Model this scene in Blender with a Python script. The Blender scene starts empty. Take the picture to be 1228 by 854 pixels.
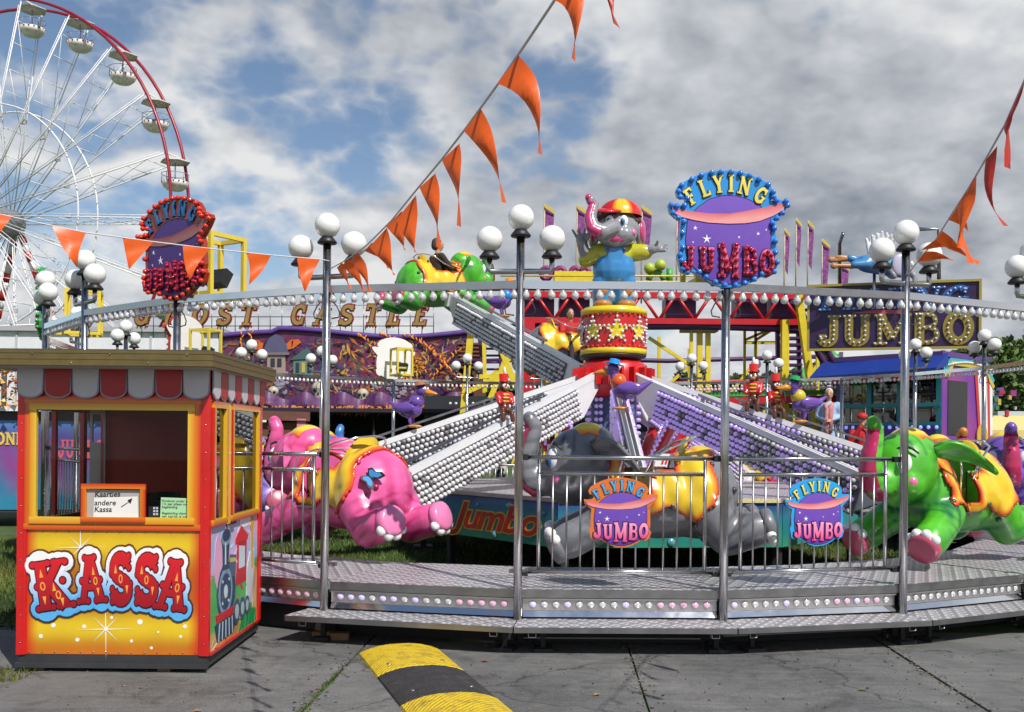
import bpy, bmesh, math, random
import numpy as np
from mathutils import Vector, Matrix, Euler
from mathutils.bvhtree import BVHTree
from math import sin, cos, pi, radians, sqrt, atan2
random.seed(7); RNG = np.random.default_rng(7)
SC = bpy.context.scene
COL = SC.collection
# ------------------------------------------------------------------ camera
EYE = 1.64; FPX = 1200.0; HY = 527.0; ROLL = radians(0.5)
cam_d = bpy.data.cameras.new('camera'); cam = bpy.data.objects.new('camera', cam_d); COL.objects.link(cam)
cam_d.sensor_width = 36.0; cam_d.lens = 36.0 * FPX / 1228.0
cam_d.shift_y = (HY - 427.0) / 1228.0
cam_d.clip_end = 3000
cam.matrix_world = Matrix.Translation((0, 0, EYE)) @ Euler((radians(90), 0, 0)).to_matrix().to_4x4() @ Matrix.Rotation(ROLL, 4, 'Z')
SC.camera = cam
def P(x, y, D):                      # photograph pixel + real distance -> place in the world
    u, v = x - 614.0, HY - y
    u2 = u * cos(ROLL) - v * sin(ROLL); v2 = u * sin(ROLL) + v * cos(ROLL)
    return Vector((u2 / FPX * D, D, EYE + v2 / FPX * D))
# ------------------------------------------------------------------ light
SUN = Vector((0.36, -0.54, 0.76)).normalized()
sd = bpy.data.lights.new('sun', 'SUN'); so = bpy.data.objects.new('sun', sd); COL.objects.link(so)
sd.energy = 5.0; sd.angle = radians(0.55); sd.color = (1.0, 0.955, 0.89)
so.rotation_euler = SUN.to_track_quat('Z', 'Y').to_euler()
W = bpy.data.worlds.new('World'); SC.world = W; W.use_nodes = True
def make_world():
    nt = W.node_tree; N = nt.nodes; L = nt.links; N.clear()
    def n(t, **k):
        o = N.new(t)
        for a, b in k.items(): setattr(o, a, b)
        return o
    def math_(op, a, b=None, clamp=False):
        m = n('ShaderNodeMath', operation=op, use_clamp=clamp)
        for i, v in ((0, a), (1, b)):
            if v is None: continue
            if isinstance(v, (int, float)): m.inputs[i].default_value = v
            else: L.new(v, m.inputs[i])
        return m.outputs[0]
    tc = n('ShaderNodeTexCoord'); sep = n('ShaderNodeSeparateXYZ'); L.new(tc.outputs['Generated'], sep.inputs[0])
    z = math_('MAXIMUM', sep.outputs[2], 0.0)
    den = math_('ADD', z, 0.42)
    px = math_('DIVIDE', sep.outputs[0], den); py = math_('DIVIDE', sep.outputs[1], den)
    cmb = n('ShaderNodeCombineXYZ'); L.new(px, cmb.inputs[0]); L.new(py, cmb.inputs[1])
    def noise(vec, scale, detail, rough, off, dist=0.0):
        mp = n('ShaderNodeMapping'); mp.inputs['Location'].default_value = off; L.new(vec, mp.inputs[0])
        t = n('ShaderNodeTexNoise'); t.inputs['Scale'].default_value = scale; t.inputs['Detail'].default_value = detail
        t.inputs['Roughness'].default_value = rough; t.inputs['Distortion'].default_value = dist
        L.new(mp.outputs[0], t.inputs['Vector']); return t.outputs[0]
    base = (6.3, 2.2)
    def density(ox, oy):                 # broad decks plus round billows at several sizes
        d = math_('MULTIPLY', noise(cmb.outputs[0], 1.15, 3, 0.5, (base[0] + ox, base[1] + oy, 0.4)), 1.0)
        for sc, w in ((2.6, .30), (5.6, .17), (12.0, .09), (26.0, .05)):
            b = noise(cmb.outputs[0], sc, 2, 0.5, (base[0] + ox, base[1] + oy, 1.7 + sc), 0.0)
            b = math_('ABSOLUTE', math_('MULTIPLY_ADD', b, 2.0)); b.node.inputs[0].links[0].from_node.inputs[2].default_value = -1.0
            d = math_('ADD', d, math_('MULTIPLY', b, -w * 1.25))
        return d
    d0, d1 = density(0, 0), density(-0.03, 0.04)
    veil = noise(cmb.outputs[0], 1.9, 10, 0.62, (base[0] + 2.2, base[1], 5.0), 0.3)
    wide = noise(cmb.outputs[0], 1.3, 6, 0.6, (base[0] + 4.3, base[1] + 1.2, 2.0), 0.2)
    s = math_('ADD', d0, math_('MULTIPLY', veil, 0.22))
    s = math_('ADD', s, math_('MULTIPLY', sep.outputs[0], 0.14))          # a little more blue to the left
    s = math_('ADD', s, math_('MULTIPLY', math_('SUBTRACT', 0.25, z), 0.45))   # slanting view: cloud decks close up towards the horizon
    cover = n('ShaderNodeMapRange'); cover.interpolation_type = 'SMOOTHSTEP'
    cover.inputs['From Min'].default_value = 0.345; cover.inputs['From Max'].default_value = 0.475; L.new(s, cover.inputs[0])
    rel = math_('MULTIPLY', math_('SUBTRACT', d0, d1), 2.4)
    thick = math_('MULTIPLY', math_('SUBTRACT', s, 0.58), -0.8)
    lum = math_('ADD', math_('ADD', rel, thick), math_('MULTIPLY', math_('SUBTRACT', wide, 0.5), 1.9))
    lum = math_('ADD', lum, 0.73)
    ramp = n('ShaderNodeValToRGB'); L.new(lum, ramp.inputs[0])
    e = ramp.color_ramp.elements; e[0].position = 0.02; e[0].color = (0.21, 0.245, 0.30, 1); e[1].position = 0.98; e[1].color = (0.90, 0.905, 0.91, 1)
    for p_, c_ in ((0.28, (0.35, 0.39, 0.45, 1)), (0.55, (0.54, 0.57, 0.62, 1)), (0.78, (0.71, 0.735, 0.77, 1))):
        k = ramp.color_ramp.elements.new(p_); k.color = c_
    sky = n('ShaderNodeTexSky', sky_type='NISHITA'); sky.sun_disc = False
    sky.sun_elevation = math.asin(SUN.z); sky.sun_rotation = atan2(SUN.x, SUN.y); sky.air_density = 1.0; sky.dust_density = 0.25; sky.ozone_density = 1.6
    bs = n('ShaderNodeBackground'); L.new(sky.outputs[0], bs.inputs[0]); bs.inputs[1].default_value = 0.105
    bc = n('ShaderNodeBackground'); L.new(ramp.outputs[0], bc.inputs[0]); bc.inputs[1].default_value = 0.88
    mx = n('ShaderNodeMixShader'); L.new(cover.outputs[0], mx.inputs[0]); L.new(bs.outputs[0], mx.inputs[1]); L.new(bc.outputs[0], mx.inputs[2])
    out = n('ShaderNodeOutputWorld'); L.new(mx.outputs[0], out.inputs[0])
make_world()
SC.view_settings.view_transform = 'Standard'; SC.view_settings.look = 'None'; SC.view_settings.exposure = 0.0; SC.view_settings.gamma = 1.0
SC.cycles.max_bounces = 6; SC.cycles.transparent_max_bounces = 12; SC.cycles.glossy_bounces = 4; SC.cycles.transmission_bounces = 4
SC.cycles.caustics_reflective = False; SC.cycles.caustics_refractive = False; SC.cycles.use_denoising = True
# ------------------------------------------------------------------ materials
MATS = {}
def mat(name, col=(0.5, 0.5, 0.5), rough=0.5, metal=0.0, vary=0.0, vscale=4.0, bump=0.0, bscale=30.0, emit=None, estr=0.0, coat=0.0, attr=False, spec=0.5, wear=0.0):
    if name in MATS: return MATS[name]
    m = bpy.data.materials.new(name); m.use_nodes = True; nt = m.node_tree; N, L = nt.nodes, nt.links
    b = N['Principled BSDF']; b.inputs['Base Color'].default_value = (*col, 1); b.inputs['Roughness'].default_value = rough
    b.inputs['Metallic'].default_value = metal; b.inputs['Coat Weight'].default_value = coat; b.inputs['Coat Roughness'].default_value = 0.06
    b.inputs['Specular IOR Level'].default_value = spec
    src = None
    if attr:
        a = N.new('ShaderNodeAttribute'); a.attribute_name = 'Col'; src = a.outputs[0]
    if vary > 0 or bump > 0 or wear > 0:
        tc = N.new('ShaderNodeTexCoord')
        t = N.new('ShaderNodeTexNoise'); t.inputs['Scale'].default_value = vscale; t.inputs['Detail'].default_value = 6; t.inputs['Roughness'].default_value = 0.62
        L.new(tc.outputs['Object'], t.inputs[0])
    if vary > 0:
        mr = N.new('ShaderNodeMapRange'); mr.inputs['From Min'].default_value = 0.25; mr.inputs['From Max'].default_value = 0.75
        mr.inputs['To Min'].default_value = 1 - vary; mr.inputs['To Max'].default_value = 1 + vary * 0.7; L.new(t.outputs[0], mr.inputs[0])
        mx = N.new('ShaderNodeMix'); mx.data_type = 'RGBA'; mx.blend_type = 'MULTIPLY'; mx.inputs[0].default_value = 1.0
        if src: L.new(src, mx.inputs[6])
        else: mx.inputs[6].default_value = (*col, 1)
        L.new(mr.outputs[0], mx.inputs[7]); src = mx.outputs[2]
        rr = N.new('ShaderNodeMapRange'); rr.inputs['To Min'].default_value = max(0.02, rough - 0.12); rr.inputs['To Max'].default_value = min(1, rough + 0.16)
        L.new(t.outputs[0], rr.inputs[0]); L.new(rr.outputs[0], b.inputs['Roughness'])
    if src: L.new(src, b.inputs['Base Color'])
    if bump > 0:
        t2 = N.new('ShaderNodeTexNoise'); t2.inputs['Scale'].default_value = bscale; t2.inputs['Detail'].default_value = 5; L.new(tc.outputs['Object'], t2.inputs[0])
        bp = N.new('ShaderNodeBump'); bp.inputs['Strength'].default_value = bump; bp.inputs['Distance'].default_value = 0.02
        L.new(t2.outputs[0], bp.inputs['Height']); L.new(bp.outputs[0], b.inputs['Normal'])
    if emit:
        b.inputs['Emission Color'].default_value = (*emit, 1); b.inputs['Emission Strength'].default_value = estr
    MATS[name] = m; return m
def glass_mat(name, tint=(0.85, 0.88, 0.9), op=0.08, rough=0.02, ior=1.5):
    if name in MATS: return MATS[name]
    m = bpy.data.materials.new(name); m.use_nodes = True; nt = m.node_tree; N, L = nt.nodes, nt.links; N.clear()
    tr = N.new('ShaderNodeBsdfTransparent'); tr.inputs[0].default_value = (*tint, 1)
    gl = N.new('ShaderNodeBsdfGlossy'); gl.inputs['Roughness'].default_value = rough
    fr = N.new('ShaderNodeFresnel'); fr.inputs[0].default_value = ior
    ad = N.new('ShaderNodeMath'); ad.operation = 'ADD'; ad.inputs[1].default_value = op; ad.use_clamp = True; L.new(fr.outputs[0], ad.inputs[0])
    mx = N.new('ShaderNodeMixShader'); L.new(ad.outputs[0], mx.inputs[0]); L.new(tr.outputs[0], mx.inputs[1]); L.new(gl.outputs[0], mx.inputs[2])
    o = N.new('ShaderNodeOutputMaterial'); L.new(mx.outputs[0], o.inputs[0]); MATS[name] = m; return m
STEEL = mat('stainless_steel', (0.47, 0.46, 0.46), 0.20, 1.0, vary=0.14, vscale=9)
STEEL_D = mat('dull_steel', (0.36, 0.355, 0.36), 0.32, 1.0, vary=0.15, vscale=7)
CHROME = mat('polished_chrome', (0.78, 0.79, 0.8), 0.07, 1.0, vary=0.05)
BLACK = mat('black_plastic', (0.015, 0.015, 0.017), 0.45, vary=0.1)
WHITE = mat('white_paint', (0.78, 0.78, 0.77), 0.35, vary=0.06, coat=0.2)
OPAL = mat('opal_globe', (0.84, 0.835, 0.81), 0.14, coat=0.5, vary=0.05, vscale=9)
YEL = mat('yellow_steel_paint', (0.72, 0.56, 0.03), 0.42, vary=0.14)
REDP = mat('red_gloss_paint', (0.55, 0.012, 0.015), 0.3, vary=0.12, coat=0.3)
PURP = mat('dark_purple_paint', (0.075, 0.02, 0.11), 0.4, vary=0.15)
PAINT = mat('airbrushed_paint', rough=0.24, attr=True, coat=0.4, vary=0.06)
PRINT = mat('printed_panel', rough=0.42, attr=True, vary=0.08)
MAROON = mat('dark_maroon_board', (0.13, 0.016, 0.016), 0.55, vary=0.15)
def bulb_mat(name, col, e=0.0, rough=0.1):
    return mat(name, col, rough, coat=0.6, emit=col if e > 0 else None, estr=e)
B_WHITE = bulb_mat('pearl_bulb', (0.72, 0.71, 0.73)); B_GREY = bulb_mat('frosted_bulb', (0.50, 0.49, 0.52))
B_PURP = bulb_mat('violet_lit_bulb', (0.46, 0.34, 0.76), 0.28); B_LAV = bulb_mat('lavender_bulb', (0.62, 0.55, 0.82), 0.12)
B_BLUE = bulb_mat('blue_bulb', (0.03, 0.22, 0.72)); B_RED = bulb_mat('crimson_bulb', (0.42, 0.006, 0.03)); B_ORED = bulb_mat('orange_red_bulb', (0.68, 0.035, 0.012))
B_GREEN = bulb_mat('green_bulb', (0.02, 0.40, 0.06)); B_PINK = bulb_mat('pink_lit_bulb', (0.70, 0.42, 0.56), 0.12)
B_CLEAR = mat('clear_glass_bulb', (0.72, 0.72, 0.72), 0.08, 0.35, coat=0.8)
# ------------------------------------------------------------------ mesh building
def frame(o, ux, uy, un):
    m = Matrix.Identity(4)
    for i in range(3): m[i][0], m[i][1], m[i][2], m[i][3] = ux[i], uy[i], un[i], o[i]
    return m
def look(p0, p1, up=Vector((0, 0, 1))):      # local x along p0->p1, z upwards
    d = (Vector(p1) - Vector(p0)).normalized(); s = up.cross(d)
    if s.length < 1e-4: s = Vector((0, 1, 0)).cross(d) if abs(d.y) < .9 else Vector((1, 0, 0)).cross(d)
    s.normalize(); return frame(Vector(p0), d, s, d.cross(s))
class MB:
    def __init__(s): s.v = []; s.f = []; s.mi = []; s.cols = []; s.c = (0.5, 0.5, 0.5); s.m = 0; s.sm = []; s.smooth = False
    def add(s, vs, fs, T=None):
        o = len(s.v)
        for p in vs:
            p = Vector(p); s.v.append(tuple(T @ p if T is not None else p)); s.cols.append(s.c)
        for f in fs: s.f.append([i + o for i in f]); s.mi.append(s.m); s.sm.append(s.smooth)
        return s
    def box(s, c, d, T=None, bev=0.0):
        x, y, z = d[0] / 2, d[1] / 2, d[2] / 2; c = Vector(c)
        vs = [c + Vector((a * x, b * y, e * z)) for a in (-1, 1) for b in (-1, 1) for e in (-1, 1)]
        return s.add(vs, [(0, 1, 3, 2), (4, 6, 7, 5), (0, 4, 5, 1), (2, 3, 7, 6), (0, 2, 6, 4), (1, 5, 7, 3)], T)
    def bar(s, p0, p1, w, h=None, up=Vector((0, 0, 1))):
        h = h or w; p0 = Vector(p0); p1 = Vector(p1); l = (p1 - p0).length
        return s.box((l / 2, 0, 0), (l, w, h), look(p0, p1, up))
    def tube(s, pts, r, n=8, closed=False, cap=True):
        pts = [Vector(p) for p in pts]; R = r if isinstance(r, (list, tuple)) else [r] * len(pts); k = len(pts); vs = []; prev = None
        for i, p in enumerate(pts):
            if closed: d = pts[(i + 1) % k] - pts[i - 1]
            else: d = pts[min(i + 1, k - 1)] - pts[max(i - 1, 0)]
            d.normalize()
            if prev is None:
                a = Vector((0, 0, 1)) if abs(d.z) < 0.9 else Vector((1, 0, 0)); a = (a - d * a.dot(d)).normalized()
            else:
                a = prev - d * prev.dot(d)
                a = a.normalized() if a.length > 1e-6 else d.orthogonal().normalized()
            prev = a; b = d.cross(a)
            for j in range(n):
                t = 2 * pi * j / n; vs.append(p + (a * cos(t) + b * sin(t)) * R[i])
        fs = []
        for i in range(k if closed else k - 1):
            i2 = (i + 1) % k
            for j in range(n): fs.append((i * n + j, i * n + (j + 1) % n, i2 * n + (j + 1) % n, i2 * n + j))
        if cap and not closed: fs.append(tuple(range(n - 1, -1, -1))); fs.append(tuple((k - 1) * n + j for j in range(n)))
        old = s.smooth; s.smooth = True; s.add(vs, fs); s.smooth = old; return s
    def lathe(s, prof, n=16, T=None):
        vs = []; fs = []; k = len(prof)
        for r, z in prof:
            for j in range(n): t = 2 * pi * j / n; vs.append((r * cos(t), r * sin(t), z))
        for i in range(k - 1):
            for j in range(n): fs.append((i * n + j, i * n + (j + 1) % n, (i + 1) * n + (j + 1) % n, (i + 1) * n + j))
        if prof[0][0] > 1e-5: fs.append(tuple(range(n - 1, -1, -1)))
        if prof[-1][0] > 1e-5: fs.append(tuple((k - 1) * n + j for j in range(n)))
        old = s.smooth; s.smooth = True; s.add(vs, fs, T); s.smooth = old; return s
    def ell(s, c, r, n=14, k=9, T=None):
        r = (r, r, r) if isinstance(r, (int, float)) else r
        vs = [(c[0], c[1], c[2] - r[2])]
        for i in range(1, k):
            a = -pi / 2 + pi * i / k
            for j in range(n): t = 2 * pi * j / n; vs.append((c[0] + r[0] * cos(a) * cos(t), c[1] + r[1] * cos(a) * sin(t), c[2] + r[2] * sin(a)))
        vs.append((c[0], c[1], c[2] + r[2])); fs = []
        for j in range(n): fs.append((0, 1 + (j + 1) % n, 1 + j)); fs.append((len(vs) - 1, 1 + (k - 2) * n + j, 1 + (k - 2) * n + (j + 1) % n))
        for i in range(k - 2):
            for j in range(n): fs.append((1 + i * n + j, 1 + i * n + (j + 1) % n, 1 + (i + 1) * n + (j + 1) % n, 1 + (i + 1) * n + j))
        old = s.smooth; s.smooth = True; s.add(vs, fs, T); s.smooth = old; return s
    def cap(s, p0, p1, r0, r1, n=12, steps=None):      # tapered capsule of overlapping rings, for blobs
        p0 = Vector(p0); p1 = Vector(p1); T = look(p0, p1) @ Matrix.Rotation(pi / 2, 4, 'Y'); l = (p1 - p0).length
        prof = [(1e-6, -r0)] + [(r0 * cos(a), r0 * sin(a)) for a in (-1.1, -.6, 0)] + [(r1 * cos(a), l + r1 * sin(a)) for a in (0, .6, 1.1)] + [(1e-6, l + r1)]
        return s.lathe(prof, n, T)
    def prism(s, poly, d0, d1, T=None):                # 2-D outline extruded from d0 to d1 along local z
        n = len(poly); vs = [(x, y, d0) for x, y in poly] + [(x, y, d1) for x, y in poly]
        fs = [tuple(range(n - 1, -1, -1)), tuple(range(n, 2 * n))] + [(i, (i + 1) % n, n + (i + 1) % n, n + i) for i in range(n)]
        return s.add(vs, fs, T)
    def ribbon(s, pts, t, d0, d1, T=None, closed=False):
        k = len(pts); V = [Vector((p[0], p[1])) for p in pts]; A = []; B = []
        for i in range(k):
            a = V[i] - V[i - 1] if (i > 0 or closed) else None; b = V[(i + 1) % k] - V[i] if (i < k - 1 or closed) else None
            if a is None: a = b
            if b is None: b = a
            a = a.normalized(); b = b.normalized(); na = Vector((-a.y, a.x)); nb = Vector((-b.y, b.x)); m = na + nb
            m = m.normalized() if m.length > 1e-4 else na
            w = t / 2 / max(0.45, m.dot(na)); A.append(V[i] + m * w); B.append(V[i] - m * w)
        vs = []; fs = []
        for j_, (a, b) in enumerate(zip(A, B)): e_ = 2.5e-5 * (j_ % 40); vs += [(a.x, a.y, d1 - e_), (b.x, b.y, d1 - e_), (a.x, a.y, d0), (b.x, b.y, d0)]
        for i in range(k if closed else k - 1):
            o, q = 4 * i, 4 * ((i + 1) % k)
            fs += [(o, o + 1, q + 1, q), (o, q, q + 2, o + 2), (o + 1, o + 3, q + 3, q + 1), (o + 2, q + 2, q + 3, o + 3)]
        if not closed: fs += [(0, 2, 3, 1), (4 * k - 4, 4 * k - 3, 4 * k - 1, 4 * k - 2)]
        return s.add(vs, fs, T)
    def build(s, name, mats, parent=None, smooth=None, me_only=False):
        me = bpy.data.meshes.new(name); me.from_pydata(s.v, [], s.f)
        mats = mats if isinstance(mats, (list, tuple)) else [mats]
        for m in mats: me.materials.append(m)
        if len(mats) > 1: me.polygons.foreach_set('material_index', s.mi)
        me.polygons.foreach_set('use_smooth', s.sm if smooth is None else [smooth] * len(s.f))
        if any(m.node_tree and any(n.type == 'ATTRIBUTE' for n in m.node_tree.nodes) for m in mats):
            a = me.color_attributes.new('Col', 'FLOAT_COLOR', 'POINT'); c = np.ones((len(s.v), 4), np.float32); c[:, :3] = np.array(s.cols, np.float32).reshape(-1, 3); a.data.foreach_set('color', c.ravel())
        me.update()
        if me_only: return me
        return obj(name, me, parent)
def obj(name, me, parent=None, T=None):
    o = bpy.data.objects.new(name, me); COL.objects.link(o)
    if parent is not None: o.parent = parent
    if T is not None: o.matrix_local = T
    return o
def tag(o, label=None, cat=None, group=None, kind=None):
    if label: o['label'] = label
    if cat: o['category'] = cat
    if group: o['group'] = group
    if kind: o['kind'] = kind
    return o
def thing(name, label, cat, T=None, group=None):
    o = bpy.data.objects.new(name, None); COL.objects.link(o); o.empty_display_size = 0.1
    if T is not None: o.matrix_world = T if isinstance(T, Matrix) else Matrix.Translation(T)
    return tag(o, label, cat, group)
KIDS = {}
def kids(o): return [c for c in bpy.data.objects if c.parent == o]
def copy_tree(o, children, label=None, group=None, T=None):   # children: list of (object, [its children])
    c = o.copy(); COL.objects.link(c)
    if T is not None: c.matrix_world = T
    if label: c['label'] = label
    if group: c['group'] = group
    out = []
    for ch, sub in children:
        d = ch.copy(); COL.objects.link(d); d.parent = c; ss = []
        for g in sub:
            e = g.copy(); COL.objects.link(e); e.parent = d; ss.append(e)
        out.append((d, ss))
    return c, out
def tree_of(o): return [(c, kids(c)) for c in kids(o)]
def lerp(a, b, t): return tuple(x + (y - x) * t for x, y in zip(a, b))
def blob(mb, voxel=0.03, smooth=6):                # one continuous skin round a cluster of solids
    me = mb.build('blob', WHITE, me_only=True); o = bpy.data.objects.new('blob', me); COL.objects.link(o)
    r = o.modifiers.new('r', 'REMESH'); r.mode = 'VOXEL'; r.voxel_size = voxel; r.use_smooth_shade = True
    if smooth: sm = o.modifiers.new('s', 'SMOOTH'); sm.factor = 0.5; sm.iterations = smooth
    dg = bpy.context.evaluated_depsgraph_get(); ev = o.evaluated_get(dg); m2 = bpy.data.meshes.new_from_object(ev)
    bpy.data.objects.remove(o); bpy.data.meshes.remove(me); m2.materials.clear(); return m2
def with_mods(me, mods):
    o = bpy.data.objects.new('tmp', me); COL.objects.link(o); extra = []
    for fn in mods: extra += fn(o) or []
    dg = bpy.context.evaluated_depsgraph_get(); m2 = bpy.data.meshes.new_from_object(o.evaluated_get(dg))
    bpy.data.objects.remove(o)
    for e in extra: bpy.data.objects.remove(e)
    return m2
def use(me, m, name=None):
    me.materials.clear(); me.materials.append(m)
    if name: me.name = name
    return me
def paint(me, fn):                                  # painted colours by place on the object
    a = me.color_attributes.get('Col') or me.color_attributes.new('Col', 'FLOAT_COLOR', 'POINT')
    n = len(me.vertices); co = np.empty(n * 3, np.float32); me.vertices.foreach_get('co', co); co = co.reshape(-1, 3)
    c = np.ones((n, 4), np.float32)
    for i in range(n): c[i, :3] = fn(co[i])
    a.data.foreach_set('color', c.ravel()); return me
# ------------------------------------------------------------------ lettering (slab-serif strokes)
def arc(cx, cy, rx, ry, a0, a1, n=12): return [(cx + rx * cos(radians(a0 + (a1 - a0) * i / n)), cy + ry * sin(radians(a0 + (a1 - a0) * i / n))) for i in range(n + 1)]
def glyph(ch, T=0.2, th=0.13, sf=0.1):
    def ser(x, y, w=.36): return ([(x - w / 2, y), (x + w / 2, y)], sf, False)
    lo, hi = sf / 2, 1 - sf / 2
    g = {
     'I': (.44, [([(.22, 0), (.22, 1)], T, 0), ser(.22, lo), ser(.22, hi)]),
     'L': (.66, [([(.2, 0), (.2, 1)], T, 0), ser(.2, hi), ([(.04, th / 2), (.62, th / 2)], th, 0), ([(.58, .0), (.58, .26)], .1, 0)]),
     'F': (.66, [([(.2, 0), (.2, 1)], T, 0), ser(.2, lo), ([(.04, 1 - th / 2), (.62, 1 - th / 2)], th, 0), ([(.58, 1), (.58, .74)], .1, 0), ([(.2, .52), (.48, .52)], th, 0), ([(.46, .62), (.46, .42)], .08, 0)]),
     'E': (.68, [([(.2, 0), (.2, 1)], T, 0), ([(.04, 1 - th / 2), (.62, 1 - th / 2)], th, 0), ([(.58, 1), (.58, .76)], .1, 0), ([(.2, .52), (.48, .52)], th, 0), ([(.04, th / 2), (.64, th / 2)], th, 0), ([(.6, 0), (.6, .24)], .1, 0)]),
     'T': (.7, [([(.35, 0), (.35, 1)], T, 0), ser(.35, lo), ([(.02, 1 - th / 2), (.68, 1 - th / 2)], th, 0), ([(.06, 1), (.06, .74)], .1, 0), ([(.64, 1), (.64, .74)], .1, 0)]),
     'H': (.8, [([(.18, 0), (.18, 1)], T, 0), ([(.62, 0), (.62, 1)], T, 0), ([(.18, .5), (.62, .5)], th, 0), ser(.18, lo), ser(.18, hi), ser(.62, lo), ser(.62, hi)]),
     'N': (.84, [([(.16, 0), (.16, 1)], th, 0), ([(.68, 0), (.68, 1)], th, 0), ([(.14, .98), (.7, .02)], T, 0), ser(.16, lo), ser(.12, hi, .28), ser(.68, hi)]),
     'M': (1.0, [([(.16, 0), (.16, 1)], th, 0), ([(.84, 0), (.84, 1)], T, 0), ([(.16, .98), (.5, .2)], T, 0), ([(.5, .2), (.84, .98)], th, 0), ser(.16, lo), ser(.84, lo), ser(.14, hi, .3), ser(.86, hi, .3)]),
     'Y': (.76, [([(.38, 0), (.38, .48)], T, 0), ([(.12, .97), (.38, .44)], T, 0), ([(.64, .97), (.38, .44)], th, 0), ser(.38, lo), ser(.12, hi, .3), ser(.64, hi, .26)]),
     'K': (.8, [([(.18, 0), (.18, 1)], T, 0), ([(.2, .42), (.62, .96)], th, 0), ([(.3, .54), (.66, .04)], T, 0), ser(.18, lo), ser(.18, hi), ser(.62, hi, .28), ser(.66, lo, .28)]),
     'A': (.84, [([(.14, .03), (.42, .98)], th, 0), ([(.42, .98), (.7, .03)], T, 0), ([(.24, .34), (.6, .34)], th * .8, 0), ser(.14, lo, .28), ser(.7, lo, .3), ser(.42, hi, .26)]),
     'U': (.82, [([(.18, 1), (.18, .34)] + arc(.4, .3, .22, .22, 180, 360, 10) + [(.62, .34), (.62, 1)], T * .9, 0), ser(.18, hi), ser(.62, hi, .3)]),
     'J': (.62, [([(.42, 1), (.42, .32)] + arc(.24, .3, .18, .21, 0, -165, 9), T * .95, 0), ser(.42, hi), ([(.0, .3), (.2, .3)], .16, 0)]),
     'O': (.78, [(arc(.38, .5, .28, .41, 0, 345, 23), T, True)]),
     'C': (.76, [(arc(.4, .5, .29, .41, 48, 312, 18), T, 0), ([(.6, .62), (.6, .95)], .1, 0), ([(.6, .38), (.6, .05)], .1, 0)]),
     'G': (.8, [(arc(.4, .5, .29, .41, 48, 330, 18), T, 0), ([(.6, .64), (.6, .96)], .1, 0), ([(.64, .1), (.64, .46)], .16, 0), ([(.44, .45), (.76, .45)], sf, 0)]),
     'S': (.7, [(arc(.36, .71, .22, .2, 20, 265, 12) + arc(.36, .28, .24, .2, 85, -170, 12), T, 0), ([(.57, .72), (.57, .97)], .1, 0), ([(.12, .28), (.12, .03)], .1, 0)]),
     'B': (.78, [([(.18, 0), (.18, 1)], T, 0), ([(.04, .94), (.4, .94)] + arc(.42, .735, .18, .205, 90, -90, 9) + [(.2, .53)], th, 0), ([(.4, .53)] + arc(.44, .295, .2, .235, 90, -90, 9) + [(.04, .06)], th * 1.1, 0)]),
     'W': (1.1, [([(.14, .97), (.34, .03)], T, 0), ([(.34, .03), (.55, .9)], th, 0), ([(.55, .9), (.78, .03)], T, 0), ([(.78, .03), (.98, .97)], th, 0), ser(.14, hi, .28), ser(.98, hi, .26)]),
     'D': (.78, [([(.18, 0), (.18, 1)], T, 0), ([(.04, .94), (.34, .94)] + arc(.34, .5, .28, .44, 90, -90, 12) + [(.04, .06)], th * 1.1, 0)]),
     'R': (.8, [([(.18, 0), (.18, 1)], T, 0), ser(.18, lo), ([(.04, .94), (.4, .94)] + arc(.42, .72, .19, .22, 90, -90, 9) + [(.2, .5)], th, 0), ([(.4, .5), (.66, .04)], T * .9, 0), ser(.68, lo, .24)]),
    }[ch]
    return g
LSEQ = [0]
def letter_mesh(ch, T2, d0, d1, mats, grow=0.0, T=0.2, name='letter', col=None, colb=None, th=0.13):
    w, st = glyph(ch, T, th); mb = MB(); LSEQ[0] = (LSEQ[0] + 1) % 5; d1 = d1 - .00011 * LSEQ[0]
    if col: mb.c = col
    for i, (pts, t, cl) in enumerate(st):
        e = grow
        q = [tuple(p) for p in pts]
        if grow > 0 and not cl and len(q) >= 2:      # lengthen stroke ends for an outline
            a, b = Vector(q[0]), Vector(q[1]); q[0] = tuple(a + (a - b).normalized() * e)
            a, b = Vector(q[-1]), Vector(q[-2]); q[-1] = tuple(a + (a - b).normalized() * e)
        mb.ribbon(q, t + 2 * e, d0, d1 - 0.0006 * i * (1 if d1 > d0 else -1), None, bool(cl))
    if colb and col:
        mb.cols = [lerp(colb, col, min(1, max(0, v[1]))) for v in mb.v]
    mb.v = [tuple(T2 @ Vector(v)) for v in mb.v]
    return mb
def word(txt, place, d0, d1, m, parent, grow=0.0, T=0.2, name='letter', col=None, colb=None, th=0.13):
    """place(i, ch, width) -> 4x4 matrix from letter space (height 1) to parent space"""
    out = []
    for i, ch in enumerate(txt):
        if ch == ' ': continue
        w = glyph(ch)[0]; M4 = place(i, ch, w)
        out.append(letter_mesh(ch, M4, d0, d1, m, grow, T, name, col, colb, th).build(name, m, parent))
    return out
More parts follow.
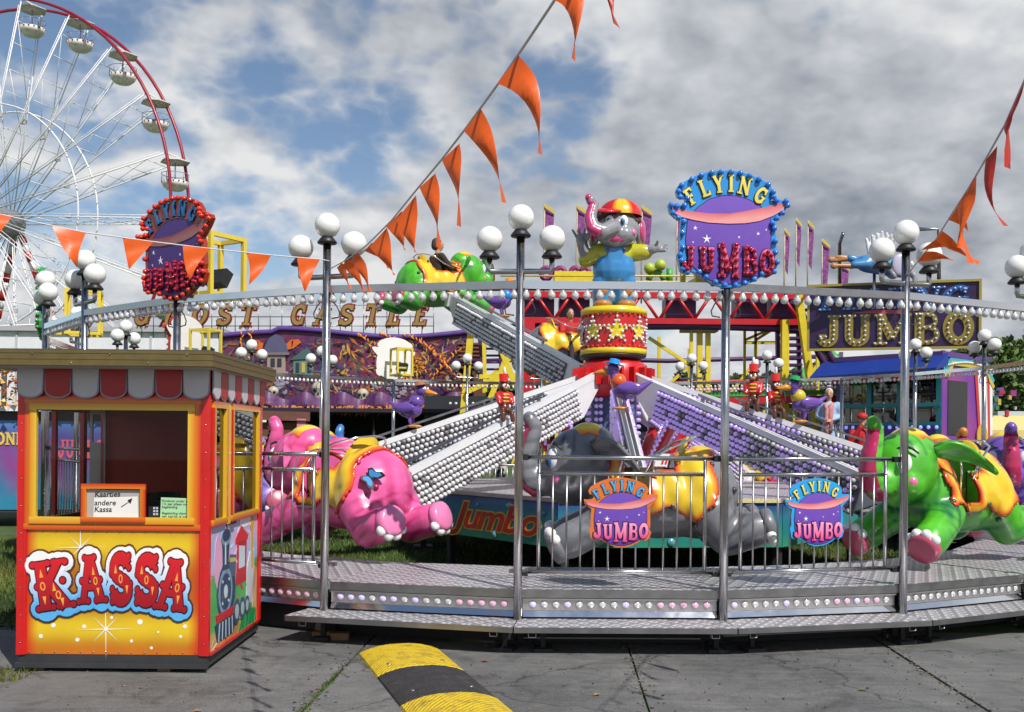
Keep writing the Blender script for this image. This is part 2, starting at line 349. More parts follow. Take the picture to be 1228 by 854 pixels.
def line_place(txt, x0, x1, y0, h, wfac=1.0, base=None, gap=0.04, slant=0.0, curve=0.0):
    ws = [glyph(c)[0] + gap if c != ' ' else .5 for c in txt]; tot = sum(ws); sx = (x1 - x0) / tot; pos = []; x = 0
    for w in ws: pos.append(x); x += w
    def f(i, ch, w):
        xm = x0 + (pos[i] + ws[i] / 2) * sx; t = (xm - (x0 + x1) / 2) / ((x1 - x0) / 2)
        M4 = Matrix.Translation((xm, y0 - curve * t * t, 0)) @ Matrix.Rotation(-2 * curve * t / ((x1 - x0) / 2), 4, 'Z') @ Matrix(((sx, slant * h, 0, -w / 2 * sx), (0, h, 0, 0), (0, 0, 1, 0), (0, 0, 0, 1)))
        return (base if base is not None else Matrix.Identity(4)) @ M4
    return f
def text_mesh(txt, size, m, name='writing', shear=0.0, offset=0.0, extrude=0.0, align='LEFT', spacing=1.0):
    cu = bpy.data.curves.new('t', 'FONT'); cu.body = txt; cu.size = size; cu.shear = shear; cu.offset = offset; cu.extrude = extrude; cu.align_x = align; cu.resolution_u = 3; cu.space_character = spacing
    o = bpy.data.objects.new('t', cu); COL.objects.link(o); dg = bpy.context.evaluated_depsgraph_get()
    me = bpy.data.meshes.new_from_object(o.evaluated_get(dg)); bpy.data.objects.remove(o); bpy.data.curves.remove(cu)
    return use(me, m, name)
# ================================================================== ground
RC = Vector((0.805, 15.943, 0)); RR = 7.475; NP = 27; PH = 0.017; ZR = 2.98; ZD = 0.37; GZ = -0.12; GS = 1.073   # the pavement lies 0.12 m below the ride's own datum
def post_ang(k): return -pi / 2 + PH + (k - .5) * 2 * pi / NP
def ring(k, r=RR, z=0.0): a = post_ang(k); return Vector((RC.x + r * cos(a), RC.y + r * sin(a), z))
def ground_mat():
    m = bpy.data.materials.new('meadow_soil'); m.use_nodes = True; N, L = m.node_tree.nodes, m.node_tree.links; b = N['Principled BSDF']
    tc = N.new('ShaderNodeTexCoord'); t = N.new('ShaderNodeTexNoise'); t.inputs['Scale'].default_value = 1.3; t.inputs['Detail'].default_value = 9; t.inputs['Roughness'].default_value = .7; L.new(tc.outputs['Object'], t.inputs[0])
    r = N.new('ShaderNodeValToRGB'); L.new(t.outputs[0], r.inputs[0]); e = r.color_ramp.elements
    e[0].position = .3; e[0].color = (.03, .055, .012, 1); e[1].position = .72; e[1].color = (.075, .12, .025, 1); L.new(r.outputs[0], b.inputs['Base Color'])
    b.inputs['Roughness'].default_value = .95; return m
mb = MB(); mb.add([(-600, -60, GZ - .02), (600, -60, GZ - .02), (600, 900, GZ - .02), (-600, 900, GZ - .02)], [(0, 1, 2, 3)])
tag(mb.build('ground', ground_mat()), kind='structure')
def concrete_mat():
    m = bpy.data.materials.new('worn_concrete'); m.use_nodes = True; N, L = m.node_tree.nodes, m.node_tree.links; b = N['Principled BSDF']
    tc = N.new('ShaderNodeNewGeometry')
    def noise(s, d, r, dist=0, vec=None):
        t = N.new('ShaderNodeTexNoise'); t.inputs['Scale'].default_value = s; t.inputs['Detail'].default_value = d; t.inputs['Roughness'].default_value = r; t.inputs['Distortion'].default_value = dist; L.new(vec or tc.outputs['Position'], t.inputs[0]); return t.outputs[0]
    def ramp(src, stops):
        r = N.new('ShaderNodeValToRGB'); L.new(src, r.inputs[0]); e = r.color_ramp.elements; e[0].position, e[0].color = stops[0][0], (*stops[0][1], 1); e[1].position, e[1].color = stops[-1][0], (*stops[-1][1], 1)
        for p_, c_ in stops[1:-1]: k = e.new(p_); k.color = (*c_, 1)
        return r.outputs[0]
    def mul(x, y, f=1.0):
        q = N.new('ShaderNodeMix'); q.data_type = 'RGBA'; q.blend_type = 'MULTIPLY'; q.inputs[0].default_value = f; L.new(x, q.inputs[6]); L.new(y, q.inputs[7]); return q.outputs[2]
    base = ramp(noise(.8, 9, .68, .8), [(.30, (.095, .097, .098)), (.5, (.145, .147, .146)), (.72, (.205, .204, .198))])
    stain = ramp(noise(2.4, 8, .7, 1.5), [(.30, (.50, .48, .46)), (.46, (.92, .91, .90)), (.62, (1, 1, 1)), (.80, (1.25, 1.16, 1.04))])
    grit = ramp(noise(110, 3, .75), [(.32, (.55, .55, .55)), (.5, (1, 1, 1)), (.70, (1.45, 1.42, 1.36))])
    streak_v = N.new('ShaderNodeMapping'); streak_v.inputs['Scale'].default_value = (1.0, 9.0, 1.0); streak_v.inputs['Rotation'].default_value = (0, 0, .25); L.new(tc.outputs['Position'], streak_v.inputs[0])
    streak = ramp(noise(1.4, 8, .7, .4, streak_v.outputs[0]), [(.34, (.78, .77, .76)), (.5, (1, 1, 1)), (.72, (1.16, 1.15, 1.13))])
    rust = ramp(noise(1.1, 6, .7, 2.0), [(.60, (1, 1, 1)), (.72, (1.25, .98, .78))])
    # hairline cracks
    wob = N.new('ShaderNodeTexNoise'); wob.inputs['Scale'].default_value = 2.0; wob.inputs['Detail'].default_value = 6; L.new(tc.outputs['Position'], wob.inputs[0])
    ad = N.new('ShaderNodeVectorMath'); ad.operation = 'MULTIPLY_ADD'; ad.inputs[1].default_value = (.55, .55, .55); L.new(wob.outputs['Color'], ad.inputs[0]); L.new(tc.outputs['Position'], ad.inputs[2])
    vo = N.new('ShaderNodeTexVoronoi'); vo.feature = 'DISTANCE_TO_EDGE'; vo.inputs['Scale'].default_value = .42; L.new(ad.outputs[0], vo.inputs['Vector'])
    crack = ramp(vo.outputs['Distance'], [(.0, (.35, .34, .33)), (.0035, (.8, .8, .8)), (.006, (1, 1, 1))])
    L.new(mul(mul(mul(mul(mul(base, stain), streak), rust), grit), crack), b.inputs['Base Color']); b.inputs['Roughness'].default_value = .72
    bp = N.new('ShaderNodeBump'); bp.inputs['Strength'].default_value = .5; bp.inputs['Distance'].default_value = .006; L.new(grit, bp.inputs['Height']); L.new(bp.outputs[0], b.inputs['Normal'])
    return m
CONC = concrete_mat()
pav = tag(bpy.data.objects.new('pavement', None), kind='structure'); COL.objects.link(pav)
joints = [(-1.2 + 2.085 * i) * GS for i in range(-6, 7)]
rnd = random.Random(3)
for i in range(len(joints) - 1):
    for (y0, y1) in ((-6.0, -1.4), (-1.4, 3.2), (3.2, 9.4)):
        g = .011; dz = [GZ + rnd.uniform(-.006, .004) for _ in range(4)]; s0, s1 = .07 * (7.4 - y0) / 1.45, .07 * (7.4 - y1) / 1.45
        xa, xb = joints[i] + g, joints[i + 1] - g; m = MB()
        j = lambda: rnd.uniform(-.004, .004)
        e1 = y1 + (rnd.uniform(-.15, .15) if y1 > 8 else 0)
        top = [(xa - s0, y0 + g, dz[0]), (xb - s0, y0 + g, dz[1]), (xb - s1 + j(), e1 - g, dz[2]), (xa - s1 + j(), e1 - g, dz[3])]
        m.add(top + [(x, y, GZ - .1) for x, y, z in top], [(0, 1, 2, 3), (0, 4, 5, 1), (1, 5, 6, 2), (2, 6, 7, 3), (3, 7, 4, 0)])
        m.build('concrete_slab', CONC, pav)
# grass: blades where the turf shows
def grass(name, n, region, hmin, hmax, label, keep):
    xs, ys = [], []
    while len(xs) < n:
        x = RNG.uniform(region[0], region[1], n); y = RNG.uniform(region[2], region[3], n); k = keep(x, y); xs += list(x[k]); ys += list(y[k])
    x = np.array(xs[:n]); y = np.array(ys[:n]); h = RNG.uniform(hmin, hmax, n); a = RNG.uniform(0, 2 * pi, n); w = h * .09 + .003; l = RNG.normal(0, .35, (n, 2)) * h[:, None]
    v = np.zeros((n, 3, 3)); v[:, 0] = np.stack([x - w * np.cos(a), y - w * np.sin(a), np.full(n, GZ - .02)], 1); v[:, 1] = np.stack([x + w * np.cos(a), y + w * np.sin(a), np.full(n, GZ - .02)], 1); v[:, 2] = np.stack([x + l[:, 0], y + l[:, 1], h + GZ - .02], 1)
    me = bpy.data.meshes.new(name); me.vertices.add(3 * n); me.vertices.foreach_set('co', v.ravel()); me.loops.add(3 * n); me.loops.foreach_set('vertex_index', np.arange(3 * n)); me.polygons.add(n); me.polygons.foreach_set('loop_start', np.arange(0, 3 * n, 3)); me.polygons.foreach_set('loop_total', np.full(n, 3)); me.update()
    c = np.ones((n, 3, 4), np.float32); base = np.array([(.05, .10, .015)]) * RNG.uniform(.6, 1.5, (n, 1)) + RNG.uniform(0, 1, (n, 1)) ** 6 * np.array([(.12, .09, .02)]); pt = (.75 + .35 * np.sin(x * 2.3 + 1.7 * np.sin(y * 1.1)) * np.sin(y * 1.9 + 1.3 * np.sin(x * .9)))[:, None]; dry = np.clip(np.sin(x * 1.1 + 2.0) * np.sin(y * .83 + x * .4) - .35, 0, 1)[:, None]; base = base * pt + dry * np.array([(.10, .06, .01)]); c[:, :, :3] = base[:, None, :]
    me.color_attributes.new('Col', 'FLOAT_COLOR', 'POINT').data.foreach_set('color', c.ravel())
    me.materials.append(mat('grass_blades', rough=.7, attr=True)); tag(obj(name, me), label, 'grass', kind='stuff')
inring = lambda r0, r1: (lambda x, y: (np.hypot(x - RC.x, y - RC.y) < r1) & (np.hypot(x - RC.x, y - RC.y) > r0))
grass('grass', 130000, (-6, 8, 9.4, 20), .03, .09, 'short mown grass growing under the elephant ride', inring(0.5, 6.6))
grass('grass', 30000, (-9, -3.4, 9.0, 17), .03, .09, 'short mown grass growing behind the ticket booth', lambda x, y: np.hypot(x - RC.x, y - RC.y) > 7.6)
jx = lambda y, i: joints[i] - .07 * (7.4 - y) / 1.45
def tuft_keep(x, y): return (np.abs(x - (joints[5] if False else (-1.2 * GS - .07 * (7.4 - y) / 1.45))) < .02 * (1 + np.sin(y * 9) * .5)) & (y > 5.2)
grass('grass', 1500, (-1.65, -1.15, 5.2, 7.8), .012, .045, 'thin line of grass sprouting from a joint in the concrete', tuft_keep)
grass('grass', 420, (-4.0, -3.5, 7.0, 7.6), .02, .08, 'tuft of grass at the corner of the ticket booth', lambda x, y: (x + 3.72) ** 2 + (y - 7.3) ** 2 < .05)
gm = MB(); rg = random.Random(21)
for i in range(900):
    y = rg.uniform(5.6, 8.6); x = rg.uniform(-3.6, 4.6)
    if rg.random() < .6: x = min(joints, key=lambda q: abs(q - x)) - .07 * (7.4 - y) / 1.45 + rg.gauss(0, .06)
    r_ = rg.uniform(.003, .010); gm.c = rg.choice([(.12, .11, .10), (.2, .19, .17), (.06, .055, .05), (.16, .10, .05)]); gm.ell((x, y, GZ + .004), (r_ * rg.uniform(.8, 1.8), r_, r_ * .6), 5, 4)
tag(gm.build('grit', mat('grit_stone', rough=.9, attr=True)), 'loose grit and crumbs scattered along the concrete joints', 'grit', kind='stuff')
for i, (x, y) in enumerate(((1.42, 6.35), (2.5, 7.1), (-.2, 7.9), (3.4, 6.5), (-2.0, 6.4), (.6, 6.9))):
    lm = MB(); lm.c = rg.choice([(.30, .16, .04), (.22, .05, .02), (.16, .17, .04)]); k_ = rg.uniform(.025, .045); lm.add([(0, -k_, 0), (k_ * .55, 0, .006), (0, k_, .002), (-k_ * .55, 0, .008)], [(0, 1, 2, 3)]); o = lm.build('fallen_leaf', mat('grit_stone', rough=.9, attr=True)); o.location = (x, y, GZ + .006); o.rotation_euler = (0, 0, rg.uniform(0, 6)); tag(o, 'small dry leaf lying on the grey concrete', 'leaf', 'leaves on the concrete')
def far_place(k):            # what a far piece of the ring stands in front of
    q = ring(k); x = 614 + FPX * q.x / q.y
    if q.y < RC.y and x < 240: return 'hidden behind the ticket booth'
    if q.y < RC.y: return 'beyond the low green elephant'
    return 'in front of the white hall' if x < 262 else 'in front of the haunted castle ride' if x < 570 else 'in front of the roller coaster' if x < 950 else 'beside the control booth'
# ================================================================== deck ring
def tread_mat():
    m = bpy.data.materials.new('aluminium_tread_plate'); m.use_nodes = True; N, L = m.node_tree.nodes, m.node_tree.links; b = N['Principled BSDF']
    uv = N.new('ShaderNodeAttribute'); uv.attribute_name = 'Col'; sep = N.new('ShaderNodeSeparateColor'); L.new(uv.outputs[0], sep.inputs[0])
    def ma(op, a, c=None):
        q = N.new('ShaderNodeMath'); q.operation = op
        for i, v in ((0, a), (1, c)):
            if v is None: continue
            if isinstance(v, (int, float)): q.inputs[i].default_value = v
            else: L.new(v, q.inputs[i])
        return q.outputs[0]
    X, Y = ma('MULTIPLY', sep.outputs[0], 2 * pi / .085), ma('MULTIPLY', sep.outputs[1], 2 * pi / .085)
    s1 = ma('SINE', ma('ADD', X, Y)); s2 = ma('SINE', ma('SUBTRACT', X, Y))
    # raised bars: alternate slanted lozenges
    h = ma('MAXIMUM', ma('MULTIPLY', ma('GREATER_THAN', s1, .35), ma('GREATER_THAN', ma('SINE', ma('MULTIPLY', ma('SUBTRACT', X, Y), .5)), 0.1)), ma('MULTIPLY', ma('GREATER_THAN', s2, .35), ma('LESS_THAN', ma('SINE', ma('MULTIPLY', ma('ADD', X, Y), .5)), -.1)))
    nz = N.new('ShaderNodeTexNoise'); nz.inputs['Scale'].default_value = 3; nz.inputs['Detail'].default_value = 8; g = N.new('ShaderNodeNewGeometry'); L.new(g.outputs['Position'], nz.inputs[0])
    r = N.new('ShaderNodeMapRange'); L.new(nz.outputs[0], r.inputs[0]); r.inputs['To Min'].default_value = .24; r.inputs['To Max'].default_value = .52; L.new(r.outputs[0], b.inputs['Roughness'])
    c = N.new('ShaderNodeMix'); c.data_type = 'RGBA'; c.inputs[6].default_value = (.36, .345, .37, 1); c.inputs[7].default_value = (.86, .85, .86, 1); L.new(h, c.inputs[0]); L.new(c.outputs[2], b.inputs['Base Color'])
    b.inputs['Metallic'].default_value = .45
    bp = N.new('ShaderNodeBump'); bp.inputs['Strength'].default_value = .9; bp.inputs['Distance'].default_value = .006; L.new(h, bp.inputs['Height']); L.new(bp.outputs[0], b.inputs['Normal'])
    return m
TREAD = tread_mat()
def plate(mb, quad, z0, z1, xd):        # a tread plate with its own pattern direction, coordinates kept in Col
    vs = [Vector((p[0], p[1], z1)) for p in quad] + [Vector((p[0], p[1], z0)) for p in quad]
    o = len(mb.v); mb.add(vs, [(0, 1, 2, 3), (0, 4, 5, 1), (1, 5, 6, 2), (2, 6, 7, 3), (3, 7, 4, 0), (7, 6, 5, 4)])
    yd = Vector((-xd.y, xd.x, 0)); q0 = vs[0]
    for i in range(8): d = vs[i] - q0; mb.cols[o + i] = (d.dot(xd) + 3, d.dot(yd) + 3, 0) if i < 4 else ((d.dot(xd) + 3), d.dot(yd) + 3 + .04, 0)
RI = 6.0; STEP = range(-1, 7)
bulb_disc = MB(); bulb_disc.lathe([(.031, 0), (.031, .006), (.026, .012), (.016, .017), (1e-5, .019)], 12)
BD = {}
for nm, m in (('w', B_CLEAR), ('p', B_PINK), ('l', B_LAV)): BD[nm] = bulb_disc.build('cap_bulb', [m], me_only=True)
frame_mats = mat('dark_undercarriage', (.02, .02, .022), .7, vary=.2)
for k in range(-13, 14):
    a, b = ring(k), ring(k + 1); mid = (a + b) / 2; xd = (b - a).normalized(); out = Vector((xd.y, -xd.x, 0)); L_ = (b - a).length
    ai, bi = ring(k, RI), ring(k + 1, RI); near = -5 <= k <= 6
    lab = {-2: 'tread plate deck section behind the left end of the lower step', -1: 'open tread plate deck section between two globe lamps, no railing', 0: 'tread plate deck section under the orange-edged emblem railing', 1: 'tread plate deck section under the blue-edged emblem railing', 2: 'open tread plate deck section in front of the green elephant'}.get(k, 'tread plate deck section ' + far_place(k + .5))
    t = thing('deck_section', lab, 'platform', Matrix.Translation((mid.x, mid.y, 0)), 'deck sections round the ride'); I = Matrix.Translation((-mid.x, -mid.y, 0))
    m1 = MB(); g = xd * .004; ee = .01 * (k % 2)
    plate(m1, [a + g, b - g, bi - g * .7, ai + g * .7], ZD - .02, ZD + rnd.uniform(-.001, .001), Matrix.Rotation(radians(8 if k % 2 else -5), 3, 'Z') @ xd)
    m1.v = [tuple(I @ Vector(v)) for v in m1.v]; m1.build('tread_plate', TREAD, t)
    m2 = MB(); T = I @ frame(a, xd, -out, Vector((0, 0, 1)))
    m2.box((L_ / 2, -.006, ZD - .037), (L_ - .02, .03, .07)); m2.v = [tuple(T @ Vector(v)) for v in m2.v]; m2.build('edge_trim', STEEL_D, t)
    if near:
        m3 = MB(); m3.box((L_ / 2, .03, .235), (L_ - .075, .03, .10)); m3.box((L_ / 2, .012, .286), (L_ - .075, .05, .012)); m3.v = [tuple(T @ Vector(v)) for v in m3.v]; ls = m3.build('light_strip', mat('satin_aluminium', (.5, .49, .48), .35, .9, vary=.1), t)
        m4 = MB(); m4.add([(.04, .02, .182), (L_ - .04, .02, .182), (L_ - .04, -.015, .135), (.04, -.015, .135), (.04, .03, .182), (L_ - .04, .03, .182), (L_ - .04, .03, .13), (.04, .03, .13)], [(0, 1, 2, 3), (3, 2, 6, 7), (4, 5, 1, 0)])
        m4.v = [tuple(T @ Vector(v)) for v in m4.v]; m4.build('mirror_skirt', CHROME, t)
        nb = 16
        for i in range(nb):
            x = .075 + (L_ - .15) * (i + .5) / nb
            o = obj('cap_bulb', BD['p' if (i >= 10 and k in (-1, -2) or i >= 11 and k == 0 or (i > 9 and k == 1)) and rnd.random() < .8 else ('l' if rnd.random() < .18 else 'w')], ls)
            o.matrix_local = T @ Matrix.Translation((x, .0145, .236)) @ Matrix.Rotation(radians(90), 4, 'X')
    m5 = MB(); m5.box((.03, .1, .10), (.05, .05, .40)); m5.box((L_ / 2, .35, .30), (L_ - .05, .08, .08)); m5.box((L_ / 2, 1.1, .30), (L_ - .3, .08, .08)); m5.box((.05, 1.0, .10), (.05, .05, .40)); m5.box((L_ / 2, .5, .0), (L_ - .1, .06, .12)); m5.box((.03, .55, -.1), (.2, .9, .03))
    m5.box((L_ / 2, .14, .05), (L_ - .02, .02, .32))  # added black board, stands in for the deep shade below the step
    m5.v = [tuple(T @ Vector(v)) for v in m5.v]; m5.build('undercarriage_shade_board', frame_mats, t)
    if k in STEP:
        slab = {-1: 'checker plate entrance step with its open left end', 0: 'checker plate step below the orange-edged emblem railing', 1: 'checker plate step below the blue-edged emblem railing', 2: 'checker plate step in front of the green elephant'}.get(k, 'checker plate step ' + far_place(k + .5))
        t2 = thing('platform_step', slab, 'step', Matrix.Translation((mid.x, mid.y, 0)), 'lower steps along the ride platform')
        m6 = MB(); r0, r1 = RR + .012, RR + .40; e0 = -.1 if k == -1 else 0
        q = [ring(k + e0, r1), ring(k + 1, r1), ring(k + 1, r0), ring(k + e0, r0)]
        plate(m6, [q[0] + g, q[1] - g, q[2] - g, q[3] + g], .115, .120, xd); m6.v = [tuple(I @ Vector(v)) for v in m6.v]; m6.build('tread_plate', TREAD, t2)
        m7 = MB(); A, B = q[0] + g, q[1] - g; d = (B - A); T7 = I @ frame(A, d.normalized(), Vector((-d.y, d.x, 0)).normalized(), Vector((0, 0, 1))); l7 = d.length
        m7.box((l7 / 2, .004, .094), (l7 - .002, .012, .046)); m7.v = [tuple(T7 @ Vector(v)) for v in m7.v]; m7.build('front_lip', TREAD if False else STEEL_D, t2)
        for x in (.25, l7 - .12): MB().box((x, .25, .0), (.04, .04, .23), T7).build('support_leg', frame_mats, t2); MB().box((x, .25, -.105), (.16, .2, .03), T7).build('foot_pad', frame_mats, t2)
        for x in (.12, l7 - .2): MB().tube([T7 @ Vector(q_) for q_ in ((x, .03, .075), (x, .03, .03), (x + .06, .03, .03), (x + .06, .03, .075))], .006, 6).build('hanger_loop', STEEL_D, t2)
# wooden packing blocks under the platform
for (x, y, D) in ((408, 768, 8.75), (386, 766, 8.8)):
    p = P(x, y, D); o = MB().box((0, 0, .03), (.16, .1, .06)).build('packing_block', mat('rough_timber', (.28, .15, .07), .85, vary=.3, bump=.3)); o.location = (p.x, p.y, GZ); tag(o, 'brown wooden packing block under the left end of the step', 'block', 'blocks under the step')
# ================================================================== posts, lamps, rails
TG = lambda k: (ring(k + .5) - ring(k - .5)).normalized()
gl = MB(); gl.ell((0, 0, 0), .112, 24, 16); GLOBE = gl.build('globe', OPAL, me_only=True)
cl = MB(); cl.lathe([(.03, -.165), (.082, -.163), (.088, -.150), (.058, -.112), (.045, -.10)], 20); COLLAR = cl.build('lamp_collar', BLACK, me_only=True)
pm = MB(); pm.tube([(0, 0, .12), (0, 0, 3.40)], .036, 16); POST = pm.build('post', STEEL, me_only=True)
pm = MB(); pm.tube([(-.265, 0, 3.18), (-.265, 0, 3.075), (-.25, 0, 3.06), (0, 0, 3.06), (.25, 0, 3.06), (.265, 0, 3.075), (.265, 0, 3.18)], .024, 12); ARM = pm.build('cross_arm', STEEL, me_only=True)
pm = MB(); pm.tube([(0, 0, .12), (0, 0, 2.96)], .036, 16); SPOST = pm.build('post', STEEL, me_only=True)
hook = MB(); hook.tube([(.04, 0, 2.86), (.10, 0, 2.80), (.13, 0, 2.74), (.12, 0, 2.70), (.05, 0, 2.69)], .006, 6); hook.tube([(-.04, 0, 2.86), (-.10, 0, 2.80), (-.13, 0, 2.74), (-.12, 0, 2.70), (-.05, 0, 2.69)], .006, 6); HOOK = hook.build('cable', BLACK, me_only=True)
foot = MB(); foot.box((0, .06, .52), (.16, .05, .03)); FOOT = foot.build('bracket', STEEL_D, me_only=True)
lampset = {-1: 'three-globe lamp post where the orange bunting is tied', 0: 'three-globe lamp post at the left end of the orange emblem railing', 2: 'three-globe lamp post at the right end of the blue emblem railing', 3: 'three-globe lamp post at the end of the rail beside the purple elephant', -3: 'three-globe lamp post rising behind the ticket booth roof, beside the red sign', -4: 'three-globe lamp post rising behind the ticket booth roof next to the edge-on green bulb sign'}
for k in range(-13, 14):
    d = TG(k); T = frame(ring(k, RR + .045), d, Vector((-d.y, d.x, 0)), Vector((0, 0, 1)))
    if k % 3 == 1:
        lab = {1: 'bare steel post carrying the blue-bulbed ride sign', -2: 'steel post under the red-bulbed ride sign'}.get(k, 'bare steel sign post ' + far_place(k))
        t = thing('sign_post', lab, 'post', T, 'sign posts round the ride'); obj('post', SPOST, t); obj('bracket', FOOT, t); obj('cable', HOOK, t)
        continue
    t = thing('lamp_post', lampset.get(k, 'steel three-globe lamp post ' + far_place(k)), 'lamp post', T, 'globe lamp posts round the ride')
    obj('post', POST, t); obj('cross_arm', ARM, t); obj('bracket', FOOT, t); obj('cable', HOOK, t)
    for (x, z) in ((0, 3.515), (-.265, 3.335), (.265, 3.335)):
        g = obj('globe', GLOBE, t, Matrix.Translation((x, 0, z)) @ Matrix.Rotation(rnd.uniform(0, 6), 4, 'Z')); obj('lamp_collar', COLLAR, g)
bl = MB(); bl.lathe([(1e-5, -.098), (.016, -.095), (.028, -.082), (.033, -.064), (.028, -.045), (.018, -.03), (.016, -.012)], 12); BULB = bl.build('drop_bulb', B_CLEAR, me_only=True)
raillab = {-1: 'bulb-hung light rail above the open entrance section', 0: 'bulb-hung light rail above the orange emblem railing', 1: 'bulb-hung light rail above the blue emblem railing', 2: 'bulb-hung light rail above the green elephant', -2: 'bulb-hung light rail between the red sign and the bunting lamp post', -3: 'bulb-hung light rail left of the red sign', -4: 'bulb-hung light rail between the two lamp posts behind the booth'}
for k in range(-13, 14):
    a, b = ring(k, RR + .045, ZR - .03), ring(k + 1, RR + .045, ZR - .03); l = (b - a).length; T = look(a, b)
    t = thing('light_rail', raillab.get(k, 'bulb-hung light rail ' + far_place(k + .5)), 'light rail', T, 'light rails round the ride')
    MB().box((l / 2, 0, 0), (l - .03, .05, .062)).build('rail', STEEL if k % 2 else CHROME, t)
    sk = MB(); sk.m = 0; n = 17
    if -5 <= k <= 5:
        for i in range(n):
            o = obj('drop_bulb', BULB, t, Matrix.Translation((l * (i + .5) / n, 0, -.026)) @ Euler((rnd.uniform(-.16, .16), rnd.uniform(-.16, .16), rnd.uniform(0, 6))).to_matrix().to_4x4())
    else:
        for i in range(n): sk.lathe([(1e-5, -.095), (.028, -.08), (.03, -.055), (.016, -.02)], 6, Matrix.Translation((l * (i + .5) / n, 0, -.028)))
        tag(sk.build('bulb_row', B_WHITE, t), kind='stuff')
# ---- yellow floodlight frames behind the ride signs
YF = mat('yellow_frame_paint', (.70, .54, .05), .4, vary=.1)
def flood(k, lab):
    d = TG(k); T = frame(ring(k, RR - .42, 3.02), d, Vector((-d.y, d.x, 0)), Vector((0, 0, 1))); t = thing('floodlight_frame', lab, 'floodlight', T, 'floodlight frames behind the ride signs'); m = MB()
    w, dp, h, b = .34, .42, .62, .042
    for x in (-w / 2, w / 2):
        for y in (-dp / 2, dp / 2): m.box((x, y, h / 2), (b, b, h))
        for z in (b / 2, h - b / 2): m.box((x, 0, z), (b * .98, dp, b * .98))
    for y in (-dp / 2, dp / 2):
        for z in (b / 2, h - b / 2): m.box((0, y, z), (w, b * .96, b * .96))
    m.box((0, -.27, .02), (.05, .2, .04)); m.build('frame', YF, t)
    m = MB(); m.box((0, 0, 0), (.24, .10, .17), Matrix.Translation((0, .04, .2)) @ Matrix.Rotation(-.5, 4, 'X')); l_ = m.build('floodlight', BLACK, t); MB().box((0, .06, 0), (.2, .01, .13), Matrix.Translation((0, .04, .2)) @ Matrix.Rotation(-.5, 4, 'X')).build('lens', CHROME, l_)
for k, lab in ((-2, 'yellow floodlight frame behind the red-bulbed sign'), (1, 'yellow floodlight frame behind the blue-bulbed sign'), (-5, 'yellow floodlight frame behind the green-bulbed edge-on sign'), (-8, 'yellow floodlight frame on the far platform in front of the white hall'), (-11, 'yellow floodlight frame in front of the haunted castle ride')): flood(k, lab)
# ================================================================== railings
L0 = (ring(1) - ring(0)).length
def fence(k, label):
    a, b = ring(k, RR - .0), ring(k + 1, RR - .0); l = (b - a).length; T = look(a + Vector((0, 0, 0)), b)
    t = thing('railing', label, 'railing', T, 'railings on the ride platform'); r = .019
    MB().tube([(.05, 0, 1.49), (l - .05, 0, 1.49)], r, 12).build('top_rail', STEEL, t)
    MB().tube([(.17, 0, 1.355), (l - .15, 0, 1.355)], r * .9, 12).build('mid_rail', STEEL, t)
    MB().tube([(.06, 0, .52), (l - .05, 0, .52)], r, 12).build('bottom_rail', STEEL, t)
    for x in (.17, l - .15): MB().tube([(x, 0, .52), (x, 0, 1.49)], .016, 10).build('upright', STEEL, t)
    n = 11; m = MB().tube([(0, 0, .52), (0, 0, 1.355)], .0085, 8).build('baluster', STEEL_D, me_only=True)
    for i in range(1, n + 1): obj('baluster', m, t, Matrix.Translation((.17 + (l - .32) * i / (n + 1), 0, 0)))
    for x in (.05, l - .05):
        MB().box((x, 0, 1.49), (.05, .05, .05)).build('clamp', BLACK, t); MB().box((x, 0, .50), (.06, .05, .03)).build('clamp', BLACK, t)
    return T, l
F0 = fence(0, 'steel railing bearing the orange-edged round emblem'); F1 = fence(1, 'steel railing bearing the blue-edged round emblem')
fence(-2, 'steel railing beside the ticket booth, in front of the pink elephant'); fence(-3, 'steel railing hidden behind the ticket booth')
fence(-4, 'steel railing behind the ticket booth window')
for k in (-8, -9, -11): fence(k, 'steel railing on the far platform ' + far_place(k + .5))
# ================================================================== ride signs
S_OUT = [(130, 215), (150, 178), (215, 138), (275, 110), (340, 92), (400, 84), (465, 81), (525, 86), (585, 100), (645, 120), (705, 150), (738, 195), (742, 225), (718, 252), (760, 246), (822, 248), (832, 275), (800, 322), (765, 357), (738, 388), (750, 420), (757, 500), (757, 570), (748, 600), (768, 630), (748, 690), (705, 716), (670, 708), (620, 742), (560, 767), (500, 782), (430, 784), (370, 767), (310, 737), (265, 708), (230, 692), (190, 712), (160, 690), (150, 640), (142, 605), (158, 560), (155, 470), (163, 400), (130, 378), (95, 348), (84, 300), (120, 306), (165, 300), (190, 280), (186, 256), (140, 250)]
S_IN = [(200, 395), (190, 500), (196, 600), (230, 660), (280, 700), (340, 742), (430, 762), (500, 762), (565, 745), (630, 715), (700, 660), (718, 590), (722, 500), (722, 390), (712, 345), (650, 285), (580, 250), (500, 232), (420, 232), (335, 258), (262, 310), (218, 360)]
U0 = .001406
def sxy(p, s): return ((p[0] - 455) * U0 * s, (430 - p[1]) * U0 * s)
SBULB = MB().ell((0, 0, 0), 1, 12, 8)
